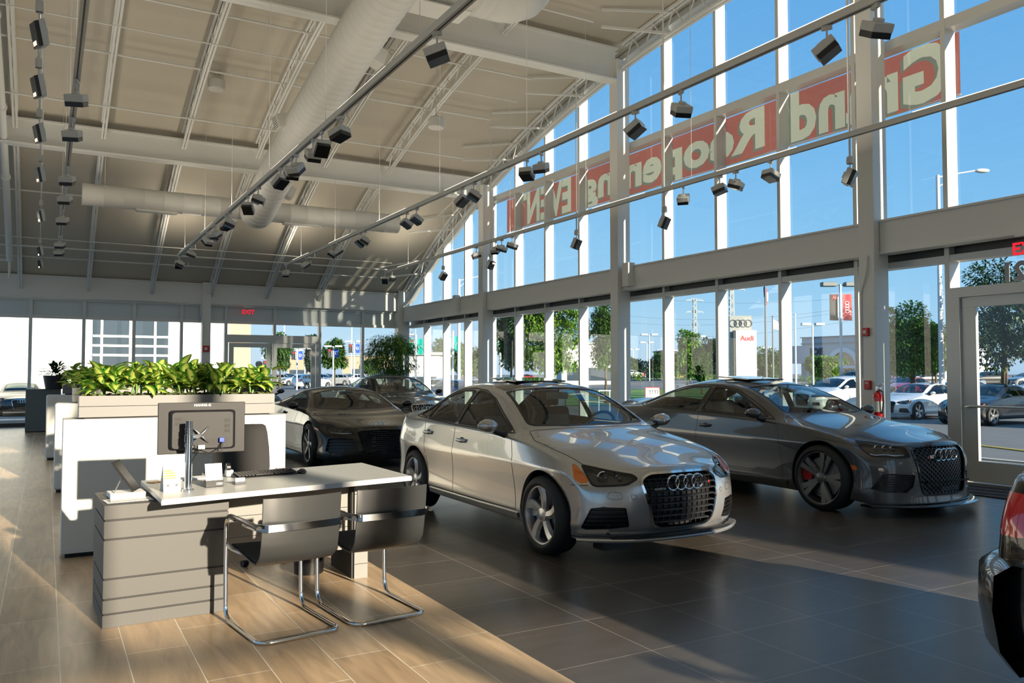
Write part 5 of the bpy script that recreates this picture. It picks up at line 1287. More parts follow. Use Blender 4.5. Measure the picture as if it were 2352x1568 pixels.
# tablet leaning on a stack of leaflets at the left end of the desk
p = onz(246, 1128, .735); f = MB(); R = Matrix.Rotation(radians(4), 3, 'Z')
base = onz(290, 1140, .706)
s = MB(); s.box((base.x, base.y + .02, .7215), (.20, .17, .030), R); s.build('leaflet_stack', M_PAPER, bevel=.001, label='stack of white leaflets under the leaning tablet', cat='leaflets')
q = onz(293, 1146, .706); s = MB(); s.T = Matrix.Translation((q.x, q.y - .03, .7065)) @ Matrix.Rotation(radians(6), 4, 'Z'); s.bx(-.13, .13, -.09, .07, 0, .0015); t = s.build('flyer', M_PAPER, label='glossy flyer lying at the front of the pedestal', cat='flyer')
s = MB(); s.T = Matrix.Translation((q.x, q.y - .03, .7082)) @ Matrix.Rotation(radians(6), 4, 'Z'); s.bx(-.11, .10, -.06, .05, 0, .0005); s.build('flyer_picture', mat('picture_grey', (.16, .17, .18), .3), t).matrix_parent_inverse.identity()
T2 = empty('tablet', (base.x + .015, base.y + .02, .738), 0, 'black tablet leaning on its prop over the leaflets', 'tablet')
u = Vector((.05, .155, 0)); v = Vector((-.125, -.0, .185)); nn = u.cross(v).normalized()
f = MB(); f.prism(rnd([(-.5, 0), (.5, 0), (.5, 1), (-.5, 1)], .02, 2), (.04, 0, 0), u, v, nn * .012); f.build('tablet_body', M_MON, T2)
f = MB(); f.prism([(-.46, .03), (.46, .03), (.46, .97), (-.46, .97)], Vector((.04, 0, 0)) + nn * .012, u, v, nn * .001); f.build('tablet_screen', mat('tablet_glass', (.02, .02, .025), .15), T2)
f = MB(); f.tube([Vector((.04, 0, 0)) + v * .55 - u * .1, (-.085, -.045, .0)], .004, 6); f.build('prop_leg', M_ALU, T2, smooth=True)
# tent card
c = onz(396, 1128, .753); t = empty('tent_card', (c.x, c.y, .7525), radians(9), 'white folded card with orange heading standing at the front of the desk', 'card')
f = MB(); f.prism([(-.052, 0), (.052, 0), (.048, 1), (-.048, 1)], (0, 0, 0), (1, 0, 0), (0, .035, .165), (0, .001, 0)); f.prism([(-.052, 0), (.052, 0), (.048, 1), (-.048, 1)], (0, .08, 0), (1, 0, 0), (0, -.042, .165), (0, .001, 0)); f.build('card', M_PAPER, t)
def on_card(mb, x0, x1, v0, v1, of=-.001): mb.add([(x0, .035 * v0 + of, .165 * v0), (x1, .035 * v0 + of, .165 * v0), (x1, .035 * v1 + of, .165 * v1), (x0, .035 * v1 + of, .165 * v1)], [(0, 1, 2, 3)])
f = MB(); on_card(f, -.045, .005, .72, .78); on_card(f, -.045, .02, .63, .69); on_card(f, -.045, .028, .54, .60); on_card(f, -.045, .026, .46, .51); f.build('orange_heading', mat('print_orange', (.62, .22, .02), .5), t)
def carshape(mb, cx, cz, s, mp):
    P = [(-1, .0), (-.98, .25), (-.62, .36), (-.3, .62), (.25, .64), (.6, .40), (.95, .30), (1, .05), (.8, 0)]
    mb.add([mp(cx + x * s, cz + z * s) for x, z in P], [tuple(range(len(P)))])
f = MB(); carshape(f, 0, .035, .042, lambda x, z: (x, .035 * z / .165 - .0012, z)); f.build('car_picture', mat('print_grey', (.34, .33, .32), .5), t)
f = MB(); 
for x in (-.025, .026): f.lathe([(.001, 0), (.008, 0), (.008, .0008)], 12, o=(x, .035 * .035 / .165 - .0022, .036), ax=(0, -1, 0))
f.build('car_picture_wheels', mat('print_dark', (.12, .12, .13), .5), t)
# leaflet holder with rings
c = onz(493, 1118, .753); t = empty('leaflet_holder', (c.x, c.y, .7525), radians(6), 'white leaflet card in a black holder with four small rings', 'card holder')
f = MB(); f.bx(-.055, .055, 0, .05, 0, .042); f.build('holder', M_BLK, t, bevel=.003)
f = MB(); f.prism([(-.052, 0), (.052, 0), (.052, 1), (-.052, 1)], (0, .006, .03), (1, 0, 0), (0, .03, .115), (0, .006, 0)); f.build('card', M_PAPER, t)
f = MB(); ringlogo(f, (.03, -.001, .02), (1, 0, 0), (0, 0, 1), .0065, .001, 14, 4); f.build('ring_badge', M_PAPER, t)
f = MB(); carshape(f, .025, .085, .018, lambda x, z: (x, .006 + .03 * (z - .03) / .115 - .001, z)); 
for k in range(2): f.add([(-.04, .006 + .03 * (z - .03) / .115 - .001, z) if i in (0, 3) else (.02, .006 + .03 * (z - .03) / .115 - .001, z) for i, z in enumerate((.118 - k * .012, .118 - k * .012, .120 - k * .012, .120 - k * .012))], [(0, 1, 2, 3)])
f.build('card_print', mat('print_mid', (.3, .3, .32), .5), t)
c = onz(553, 1112, .753); t = empty('card_holder', (c.x, c.y, .7525), radians(10), 'small holder of white business cards before the keyboard', 'card holder')
f = MB(); f.bx(-.036, .036, 0, .045, 0, .018); f.build('holder', mat('holder_grey', (.10, .10, .11), .3), t, bevel=.003); f = MB(); f.box((0, .02, .028), (.062, .02, .026)); f.build('cards', M_PAPER, t)
c = onz(525, 1095, .753); t = empty('tape_dispenser', (c.x, c.y + .02, .7525), 0, 'grey desk dispenser behind the leaflet holder', 'dispenser'); f = MB(); f.bx(-.02, .035, -.03, .03, 0, .05); f.build('dispenser_body', mat('dispenser_grey', (.30, .34, .36), .35), t, bevel=.012); f = MB(); f.lathe([(.012, -.012), (.03, -.012), (.03, .012), (.012, .012)], 18, o=(.0, 0, .065), ax=(1, 0, 0)); f.build('reel', M_BLK, t, auto=40)
# keyboard and mouse
a = onz(543, 1097, .756); b = onz(668, 1087, .756); k = empty('keyboard', ((a.x + b.x) / 2 + .02, (a.y + b.y) / 2 + .04, .7525), atan2(b.y - a.y, b.x - a.x), 'black computer keyboard on the desk', 'keyboard')
f = MB(); f.prism([(-.07, .006), (.075, .026), (.075, .0), (-.07, 0)], (-.225, 0, 0), (0, 1, 0), (0, 0, 1), (.45, 0, 0)); f.build('keyboard_case', M_BLK, k, bevel=.003)
f = MB()
for r in range(5):
    for q in range(18):
        if r == 0 and 4 < q < 11: continue
        y = -.052 + r * .024; z = .011 + (y + .07) / .145 * .02; f.box((-.205 + q * .0235, y, z + .003), (.018, .018, .008))
f.box((-.03, -.052, .016), (.13, .018, .008)); f.build('keys', mat('key_black', (.03, .03, .032), .35), k)
c = onz(695, 1086, .756); f = MB(); f.sphere((c.x, c.y + .02, .765), .05, 16, 8, (.65, 1.1, .45)); f.build('mouse', M_GBLK, smooth=True, label='black mouse at the right end of the keyboard', cat='mouse')
c = onz(357, 1107, .753); f = MB(); f.T = Matrix.Translation((c.x, c.y, .7525)) @ Matrix.Rotation(.5, 4, 'Z'); f.bx(-.045, .045, -.03, .03, 0, .003); f.build('orange_card', mat('card_orange', (.8, .32, .03), .5), label='orange card lying at the left edge of the desk top', cat='card')
c = onz(455, 1108, .753); f = MB(); f.T = Matrix.Translation((c.x, c.y + .25, .7525)) @ Matrix.Rotation(.2, 4, 'Z'); f.bx(-.1, .1, -.07, .07, 0, .006); f.build('paper_pile', M_PAPER, label='pile of papers on the desk behind the monitor pole', cat='papers')
# ---- partitions with planters
def leafmat(name, ce, ed, tr):
    m = bpy.data.materials.new(name); m.use_nodes = True; n = m.node_tree; b = n.nodes['Principled BSDF']; out = n.nodes['Material Output']
    uv = n.nodes.new('ShaderNodeUVMap'); sp = n.nodes.new('ShaderNodeSeparateXYZ'); n.links.new(uv.outputs[0], sp.inputs[0])
    ab = n.nodes.new('ShaderNodeMath'); ab.operation = 'ABSOLUTE'; n.links.new(sp.outputs[0], ab.inputs[0])
    wv = n.nodes.new('ShaderNodeTexNoise'); wv.inputs['Scale'].default_value = 9; n.links.new(uv.outputs[0], wv.inputs['Vector'])
    ad = n.nodes.new('ShaderNodeMath'); ad.operation = 'MULTIPLY_ADD'; ad.inputs[1].default_value = .55; n.links.new(wv.outputs[0], ad.inputs[0]); n.links.new(ab.outputs[0], ad.inputs[2])
    cr = n.nodes.new('ShaderNodeValToRGB'); cr.color_ramp.elements[0].position = .55; cr.color_ramp.elements[0].color = (*ce, 1); cr.color_ramp.elements[1].position = 1.0; cr.color_ramp.elements[1].color = (*ed, 1)
    n.links.new(ad.outputs[0], cr.inputs[0]); n.links.new(cr.outputs[0], b.inputs['Base Color']); b.inputs['Roughness'].default_value = .38
    t = n.nodes.new('ShaderNodeBsdfTranslucent'); n.links.new(cr.outputs[0], t.inputs[0]); s = n.nodes.new('ShaderNodeMixShader'); s.inputs[0].default_value = tr
    n.links.new(b.outputs[0], s.inputs[1]); n.links.new(t.outputs[0], s.inputs[2]); n.links.new(s.outputs[0], out.inputs[0]); return m
M_LEAF = leafmat('variegated_leaf', (.66, .74, .16), (.045, .19, .015), .38)
M_BAMB = leafmat('bamboo_leaf', (.16, .30, .04), (.05, .15, .02), .35)
M_DKLF = leafmat('dark_leaf', (.03, .07, .02), (.015, .04, .012), .1)
M_STEM = mat('green_stem', (.10, .20, .04), .5)
M_MOSS = mat('moss', (.16, .20, .05), .95, noise=(60, .5, 6), bump=(120, 1))
def leaf_obj(name, leaves, m, parent, nw=4, nl=6):
    "leaves: (origin, direction, up, length, width, droop)"
    V = []; Fc = []; UV = []
    for o, d, up, L, Wd, dr in leaves:
        d = d.normalized(); s = d.cross(up); s = s.normalized() if s.length > 1e-3 else Vector((1, 0, 0)); n_ = s.cross(d); b = len(V); p = Vector(o); ang = 0
        for i in range(nl + 1):
            t = i / nl; wd = Wd * .5 * (sin(pi * min(1, t ** .75)) ** .8 if 0 < t < 1 else 0.02)
            dd = (d * cos(dr * t) - n_ * sin(dr * t)); nn_ = (n_ * cos(dr * t) + d * sin(dr * t))
            for j in range(nw + 1):
                a = -1 + 2 * j / nw; V.append(tuple(p + s * (a * wd) + nn_ * (abs(a) * wd * .35))); UV.append((a, t * 2.5))
            p = p + dd * (L / nl)
        for i in range(nl):
            for j in range(nw): q = b + i * (nw + 1) + j; Fc.append((q, q + 1, q + nw + 2, q + nw + 1))
    me = bpy.data.meshes.new(name); me.from_pydata(V, [], Fc); me.materials.append(m); uvl = me.uv_layers.new(name='UVMap')
    li = np.empty(len(me.loops), dtype=np.int32); me.loops.foreach_get('vertex_index', li); uva = np.array(UV, dtype=np.float32)[li]; uvl.data.foreach_set('uv', uva.ravel())
    me.polygons.foreach_set('use_smooth', [True] * len(Fc)); me.update(); o_ = bpy.data.objects.new(name, me); COL.objects.link(o_)
    if parent is not None: o_.parent = parent; reg(o_, parent)
    return o_
def dumb_cane(loc, seed, label, group, sc=1.0, m=None, cnt=30):
    r = random.Random(seed); t = empty('leafy_plant', loc, 0, label, 'plant', group); lv = []; st = MB()
    for k in range(5):
        bx, by = r.uniform(-.10, .10) * sc, r.uniform(-.06, .06) * sc; h = r.uniform(.10, .22) * sc; lean = Vector((r.uniform(-.05, .05), r.uniform(-.04, .04), 0)) * sc
        topp = Vector((bx, by, h)) + lean; st.tube([(bx, by, 0), topp], .008 * sc, 6)
        for i in range(cnt // 5):
            a = r.uniform(0, 2 * pi); el = r.uniform(-.1, 1.15); o = Vector((bx, by, 0)).lerp(topp, r.uniform(.35, 1)); d = Vector((cos(a) * cos(el), sin(a) * cos(el), sin(el))); o = o + d * .04 * sc
            lv.append((o, d, Vector((0, 0, 1)) if el < 1.2 else Vector((cos(a), sin(a), 0)), r.uniform(.11, .19) * sc, r.uniform(.07, .11) * sc, r.uniform(.2, 1.1)))
    st.build('stems', M_STEM, t); leaf_obj('foliage', lv, m or M_LEAF, t); return t
def partition(x0, x1, y, lb, seams, name_i):
    t = empty('partition', ((x0 + x1) / 2, y, 0), 0, lb, 'partition', 'white desk partitions with planters'); w = (x1 - x0) / 2
    f = MB(); f.bx(-w, w, 0, .36, .035, 1.10); f.build('partition_body', M_LAMW, t, bevel=.004 if name_i == 0 else .03)
    f = MB(); f.bx(-w + .03, w - .03, .03, .33, 0, .035); f.build('plinth', M_DARKG, t)
    f = MB()
    for s in seams: f.bx(s - (x0 + x1) / 2 - .0015, s - (x0 + x1) / 2 + .0015, -.001, 0.01, .04, 1.099)
    if f.v: f.build('seam', mat('seam_grey', (.35, .35, .33), .6), t)
def planter(x0, x1, y, lb, n, pl, sc=1.0, seed=1, moss=True):
    t = empty('planter', ((x0 + x1) / 2, y, 1.10), 0, lb, 'planter', 'grey planters on the partitions'); w = (x1 - x0) / 2; M_ = mat('planter_grey', (.15, .15, .147), .45)
    f = MB(); f.bx(-w + .04, w - .04, .03, .27, 0, .014); f.build('planter_foot', M_DARKG, t)
    for z0, z1, nm in ((.014, .100, 'lower_board'), (.104, .188, 'upper_board')):
        f = MB(); f.bx(-w, w, 0, .012, z0, z1); f.bx(-w, w, .288, .30, z0, z1); f.bx(-w, -w + .012, .012, .288, z0, z1); f.bx(w - .012, w, .012, .288, z0, z1); f.build(nm, M_, t)
    r = random.Random(seed); rows = []
    for i in range(int((x1 - x0) / .02)):
        rows.append([(-w + .013 + i * (2 * w - .026) / (int((x1 - x0) / .02) - 1), .014 + j * .027, .178 + r.uniform(0, .03)) for j in range(11)])
    f = MB(); f.grid(rows); o = f.build('moss', M_MOSS, t, smooth=True)
    for i in range(n):
        x = x0 + (x1 - x0) * (i + .5) / n + r.uniform(-.03, .03); dumb_cane((x, y + .15 + r.uniform(-.04, .03), 1.27), seed * 31 + i, pl % (i + 1), 'variegated plants in the planters', sc * r.uniform(.9, 1.12), cnt=45)
partition(.13, 1.895, 7.45, 'nearest white partition right behind the desk', (.735, 1.60), 0)
planter(.24, 1.80, 7.48, 'nearest grey planter full of plants on the partition behind the desk', 9, 'variegated plant in the nearest planter, %d from its left end', 1.0, 3)
partition(.11, 1.9, 11.55, 'second white partition showing left of the nearest one', (), 1)
planter(.30, 1.85, 11.6, 'second grey planter just left of the nearest one', 6, 'variegated plant in the second planter, %d from its left end', 1.15, 5)
partition(.02, 1.9, 15.9, 'third white partition seen at the left as a narrow strip', (), 1)
planter(.26, 1.8, 16.0, 'third grey planter, farthest of the row', 5, 'variegated plant in the farthest planter, %d from its left end', 1.15, 8)
f = MB(); f.bx(-.42, .35, 23.6, 24.2, .02, 1.07); f.build('cabinet', mat('cabinet_grey', (.11, .13, .13), .5), bevel=.004, label='tall dark grey cabinet near the rear glass wall', cat='cabinet')
pp = empty('potted_plant', (.22, 23.6, 1.07), 0, 'dark leafy plant in a black pot on the grey cabinet', 'plant'); f = MB(); f.lathe([(.001, 0), (.22, 0), (.28, .34), (.25, .34), (.24, .3)], 20); f.build('pot', M_BLK, pp, auto=40)
r = random.Random(4); lv = []
for i in range(90): a = r.uniform(0, 6.28); el = r.uniform(-.1, 1.3); d = Vector((cos(a) * cos(el), sin(a) * cos(el), sin(el))); lv.append((Vector((0, 0, .36)) + d * r.uniform(.05, .28), d, Vector((0, 0, 1)), .16, .07, .8))
leaf_obj('foliage', lv, M_DKLF, pp)
# bamboo-like tree in the corner
bt = empty('potted_tree', (9.05, 23.2, 0), 0, 'tall leafy indoor tree standing in the far corner of the glass walls', 'plant')
f = MB(); f.lathe([(.001, 0), (.25, 0), (.32, .5), (.29, .5), (.28, .45)], 24); f.build('pot', M_BLK, bt, auto=40)
r = random.Random(9); lv = []; st = MB()
for k in range(12):
    a = 6.28 * k / 12 + r.uniform(-.2, .2); b_ = Vector((cos(a) * .1, sin(a) * .1, .45)); q_ = r.uniform(.25, .6); tp = Vector((cos(a) * q_, sin(a) * q_, r.uniform(1.9, 2.55))); st.tube([b_, (b_ + tp) / 2 + Vector((0, 0, .15)), tp], [.014, .010, .004], 6)
tufts = []
for k in range(150):
    v = Vector((r.gauss(0, 1), r.gauss(0, 1), r.gauss(0, 1))).normalized() * r.uniform(.35, 1) ** .6; tufts.append(Vector((v.x * .72, v.y * .72, 2.0 + v.z * (.62 if v.z > 0 else .75))))
for i in range(5200):
    q = tufts[i % 150]; o_ = q + Vector((r.gauss(0, .10), r.gauss(0, .10), r.gauss(0, .09))); out = (q - Vector((0, 0, 2.0))); aa = atan2(out.y, out.x) + r.uniform(-1.2, 1.2)
    d = Vector((cos(aa), sin(aa), r.uniform(-1.1, .5))); lv.append((o_, d, Vector((0, 0, 1)), r.uniform(.12, .20), r.uniform(.018, .028), r.uniform(.3, 1.1)))
st.build('stems', M_STEM, bt, smooth=True); leaf_obj('foliage', lv, M_BAMB, bt, 2, 4)
# ================================================================= cars in the hall
S = empty('sedan', (4.42, 5.72, 0), CAR_RZ, 'silver sedan with black glass roof in the middle of the hall', 'car'); build_car('a', A3, M_SILV, S)
# sunroof panel tilted open, mats of detail that only this car shows
f = MB(); f.T = Matrix.Translation((-1.42, 0, 1.400)) @ Matrix.Rotation(radians(3.2), 4, 'Y'); f.bx(-.56, .0, -.30, .30, -.02, -.004); f.build('sunroof', mat('roof_glass', (.008, .009, .011), .04, coat=1), S, bevel=.004)
f = MB(); f.bx(.36, .50, -.62, -.34, .09, .17); f.build('jacking_block', M_BLK, S)
f = MB(); rows = []
for i in range(33):
    a = -1 + i / 16; y = a * .84; x = .725 - .30 * abs(a) ** 2.8; rows.append([(x - .03, y, .168), (x + .018, y, .172), (x + .024, y, .186), (x + .010, y, .198), (x - .06, y, .200), (x - .06, y, .172)])
f.grid(rows, True); f.build('front_lip', M_SILV, S, auto=40)
f = MB(); rows = []
for i in range(25):
    a = -1 + i / 12; y = a * .62; x = .745 - .30 * abs(y / .84) ** 2.8; h = .022 * (1 - abs(a) ** 3); rows.append([(x - .05, y, .204), (x - .004, y, .204), (x - .004, y, .206 + h), (x - .05, y, .206 + h)])
f.grid(rows, True); f.build('lower_slot', M_BLK, S)
f = MB(); f.box((.752, .24, .605), (.004, .012, .018)); f.build('badge_mark', mat('badge_red', (.6, .02, .02), .4), S)
f = MB(); put_text(f, 'quattro', .034, (.742, -.25, .565), (0.12, 1, 0), (0, 0, 1), offset=.0006); f.build('grille_lettering', M_CHR, S)
F = empty('fastback', (8.18, 6.03, 0), CAR_RZ, 'dark grey fastback with black honeycomb grille beside the facade', 'car'); build_car('b', RS, M_GRAY, F)
f = MB(); f.T = Matrix.Translation((-1.6, 0, 1.402)) @ Matrix.Rotation(radians(3.4), 4, 'Y'); f.bx(-.60, .0, -.32, .32, -.02, -.004); f.build('sunroof', MATS['roof_glass'], F, bevel=.004)
f = MB(); put_text(f, 'RS7', .045, (.860, -.27, .60), (0, 1, 0), (0, 0, 1), offset=.001); f.build('grille_lettering', M_CHR, F)
f = MB(); f.box((.860, -.335, .612), (.004, .022, .026)); f.build('badge_mark', MATS['badge_red'], F)
f = MB(); put_text(f, 'quattro', .085, (.872, 0, .262), (0, 1, 0), (0, 0, 1), offset=.002, spacing=1.15); f.build('grille_lettering', mat('lettering_dark', (.05, .055, .06), .35, .5), F)
f = MB(); f.prism([(-.36, .0), (.36, .0), (.34, .016), (-.34, .016)], (.862, 0, .345), (0, 1, 0), (0, 0, 1), (-.03, 0, 0)); f.build('grille_crossbar', M_GBLK, F)
f = MB(); rows = []
for i in range(25): 
    a = -1 + i / 12; y = a * .86; x = .93 - .36 * abs(a) ** 2.6; rows.append([(x, y, .105), (x + .02, y, .115), (x - .02, y, .125), (x - .12, y, .125), (x - .12, y, .105)])
f.grid(rows, True); f.build('front_splitter', M_GRAY, F, auto=40)
CP = empty('coupe', (4.60, 13.0, 0), CAR_RZ, 'low black sports coupe parked behind the silver sedan', 'car'); build_car('c', R8, M_BPNT, CP)
BIG = variant(RS, wheel=(.35, .25, .25, 'y'), rimmat='a', redcal=False, mesh=None, bars=7, slats=4, roofglass=None, gframe=.024, drl=None,
    zt=[(x, z + (.03 if z > 1.1 else 0)) for x, z in RS['zt']], zr=[(x, z + (.03 if z > 1.1 else 0)) for x, z in RS['zr']], windows=[([(x, z + (.02 if z > 1.1 else 0)) for x, z in pl], n) for pl, n in RS['windows']], trimmat=M_CHR,
    frontcuts=[('grille', [(0, .74), (-.36, .735, .05), (-.42, .69, .04), (-.36, .33, .03), (-.31, .27, .04), (0, .26)], M_CHR)] + RS['frontcuts'][1:3], barmat=M_CHR)
BS = empty('sedan', (7.9, 18.6, 0), CAR_RZ, 'large black sedan with chrome grille bars near the far corner', 'car'); build_car('d', BIG, M_BPNT, BS)
HB = variant(A3, roofglass=None, frontcuts=A3['frontcuts'][:4])
HC = empty('sedan', (4.3, 20.6, 0), CAR_RZ, 'black car half hidden by the plants, only mirror and front showing', 'car'); build_car('e', HB, M_BPNT, HC)
# rear corner of a black car at the right edge
SV = variant(A3, roofglass=None, frontcuts=[], rearcuts=[('tail_light', [(-3.20, .92, .93), (-3.36, .86, .95), (-3.50, .68, .95), (-3.54, .50, .93), (-3.555, .48, .80), (-3.50, .72, .765), (-3.36, .90, .765), (-3.24, .93, .83)], M_RED)],
    ys=[(x, y if x > -2.9 else .82) for x, y in A3['ys']], w=[(x, y if x > -3 else .89) for x, y in A3['w']], rear=dict(x=[-3.44, -3.48, -3.55, -3.57, -3.55, -3.54, -3.50], z=[.25, .24, .34, .50, .72, .88, 1.0], k=[.10, .10, .11, .12, .13, .13, .13], p=4.0))
EC = empty('sedan', (4.52, -1.34, 0), CAR_RZ, 'black car cut off by the right edge, rear corner with red tail lamp', 'car'); build_car('f', SV, M_BPNT, EC)
f = MB(); rows = []
for i in range(25): 
    a = -1 + i / 12; y = a * .955; x = -3.70 + .30 * abs(a) ** 4; rows.append([(x + .10, y, .20), (x + .02, y, .28), (x - .01, y, .45), (x + .0, y, .60), (x + .08, y, .66), (x + .2, y, .66), (x + .2, y, .25)])
f.grid(rows, True); f.build('bumper', M_BPNT, EC, auto=60)
for s in (-1, 1): f = MB(); f.tube([(-3.35, s * .50, .24), (-3.66, s * .50, .235)], .055, 16, sc=(.75, 1.3)); f.build('exhaust_tip', M_CHR, EC, auto=40)
# ================================================================= outdoors
def gz(x, y):
    s = x * .8686 - y * .4956; d = x * .4956 + y * .8686
    base = -.3 + .30 * max(0, min(1, (20 - x) / 8)) * (1 if y < 26 else 0)
    k = max(0, min(1, (s - 2) / 14)); r = max(0, min(1, (d - 50) / 90)) * .78 * k
    return base + r
def gmat():
    m = bpy.data.materials.new('ground_cover'); m.use_nodes = True; n = m.node_tree; b = n.nodes['Principled BSDF']; ge = n.nodes.new('ShaderNodeNewGeometry')
    nz = n.nodes.new('ShaderNodeTexNoise'); nz.inputs['Scale'].default_value = 1.5; nz.inputs['Detail'].default_value = 8; n.links.new(ge.outputs['Position'], nz.inputs['Vector'])
    cr = n.nodes.new('ShaderNodeValToRGB'); cr.color_ramp.elements[0].color = (.13, .13, .128, 1); cr.color_ramp.elements[1].color = (.19, .188, .18, 1); n.links.new(nz.outputs[0], cr.inputs[0]); n.links.new(cr.outputs[0], b.inputs['Base Color']); b.inputs['Roughness'].default_value = .85
    return m
M_ASP = gmat(); M_GRASS = mat('grass_cover', (.13, .24, .035), .9, noise=(3, .35, 8))
xsg = [-160, -80, -40, -20, -10, XG + .1, 14, 17, 20, 24, 30, 40, 55, 75, 100, 140, 200, 300, 500]; ysg = [-60, -30, -8, 0, 6, 12, 18, 26.4, 30, 36, 45, 60, 80, 110, 150, 220, 350, 600]
f = MB(); b = []
for i in range(len(xsg) - 1):
    for j in range(len(ysg) - 1):
        if xsg[i + 1] <= XG + .11 and ysg[j + 1] <= 26.41 and ysg[j] >= -8 and xsg[i] >= -10: continue
        q = [(xsg[i], ysg[j]), (xsg[i + 1], ysg[j]), (xsg[i + 1], ysg[j + 1]), (xsg[i], ysg[j + 1])]; f.add([(x, y, gz(x, y)) for x, y in q], [(0, 1, 2, 3)])
f.build('ground', M_ASP, kind='structure')
f = MB(); f.bx(-30, XL - .25, -30, 26, -.02, .0); f.bx(XL - .25, 24, -34, -8.3, -.02, .0); f.build('bounce_apron', mat('pale_concrete', (.62, .60, .56), .8, noise=(1.5, .08)), kind='structure')  # unseen pale slab added to bounce sunlight up to the ceiling
f = MB(); f.bx(XL - .2, XG + .1, YB + .15, 30, -.4, .03); f.build('pavement', MATS['pale_concrete'], kind='structure')
def patch(name, px0, px1, d0, d1, m, lb, cat, n=6, up=.03):
    rows = []
    for i in range(n + 1):
        d = d0 + (d1 - d0) * i / n; row = []
        for k in range(n + 1): p = atg(px0 + (px1 - px0) * k / n, d); row.append((p.x, p.y, gz(p.x, p.y) + up))
        rows.append(row)
    f = MB(); f.grid(rows); return f.build(name, m, label=lb, cat=cat)
patch('lawn', 1300, 1760, 44, 78, M_GRASS, 'bright green lawn seen between the mullions behind the cars', 'lawn')['kind'] = 'stuff'
patch('lawn', 1900, 2700, 48, 62, M_GRASS, 'strip of grass beyond the first row of parked cars at the right', 'lawn', up=.02)['kind'] = 'stuff'
patch('lawn', 1450, 1900, 132, 141, M_GRASS, 'thin grass verge across the road in front of the distant lot', 'lawn', up=.05)['kind'] = 'stuff'
for (p0, p1, w_, m_, lb) in (((2200, 20.5), (2700, 14), .12, mat('line_yellow', (.65, .45, .06), .6), 'yellow painted line on the asphalt outside the door'), ((2000, 17.0), (2700, 12.5), .14, mat('kerb_pale', (.55, .54, .5), .7), 'pale kerb line outside the door')):
    a = atg(*p0); b = atg(*p1); a.z = gz(a.x, a.y) + .02; b.z = gz(b.x, b.y) + .02; f = MB(); f.bar(a, b, w_, .02); f.build('painted_line', m_, label=lb, cat='line')
# trees
M_BARK = mat('bark', (.09, .07, .05), .9, noise=(8, .4))
def treemat(name, c1, c2): return leafmat(name, c1, c2, .38)
TMATS = [treemat('tree_leaf_bright', (.17, .32, .035), (.09, .20, .02)), treemat('tree_leaf_mid', (.08, .17, .03), (.05, .12, .02)), treemat('tree_leaf_dark', (.035, .075, .03), (.025, .06, .022))]
def tree(px, d, ytop, wpx, ybot, k, label, group, n=1500, seed=0, leaf=1.0):
    b = atg(px, d); zg = gz(b.x, b.y); top = at(px, ytop, d).z; bot = max(zg + .1, at(px, ybot, d).z); R = wpx / CAM_F * d / 2; H = (top - bot) / 2
    t = empty('tree', (b.x, b.y, zg), 0, label, 'tree', group); r = random.Random(seed + px); cz = bot - zg + H
    f = MB(); f.tube([(0, 0, 0), (r.uniform(-.1, .1), 0, cz * .6), (0, 0, cz + H * .5)], [max(.08, R * .07), max(.06, R * .05), .03], 7)
    for i in range(7): a = r.uniform(0, 6.28); f.tube([(0, 0, cz - H * .5 + i * H * .15), (cos(a) * R * .6, sin(a) * R * .6, cz + r.uniform(-.3, .5) * H)], [R * .03, .015], 5)
    f.build('trunk', M_BARK, t, smooth=True)
    cl = [(Vector((cos(a) * R * q, sin(a) * R * q, cz + H * r.uniform(-.75, .8))), r.uniform(.22, .42)) for a, q in [(r.uniform(0, 6.28), r.uniform(.1, .72)) for _ in range(26)]] + [(Vector((0, 0, cz + H * .6)), .4), (Vector((0, 0, cz)), .6)]
    lv = []; s = max(.12, .011 * d * .42) * leaf
    for i in range(n):
        c, q = cl[i % len(cl)]; v = Vector((r.gauss(0, 1), r.gauss(0, 1), r.gauss(0, 1))).normalized(); p = c + Vector((v.x * R * q, v.y * R * q, v.z * H * q * .9)) * r.uniform(.65, 1.08)
        d_ = (v + Vector((r.uniform(-.8, .8), r.uniform(-.8, .8), r.uniform(-.9, .3)))).normalized(); lv.append((p, d_, Vector((0, 0, 1)), s * r.uniform(.7, 1.4), s * .6, .5))
    leaf_obj('crown', lv, TMATS[k], t, 2, 2); return t
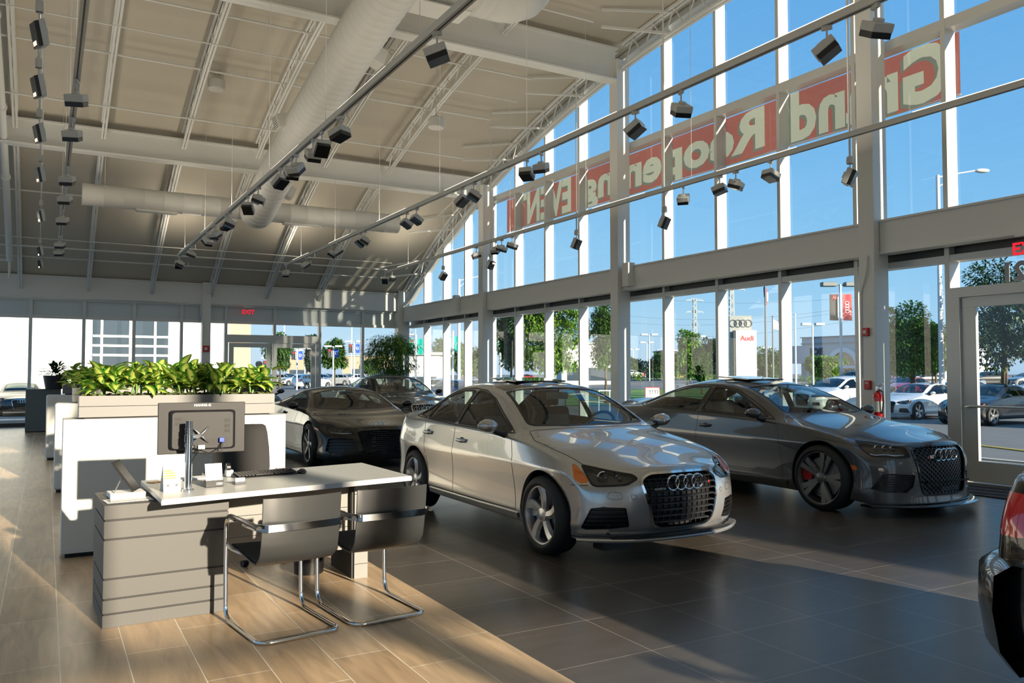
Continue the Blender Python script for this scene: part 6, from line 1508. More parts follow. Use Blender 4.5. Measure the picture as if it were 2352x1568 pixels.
TREES = [(1175, 43, 700, 95, 850, 1, 'tree behind the left part of the middle facade bay, mostly hidden'), (1262, 40, 672, 185, 868, 0, 'big bright green tree filling two panes left of the middle column'), (1392, 46, 700, 90, 852, 1, 'slender darker tree just left of the middle column'),
    (1580, 75, 762, 62, 868, 0, 'bright tree right of the middle column by the yellow car'), (1612, 62, 800, 34, 872, 1, 'thin young tree right beside the bright one'), (1640, 118, 778, 60, 866, 2, 'dark evergreen trees left of the white sign pylon'),
    (1770, 98, 800, 100, 866, 1, 'hedge-like trees right of the white sign pylon'), (1895, 78, 820, 92, 862, 0, 'round low tree before the building with the arch'), (2095, 42, 692, 175, 862, 0, 'broad bright tree right of the entrance column'),
    (2150, 50, 748, 60, 850, 1, 'smaller tree behind the door jamb'), (2305, 39, 590, 235, 845, 2, 'big dark tree seen through the entrance door'), (2540, 30, 600, 190, 840, 1, 'tree beyond the right edge of the view'), (1520, 150, 812, 90, 862, 1, 'distant trees right of the middle column'), (1450, 178, 825, 70, 862, 1, 'distant low trees at the middle column'),
    (643, 78, 768, 78, 852, 1, 'tree seen through the rear double door'), (712, 100, 775, 30, 852, 2, 'narrow dark tree at the right leaf of the rear door'), (769, 85, 782, 58, 850, 1, 'tree behind the blue banner, right of the rear door'), (1015, 108, 782, 55, 860, 1, 'tree seen in the first facade panes by the far corner'),
    (1060, 88, 790, 55, 860, 0, 'bright tree behind the teal banner'), (1100, 100, 800, 50, 862, 1, 'tree left of the far column, behind the plant reflection'), (960, 120, 806, 60, 862, 1, 'distant tree behind the indoor tree'), (850, 150, 830, 40, 856, 1, 'small distant bush near the beige building')]
for i, (px, d, yt, wp, yb, k, lb) in enumerate(TREES): tree(px, d, yt, wp, yb, k, lb, 'trees around the lots', n=9000 if wp > 100 else 4500, seed=i, leaf=1.05 if d < 60 else .9)
def hedge(px0, px1, d, h, lb):
    a, b = atg(px0, d), atg(px1, d); lv = []; r = random.Random(px0); L = (b - a).length
    for i in range(int(L * 40)): p = a.lerp(b, r.random()); p += Vector((r.uniform(-.6, .6), r.uniform(-.6, .6), 0)); p.z = gz(p.x, p.y) + r.uniform(0, h); v = Vector((r.uniform(-1, 1), r.uniform(-1, 1), r.uniform(0, 1))); lv.append((p, v, Vector((0, 0, 1)), .5, .35, .4))
    tag(leaf_obj('hedge', lv, TMATS[0], None, 2, 2), lb, 'hedge')
hedge(1448, 1478, 120, 1.0, 'clipped hedge before the distant cars at the middle column'); hedge(1490, 1560, 128, 1.0, 'low hedge left of the yellow car'); hedge(1610, 1660, 110, .9, 'low hedge left of the pylon'); hedge(1850, 1960, 88, .9, 'low hedge beneath the round tree')
# buildings
M_BW = mat('white_render', (.70, .70, .67), .7); M_BG = mat('grey_render', (.42, .46, .50), .7); M_BB = mat('beige_wall', (.40, .33, .23), .8); M_DWIN = mat('dark_window', (.05, .07, .09), .08, spec=.8)
B = empty('building', (-15, 46, -.3), 0, 'sunlit white building with gridded window behind the rear glass wall', 'building')
f = MB(); f.bx(-40, 23.6, 0, 15, 0, 9); f.build('wall', M_BW, B); f = MB(); f.bx(23.6, 24.75, .02, 15, 0, 9); f.build('end_strip', M_BB, B)
xw0, xw1 = onY(215, 780, 45).x + 15, onY(392, 780, 45).x + 15; zt_ = onY(300, 700, 45).z + .3
f = MB(); f.bx(xw0, xw1, -.06, .02, .3, zt_ + 1.5); w_ = f.build('window_block', M_DWIN, B)
f = MB()
for px in (236, 303, 361): x = onY(px, 780, 45).x + 15; f.bx(x - .06, x + .06, -.12, -.04, .3, zt_ + 1.5)
for py in (771, 793, 815): z = onY(300, py, 45).z + .3; f.bx(xw0, xw1, -.115, -.035, z - .06, z + .06)
f.build('window_bars', M_BW, w_)
Bj = atg(1905, 112); Bj.z = gz(Bj.x, Bj.y); u = (atg(1975, 108) - atg(1835, 116)); u.z = 0; ang = atan2(u.y, u.x); Bu = empty('building', Bj, ang, 'low grey showroom with JOE lettering and an entrance arch across the lot', 'building')
s_ = 112 / CAM_F; H1 = (856 - 768) * s_ + .9; f = MB(); f.bx(-70 * s_ * 1.05, 90 * s_ + 6, 0, 20, 3.1, H1); f.bx(-70 * s_ * 1.05, 90 * s_ + 6, 2.5, 20, 0, 3.1); f.build('wall', M_BG, Bu)
f = MB(); f.bx(-72 * s_ * 1.05, 92 * s_ + 6, -.15, 20, H1 - .9, H1 - .75); f.bx(-72 * s_ * 1.05, 92 * s_ + 6, -.25, 20, H1, H1 + .12); f.build('cornice', mat('cornice_grey', (.25, .3, .33), .6), Bu)
f = MB(); f.bx(-140 * s_, -70 * s_, 2, 18, 2.6, H1 - 1.0); f.bx(-140 * s_, -70 * s_, 5, 18, 0, 2.6); f.build('side_wing', M_BG, Bu)
f = MB(); f.bx(-60 * s_, 60 * s_, 2.4, 2.5, .2, 3.0); f.build('shop_glass', M_DWIN, Bu)
for x in (-3.6, -1.4): f = MB(); f.tube([(x, .6, 0), (x, .6, 3.1)], .38, 14); f.build('pillar', M_BG, Bu, smooth=True)
f = MB(); ax_ = 38 * s_; R1, R2 = 2.45, 1.85; rows = []
for i in range(19): a = pi * i / 18; rows.append([(ax_ + R1 * cos(a), -.35, 2.2 + R1 * sin(a)), (ax_ + R1 * cos(a), .2, 2.2 + R1 * sin(a)), (ax_ + R2 * cos(a), .2, 2.2 + R2 * sin(a)), (ax_ + R2 * cos(a), -.35, 2.2 + R2 * sin(a))])
f.grid(rows, True); f.bx(ax_ - R1, ax_ - R2, -.35, .2, 0, 2.2); f.bx(ax_ + R2, ax_ + R1, -.35, .2, 0, 2.2); f.bx(ax_ - R2, ax_ + R2, -.3, .1, 1.9, 2.2); f.build('entrance_arch', mat('arch_pale', (.62, .66, .70), .6), Bu, auto=40)
f = MB(); P = [(ax_ + R2 * cos(pi * i / 14), 2.2 + R2 * sin(pi * i / 14)) for i in range(15)] + [(ax_ - R2, 0), (ax_ + R2, 0)]; f.prism(P, (0, -.05, 0), (1, 0, 0), (0, 0, 1), (0, .1, 0)); f.build('arch_glass', M_DWIN, Bu)
f = MB(); put_text(f, 'JOE', 1.3, (-33 * s_, -.12, H1 - 2.4), (1, 0, 0), (0, 0, 1), offset=.045, extrude=.06, spacing=1.05); f.build('shop_lettering', mat('letter_dark', (.03, .04, .06), .5), Bu)
for (px0, px1, d, yt, lb, m_) in ((660, 712, 240, 822, 'low beige building seen through the rear door', M_BB), (786, 1000, 250, 818, 'long beige building with pale roof right of the rear door', M_BB), (1290, 1420, 105, 790, 'plain white building behind the big tree', M_BW), (1525, 1556, 170, 806, 'small dark house with pitched roof in the distance', mat('house_dark', (.10, .10, .11), .8)), (940, 1010, 75, 815, 'low white building by the far corner', M_BW)):
    a = atg(px0, d); b = atg(px1, d); u = b - a; zt_ = at((px0 + px1) / 2, yt, d).z; t = empty('building', (a.x, a.y, gz(a.x, a.y) - .2), atan2(u.y, u.x), lb, 'building'); L = u.length; H = zt_ - gz(a.x, a.y) + .2
    f = MB(); f.bx(0, L, 0, 12, 0, H); f.build('wall', m_, t); f = MB(); f.bx(-.3, L + .3, -.3, 12.3, H, H + .25); f.build('roof', mat('roof_pale', (.40, .38, .35), .7), t); f = MB(); f.bx(L * .1, L * .9, -.05, 0, H * .15, H * .45); f.build('shop_windows', M_DWIN, t)
# sign pylon
P0 = atg(1705, 55); t = empty('sign_pylon', (P0.x, P0.y, gz(P0.x, P0.y)), -CAM_YAW + radians(-6), 'tall white sign pylon with four rings beyond the facade', 'sign'); k_ = 55 / CAM_F
f = MB(); f.bx(-27 * k_, 22 * k_, 0, .5, 0, (856 - 725) * k_ + 1.75); f.build('rear_slab', mat('sign_silver', (.30, .31, .30), .5), t)
f = MB(); f.bx(-18 * k_, 28 * k_, -.75, -.15, 0, (856 - 760) * k_ + 1.75); f.build('front_slab', mat('sign_white', (.60, .62, .62), .4), t); f = MB(); f.bx(-18 * k_ - .12, -18 * k_, -.7, -.15, 0, (856 - 760) * k_ + 1.75); f.build('slab_edge', M_DESKG, t)
f = MB(); ringlogo(f, (-2.5 * k_, -.03, (856 - 743) * k_ + 1.75), (1, 0, 0), (0, 0, 1), .235, .03, 24, 6); f.build('ring_badge', mat('ring_dark', (.16, .17, .18), .3, .6), t, smooth=True)
f = MB(); put_text(f, 'Audi', .46, (7 * k_, -.77, (856 - 783) * k_ + 1.75), (1, 0, 0), (0, 0, 1), offset=.012); f.build('sign_lettering', mat('letter_red', (.8, .05, .05), .5), t)
P0 = atg(1499, 34); t = empty('sandwich_board', (P0.x, P0.y, gz(P0.x, P0.y)), -CAM_YAW, 'white sandwich board with four rings and red edge on the lawn side', 'sign')
f = MB(); f.prism([(-.33, 0), (.33, 0), (.30, 1), (-.30, 1)], (0, -.05, 0), (1, 0, 0), (0, .12, 1.18), (0, .03, 0)); f.build('board_frame', mat('board_red', (.5, .03, .03), .5), t)
f = MB(); f.prism([(-.30, .03), (.30, .03), (.275, .97), (-.275, .97)], (0, -.055, 0), (1, 0, 0), (0, .12, 1.18), (0, .005, 0)); f.build('board_face', M_PAPER, t)
f = MB(); ringlogo(f, (0, .04, .98), (1, 0, 0), (0, .1, 1), .075, .012, 16, 5); f.build('ring_badge', M_GUN, t); f = MB(); put_text(f, 'Audi', .13, (-.14, .0, .72), (1, 0, 0), (0, .1, 1)); f.build('sign_lettering', MATS['letter_red'], t)
# lamp posts, banners, flags
M_POLE = mat('pole_pale', (.62, .64, .64), .5); M_PDK = mat('pole_dark', (.12, .14, .15), .5)
def lamp(px, d, ytop, lb, heads=2, ban=None, wide=1.0, pole=M_POLE, group='lamp posts in the lots', pw=.09):
    b = atg(px, d); zg = gz(b.x, b.y); H = at(px, ytop, d).z - zg; t = empty('lamp_post', (b.x, b.y, zg), -CAM_YAW, lb, 'lamp post', group)
    f = MB(); f.tube([(0, 0, 0), (0, 0, H)], [pw, pw * .8], 8); f.build('pole', pole, t, smooth=True)
    for s in (-1, 1)[:heads]:
        f = MB(); f.box((s * .75 * wide, 0, H), (.95 * wide, .55 * wide, .28 * wide)); f.bar((0, 0, H - .05), (s * .4 * wide, 0, H - .02), .06); f.build('lamp_head', M_BG if pole is M_POLE else M_PDK, t, bevel=.03)
    if ban:
        c1, c2, z0, z1, wb_ = ban
        for s, c in ((-1, c1), (1, c2)):
            f = MB(); rows = []
            for i in range(5): y = .04 * sin(i * 1.4); rows.append([(s * (.12 + wb_ * i / 4), y, H - z0), (s * (.12 + wb_ * i / 4), y, H - z1)])
            f.grid(rows); o = f.build('post_banner', c, t, smooth=True)
            if s < 0:
                f = MB(); R = wb_ * .30; cx = -(.12 + wb_ * .48); cz = H - z0 - R * 1.35
                f.tube([(cx - R, -.05, cz + R), (cx + R, -.05, cz + R), (cx + R, -.05, cz - R * .1), (cx, -.05, cz - R), (cx - R, -.05, cz - R * .1)], .02 * wb_, 4, closed=True); put_text(f, 'IA', R * 1.5, (cx, -.055, cz - R * .4), (-1, 0, 0), (0, 0, 1), offset=.01)
                f.build('shield_mark', MATS['letter_red'], o); f = MB(); f.box((-.12 - wb_ * .06, -.05, H - (z0 + z1) / 2), (wb_ * .08, .005, (z1 - z0) * .8)); f.build('side_print', M_PAPER, o)
            else:
                f = MB(); cz = H - (z0 + z1) / 2; cx = .12 + wb_ * .45
                if c is BANR:
                    for k in range(4): f.tube([(cx + wb_ * .20 * cos(q), -.06, cz + (k - 1.5) * wb_ * .30 + wb_ * .20 * sin(q)) for q in [2 * pi * i / 16 for i in range(16)]], wb_ * .032, 5, closed=True)
                    V, Fc = text_mesh('Audi', wb_ * .30); f.add([(cx + wb_ * .42 - v[1], -.06, cz - wb_ * .6 + v[0]) for v in V], Fc)
                elif c is BANB: f.tube([(cx + wb_ * .26 * cos(q), -.06, cz + wb_ * .34 * sin(q)) for q in [2 * pi * i / 16 for i in range(16)]], wb_ * .06, 5, closed=True); f.box((cx, -.06, cz), (wb_ * .3, .01, wb_ * .08))
                else: f.tube([(cx - wb_ * .3, -.06, cz - .1), (cx, -.06, cz + .1), (cx + wb_ * .3, -.06, cz)], wb_ * .05, 5)
                f.build('banner_mark', M_PAPER, o)
    return t
BAND = mat('banner_black', (.03, .03, .032), .7); BANR = mat('banner_bright_red', (.62, .02, .03), .6); BANB = mat('banner_blue', (.03, .10, .50), .6); BANT = mat('banner_teal', (.0, .38, .30), .6)
lamp(1933, 45, 652, 'lamp post with black and red banners beside the entrance column', ban=(BAND, BANR, .55, 2.0, .50), wide=.85, pole=mat('pole_blue', (.45, .55, .6), .4), group=None)
lamp(1868, 75, 744, 'lamp post before the JOE showroom', wide=.85)
for px, d, yt, lb in ((1492, 120, 768, 'tallest of the distant lamp posts right of the middle column'), (1604, 132, 772, 'distant lamp post over the bright tree'), (1486, 160, 786, 'smaller distant lamp post close behind the tallest one'), (1522, 190, 804, 'faint distant lamp post above the dark house'), (1640, 170, 796, 'distant lamp post by the evergreens'), (1455, 190, 802, 'faint lamp post at the middle column'), (1760, 190, 798, 'far lamp post right of the pylon'), (700, 110, 805, 'pale lamp post in the rear lot')):
    lamp(px, d, yt, lb, wide=1.1 if d > 150 else 1)
for px, d, yt, lb in ((682, 85, 800, 'lamp post with black and blue banners in the rear door'), (722, 95, 800, 'lamp post with black banner at the right of the rear door'), (765, 80, 795, 'lamp post with black and blue banners right of the rear door'), (813, 78, 784, 'lamp post with black and blue banners farther right of the rear door'), (616, 100, 822, 'lamp post with low blue banner at the left of the rear door')):
    k = d / CAM_F; lamp(px, d, yt, lb, ban=(BAND, BANB, 6 * k, 26 * k, 10 * k), wide=.7, group='lamp posts with blue banners')
for px, d, yt, lb in ((1040, 62, 762, 'lamp post with teal banner seen in the third pane from the far corner'), (1150, 58, 757, 'lamp post with teal banner right of the far column'), (955, 66, 768, 'lamp post with teal banner behind the indoor tree')):
    k = d / CAM_F; lamp(px, d, yt, lb, ban=(BANT, BANT, 10 * k, 46 * k, 13 * k), wide=.6, heads=1, group='lamp posts with teal banners')
def flagpole(px, d, yt, lb, m, flag=None):
    b = atg(px, d); zg = gz(b.x, b.y); H = at(px, yt, d).z - zg; t = empty('flagpole', (b.x, b.y, zg), -CAM_YAW, lb, 'flagpole', 'flagpoles right of the pylon'); f = MB(); f.tube([(0, 0, 0), (0, 0, H)], [.10, .06], 8); f.sphere((0, 0, H + .08), .09, 10, 6); f.build('pole', m, t, smooth=True)
    if flag:
        for col, z0, z1, w_, xo in flag:
            f = MB(); rows = [[(xo, .05, z0), (xo + w_ * .5, .02, z0 - abs(w_) * .25), (xo + w_, .06, z0 - abs(w_) * .9)], [(xo, .05, z1), (xo + w_ * .5, .0, z1 - abs(w_) * .1), (xo + w_ * .8, .05, z1 - abs(w_) * .3)]]; f.grid(rows); f.build('flag', col, t, smooth=True)
k = 60 / CAM_F; zz = lambda y, d: CAM_H + (856 - y) / CAM_F * d + .2
FR_ = mat('flag_red', (.5, .06, .07), .7); FW = mat('flag_white', (.7, .7, .72), .7); FB = mat('flag_blue', (.05, .06, .2), .7)
flagpole(1760, 60, 600, 'tall dark flagpole with a furled striped flag', M_PDK, [(FB, zz(655, 60), zz(680, 60), -.12, 0), (FR_, zz(660, 60), zz(700, 60), .14, .02), (FW, zz(668, 60), zz(690, 60), .18, .06)])
flagpole(1776, 75, 728, 'shorter flagpole with a limp white flag', M_PDK, [(FW, zz(735, 75), zz(757, 75), .85, .02)])
flagpole(1828, 75, 724, 'thin bare flagpole before the grey showroom', M_POLE)
# street lamps
def street_lamp(px, d, yt, arm, lb):
    b = atg(px, d); zg = gz(b.x, b.y); H = at(px, yt, d).z - zg; t = empty('street_lamp', (b.x, b.y, zg), -CAM_YAW, lb, 'street lamp', 'tall street lamps'); f = MB(); f.tube([(0, 0, 0), (0, 0, H)], [.14, .09], 10); f.build('pole', M_POLE, t, smooth=True)
    f = MB(); f.tube([(0, 0, H - .1), (arm * .6, 0, H + .12), (arm, 0, H + .25)], .035, 6); f.tube([(0, 0, H - .6), (arm * .5, 0, H + .08)], .025, 6); f.build('arm', M_POLE, t, smooth=True); f = MB(); f.sphere((arm * 1.1, 0, H + .22), .34, 14, 8, (1.1, .5, .32)); f.build('lamp_head', M_POLE, t, smooth=True)
street_lamp(2163, 40, 398, 2.0, 'tall street lamp with one arm outside the upper right panes'); street_lamp(1054, 60, 640, 1.7, 'tall pale street lamp outside near the far corner')
for px, d, yt, lb in ((652, 160, 746, 'tall thin mast seen above the rear door'), (807, 140, 745, 'tall thin mast right of the rear door')): b = atg(px, d); f = MB(); f.tube([(b.x, b.y, -.3), (b.x, b.y, at(px, yt - 20, d).z)], .12, 6); f.build('mast', M_POLE, label=lb, cat='mast')
# transmission towers and lines
M_LAT = mat('lattice_steel', (.30, .34, .36), .6)
def pylon(px, d, yt, lb, w0=9, arms=((0, 1.0), (27, 1.0), (57, .5))):
    b = atg(px, d); zg = 0; H = at(px, yt, d).z; t = empty('transmission_tower', (b.x, b.y, zg), -CAM_YAW, lb, 'tower', 'steel transmission towers'); k = d / CAM_F; f = MB(); n = 12; wb_ = w0 * k; wt = w0 * .55 * k
    for s in (-1, 1):
        for q in (-1, 1): f.bar((s * wb_, q * wb_, 0), (s * wt, q * wt, H), .35)
    for i in range(n):
        z0, z1 = H * i / n, H * (i + 1) / n; a0 = wb_ + (wt - wb_) * i / n; a1 = wb_ + (wt - wb_) * (i + 1) / n
        for q in (-1, 1): f.bar((-a0, q * a0, z0), (a1, q * a1, z1), .2); f.bar((a0, q * a0, z0), (-a1, q * a1, z1), .2)
    f.build('lattice', M_LAT, t); f = MB()
    for dy, wk in arms:
        z = H - dy * k; L = 20 * k * wk
        f.bar((-L, 0, z - 3 * k), (L, 0, z - 3 * k), .35); f.bar((-L, 0, z - 3 * k), (0, 0, z + 2 * k), .25); f.bar((L, 0, z - 3 * k), (0, 0, z + 2 * k), .25)
        for s in (-1, 1): f.bar((s * L, 0, z - 3 * k), (s * L, 0, z - 8 * k), .2)
    f.build('cross_arms', M_LAT, t)
pylon(1597, 420, 686, 'steel transmission tower in the sky left of the white pylon', 5); pylon(1682, 330, 620, 'nearer steel transmission tower above the white pylon', 6, ((8, 1.0), (40, 1.5)))
for i, (y0, y1) in enumerate(((692, 640), (715, 690), (745, 735), (722, 706))):
    f = MB(); a = at(1400, y1 + 30, 420); b = at(1960, y0 - 10, 330); P = [a.lerp(b, t / 10) + Vector((0, 0, -4 * 4 * (t / 10) * (1 - t / 10))) for t in range(11)]; f.tube(P, .05, 4); f.build('power_line', M_LAT, label='thin power line across the sky at the transmission towers', cat='power line', group='thin power lines')
# railing
f = MB(); a = atg(1375, 38); b = atg(1425, 38); a.z = gz(a.x, a.y); b.z = a.z; f.tube([a + Vector((0, 0, .95)), b + Vector((0, 0, .95))], .03, 6); f.tube([a + Vector((0, 0, .5)), b + Vector((0, 0, .5))], .025, 6)
for t in (0, .5, 1): p = a.lerp(b, t); f.tube([p, p + Vector((0, 0, .95))], .03, 6)
f.build('railing', M_POLE, label='short white railing outside just left of the middle column', cat='railing')
# ---- parked cars
M_OBJP = mat('parked_paint', (.5, .5, .5), .28, .2, coat=1.0, back=(.01, .01, .01), objcol=True)
LSED = variant(A3, roofglass=None, dark=True, wheel=(.33, .22, .235, 'd'), handles=[(-1.52, .815), (-2.32, .845)])
LSUV = variant(SUV, dark=True)
def join_far(P, nm):
    r = empty('proto', (0, 0, -50)); build_car(nm, P, M_OBJP, r, lvl=2, lite=True); V = []; Fc = []; MI = []; ML = []
    def rec(o, M):
        for c in KIDS.get(o.name, []):
            W_ = M @ c.matrix_local if c.parent else M
            if c.type == 'MESH':
                b = len(V); V.extend([tuple(W_ @ v.co) for v in c.data.vertices]); m = c.data.materials[0]
                if m not in ML: ML.append(m)
                k = ML.index(m)
                for p in c.data.polygons: Fc.append(tuple(i + b for i in p.vertices)); MI.append(k)
            rec(c, W_)
    bpy.context.view_layer.update(); rec(r, Matrix.Identity(4))
    me = bpy.data.meshes.new(nm); me.from_pydata(V, [], Fc)
    for m in ML: me.materials.append(m)
    me.polygons.foreach_set('material_index', MI); me.polygons.foreach_set('use_smooth', [True] * len(Fc)); me.update()
    def kill(o):
        for c in KIDS.get(o.name, []): kill(c)
        KIDS.pop(o.name, None); bpy.data.objects.remove(o)
    kill(r); return me
FAR = {'sedan': join_far(LSED, 'parked_sedan'), 'suv': join_far(LSUV, 'parked_suv')}
TAKEN = [(o_.location.x, o_.location.y, 5.2 if o_.name.startswith('tree') else 2.8) for o_ in COL.objects if o_.name.split('.')[0] in ('tree', 'lamp_post', 'street_lamp', 'flagpole')] + [(27.5, y_, 5.0) for y_ in (13.2, 16.7, 20.2, 23.9, 27.6)] + [(31, y_, 4.2) for y_ in (13.2, 16.7, 20.2, 23.9, 27.6)]
def parked_far(kind, px, d, rz, col, lb, group, z=None, s=1.0):
    for _ in range(30):
        b = atg(px, d)
        if all((b.x - q[0]) ** 2 + (b.y - q[1]) ** 2 > q[2] ** 2 for q in TAKEN): break
        d += 1.6
    TAKEN.append((b.x, b.y, 4.9)); o = bpy.data.objects.new('parked_' + kind, FAR[kind]); COL.objects.link(o); o.location = (b.x, b.y, gz(b.x, b.y) if z is None else z); o.rotation_euler = (0, 0, rz); o.color = (*col, 1); o.scale = (s, s, s); return tag(o, lb, 'car', group)
W_, K_, G_, B_, R_, N_, Y_ = (.75, .75, .74), (.012, .012, .014), (.25, .26, .27), (.03, .07, .16), (.40, .015, .02), (.5, .5, .49), (.85, .50, .01)
CN = {W_: 'white', K_: 'black', G_: 'grey', B_: 'dark blue', R_: 'red', N_: 'silver', Y_: 'yellow'}
# near row, facing the facade: full cars
near = [('sedan', 28.3, 13.2, B_, 'dark blue car cut off by the right edge beyond the door glass'), ('sedan', 27.6, 16.7, K_, 'black coupe with a roof flag seen through the entrance door'), ('sedan', 28.8, 20.2, W_, 'white sedan outside right of the entrance column'), ('suv', 28.5, 23.9, W_, 'white car outside behind the grey fastback windshield'), ('sedan', 28.6, 27.6, N_, 'silver car outside left of the white one, only the roof showing')]
NP = {}
for kd, x, y, c, lb in near:
    if kd not in NP:
        r = empty('parked_' + kd, (0, 0, 0)); build_car('near' + kd, LSED if kd == 'sedan' else LSUV, M_OBJP, r, lvl=2, lite=True); NP[kd] = r; o = r
    else: o = copy_tree(NP[kd])
    o.name = 'parked_' + kd; o.location = (x, y, gz(x, y)); o.rotation_euler = (0, 0, pi); tag(o, lb, 'car', 'cars parked in the nearest row outside')
    def paint(q):
        for ch in KIDS.get(q.name, []): ch.color = (*c, 1); paint(ch)
    paint(o)
for x, y, lb in ((27.6, 16.7, 'black roof flag on the coupe beyond the door glass'), (28.8, 20.2, 'black roof flag on the white sedan outside')):
    f = MB(); f.prism([(-.06, 0), (.06, 0), (.0, .42)], (x + 1.4, y - .55, gz(x, y) + 1.36), (1, 0, 0), (0, 0, 1), (0, .03, 0)); f.box((x + 1.4, y - .53, gz(x, y) + 1.36), (.2, .12, .02)); f.build('roof_flag', M_BLK, label=lb, cat='flag', group='roof flags on parked cars')
jg = copy_tree(NP['sedan']); jg.name = 'parked_sedan'; b = atg(52, 34.0); jg.location = (b.x, b.y, -.3); jg.rotation_euler = (0, 0, CAR_RZ + radians(3)); tag(jg, 'black car parked outside the rear glass at the far left', 'car', None)
def paint2(q, c):
    for ch in KIDS.get(q.name, []): ch.color = (*c, 1); paint2(ch, c)
paint2(jg, K_)
r = random.Random(2)
second = [(1600, 0), (1880, 43, K_), (1990, 41, B_), (2060, 40, R_), (2115, 38, B_), (2190, 37, G_), (2260, 36, K_), (2350, 35, W_)]
for i, q in enumerate(second[1:]):
    parked_far('sedan', q[0], q[1], radians(0 if i % 2 else 180), q[2], '%s car in the second outdoor row, %d from the left' % (CN[q[2]], i + 1), 'cars in the second outdoor row')
for i, (px, d, c, k, z) in enumerate(((2060, 85, R_, 'suv', None), (2098, 95, K_, 'sedan', None), (2130, 92, K_, 'sedan', None), (2235, 88, K_, 'suv', None), (2262, 84, W_, 'suv', None), (2330, 80, G_, 'suv', None), (1950, 90, K_, 'suv', None), (2030, 95, N_, 'sedan', None))):
    parked_far(k, px, d, radians(160 if i % 2 else 200), c, '%s car across the grass strip at the right, %d of those there from the left' % (CN[c], [2, 3, 4, 5, 6, 7, 0, 1][i] + 1), 'cars beyond the right grass strip')
for i, (px, c) in enumerate(((1378, R_), (1398, B_), (1415, B_), (1432, N_), (1452, G_), (1466, W_), (1500, R_), (1520, K_), (1542, B_), (1578, Y_), (1634, B_), (1650, N_), (1742, B_), (1768, K_), (1230, R_), (1205, B_), (1290, G_), (1316, K_))):
    parked_far('sedan' if i != 5 else 'suv', px, 150 if c == Y_ else r.uniform(148, 168), radians(-25) + (0 if c == Y_ else r.choice([0, .4])), c, '%s car in the distant lot seen through the facade, %d counted in this lot' % (CN[c], i + 1), 'cars in the distant lot beyond the facade')
for i in range(26):
    px = 560 + i * 15.5 + r.uniform(-3, 3); row = i % 3; d = [112, 135, 165][row]; c = r.choice([W_, K_, G_, B_, N_, N_, W_]); parked_far(r.choice(['sedan', 'suv', 'suv']), px, d, radians(200 + 6 * row), c, '%s car in the rear lot, %s row, %d along from the left' % (CN[c], ['front', 'middle', 'back'][row], i + 1), 'cars in the rear lot')
parked_far('suv', 742, 92, radians(20), W_, 'white wagon in front of the rear-lot rows, right of the door', None)
for i, (px, d, c) in enumerate(((990, 44, B_), (1052, 50, N_), (1080, 46, B_), (1175, 60, G_), (965, 55, W_))): parked_far('sedan', px, d, radians(120), c, '%s car outside the first facade bay by the far corner, %d of five' % (CN[c], i + 1), 'cars outside the first facade bay')
# ---- person in a cap outside the rear door
PX, PD = 594, 28.2; b = atg(PX, PD); Pn = empty('person', (b.x, b.y, .045), -CAM_YAW + .1, 'person in a tan cap walking past outside the rear double door', 'person')
def skin(name, V, E, Rr, m, parent, lvl=1):
    me = bpy.data.meshes.new(name); me.from_pydata(V, E, []); o = bpy.data.objects.new(name, me); COL.objects.link(o); o.parent = parent
    md = o.modifiers.new('s', 'SKIN'); sv = me.skin_vertices[0].data if me.skin_vertices else None
    if sv is None: bm = bmesh.new(); bm.from_mesh(me); bm.verts.layers.skin.verify(); bm.to_mesh(me); bm.free(); sv = me.skin_vertices[0].data
    for i, q in enumerate(Rr): sv[i].radius = q if isinstance(q, tuple) else (q, q)
    sv[0].use_root = True; s2 = o.modifiers.new('u', 'SUBSURF'); s2.levels = s2.render_levels = lvl; me.materials.append(m); me.polygons.foreach_set('use_smooth', [True] * len(me.polygons)); md.use_smooth_shade = True; return o
M_SKIN = mat('skin', (.50, .28, .20), .5)
V = [(0, 0, 1.0), (0, 0, 1.2), (0, 0, 1.42), (.01, 0, 1.56), (.02, 0, 1.66), (0, .10, .95), (.12, .10, .55), (.06, .11, .10), (.20, .11, .05), (0, -.10, .95), (-.02, -.10, .52), (-.20, -.11, .12), (-.08, -.11, .05), (0, .20, 1.42), (-.05, .25, 1.15), (.10, .26, .92), (0, -.20, 1.42), (.05, -.25, 1.15), (.20, -.24, .95)]
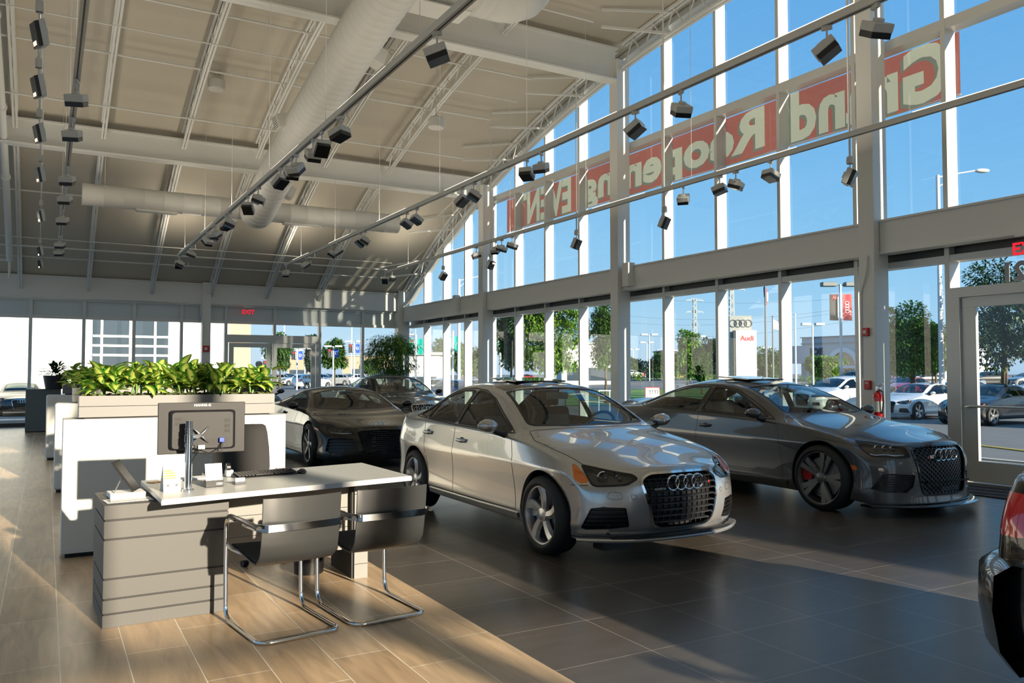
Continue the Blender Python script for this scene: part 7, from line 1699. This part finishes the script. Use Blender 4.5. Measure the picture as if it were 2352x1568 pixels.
E_ = [(0, 1), (1, 2), (2, 3), (3, 4), (0, 5), (5, 6), (6, 7), (7, 8), (0, 9), (9, 10), (10, 11), (11, 12), (2, 13), (13, 14), (14, 15), (2, 16), (16, 17), (17, 18)]
skin('body', V, E_, [(.15, .12), (.14, .11), (.16, .12), .06, .055, .10, .07, .045, .04, .10, .07, .045, .04, .07, .05, .035, .07, .05, .035], M_SKIN, Pn, 2)
f = MB(); f.sphere((.025, 0, 1.70), .105, 18, 12, (.95, .78, 1.15)); f.sphere((.13, 0, 1.68), .022, 8, 6); f.sphere((.02, .082, 1.69), .025, 8, 6, (.8, .4, 1.2)); f.sphere((.02, -.082, 1.69), .025, 8, 6, (.8, .4, 1.2)); f.build('head', M_SKIN, Pn, smooth=True)
f = MB(); f.sphere((-.005, 0, 1.72), .108, 16, 10, (.95, .8, .95)); f.build('hair', mat('hair_grey', (.2, .17, .14), .8), Pn, smooth=True)
f = MB(); f.sphere((.005, 0, 1.755), .118, 18, 10, (1.0, .84, .72)); f.prism([(.08, -.075), (.17, -.06), (.205, 0), (.17, .06), (.08, .075)], (0, 0, 1.745), (1, 0, 0), (0, 1, 0), (0, 0, .012)); f.build('cap', mat('cap_tan', (.36, .26, .16), .8), Pn, auto=50)
skin('shirt', [(0, 0, .95), (0, 0, 1.2), (0, 0, 1.43), (0, .2, 1.42), (-.04, .245, 1.2), (0, -.2, 1.42), (.04, -.245, 1.2)], [(0, 1), (1, 2), (2, 3), (3, 4), (2, 5), (5, 6)], [(.17, .135), (.165, .13), (.175, .13), .085, .07, .085, .07], mat('shirt_blue', (.10, .14, .25), .8), Pn, 2)
skin('trousers', [(0, 0, 1.0), (0, .10, .93), (.12, .10, .55), (.06, .11, .12), (0, -.10, .93), (-.02, -.10, .52), (-.20, -.11, .14)], [(0, 1), (1, 2), (2, 3), (0, 4), (4, 5), (5, 6)], [(.16, .13), .115, .085, .065, .115, .085, .065], mat('trousers_dark', (.05, .05, .06), .8), Pn, 2)
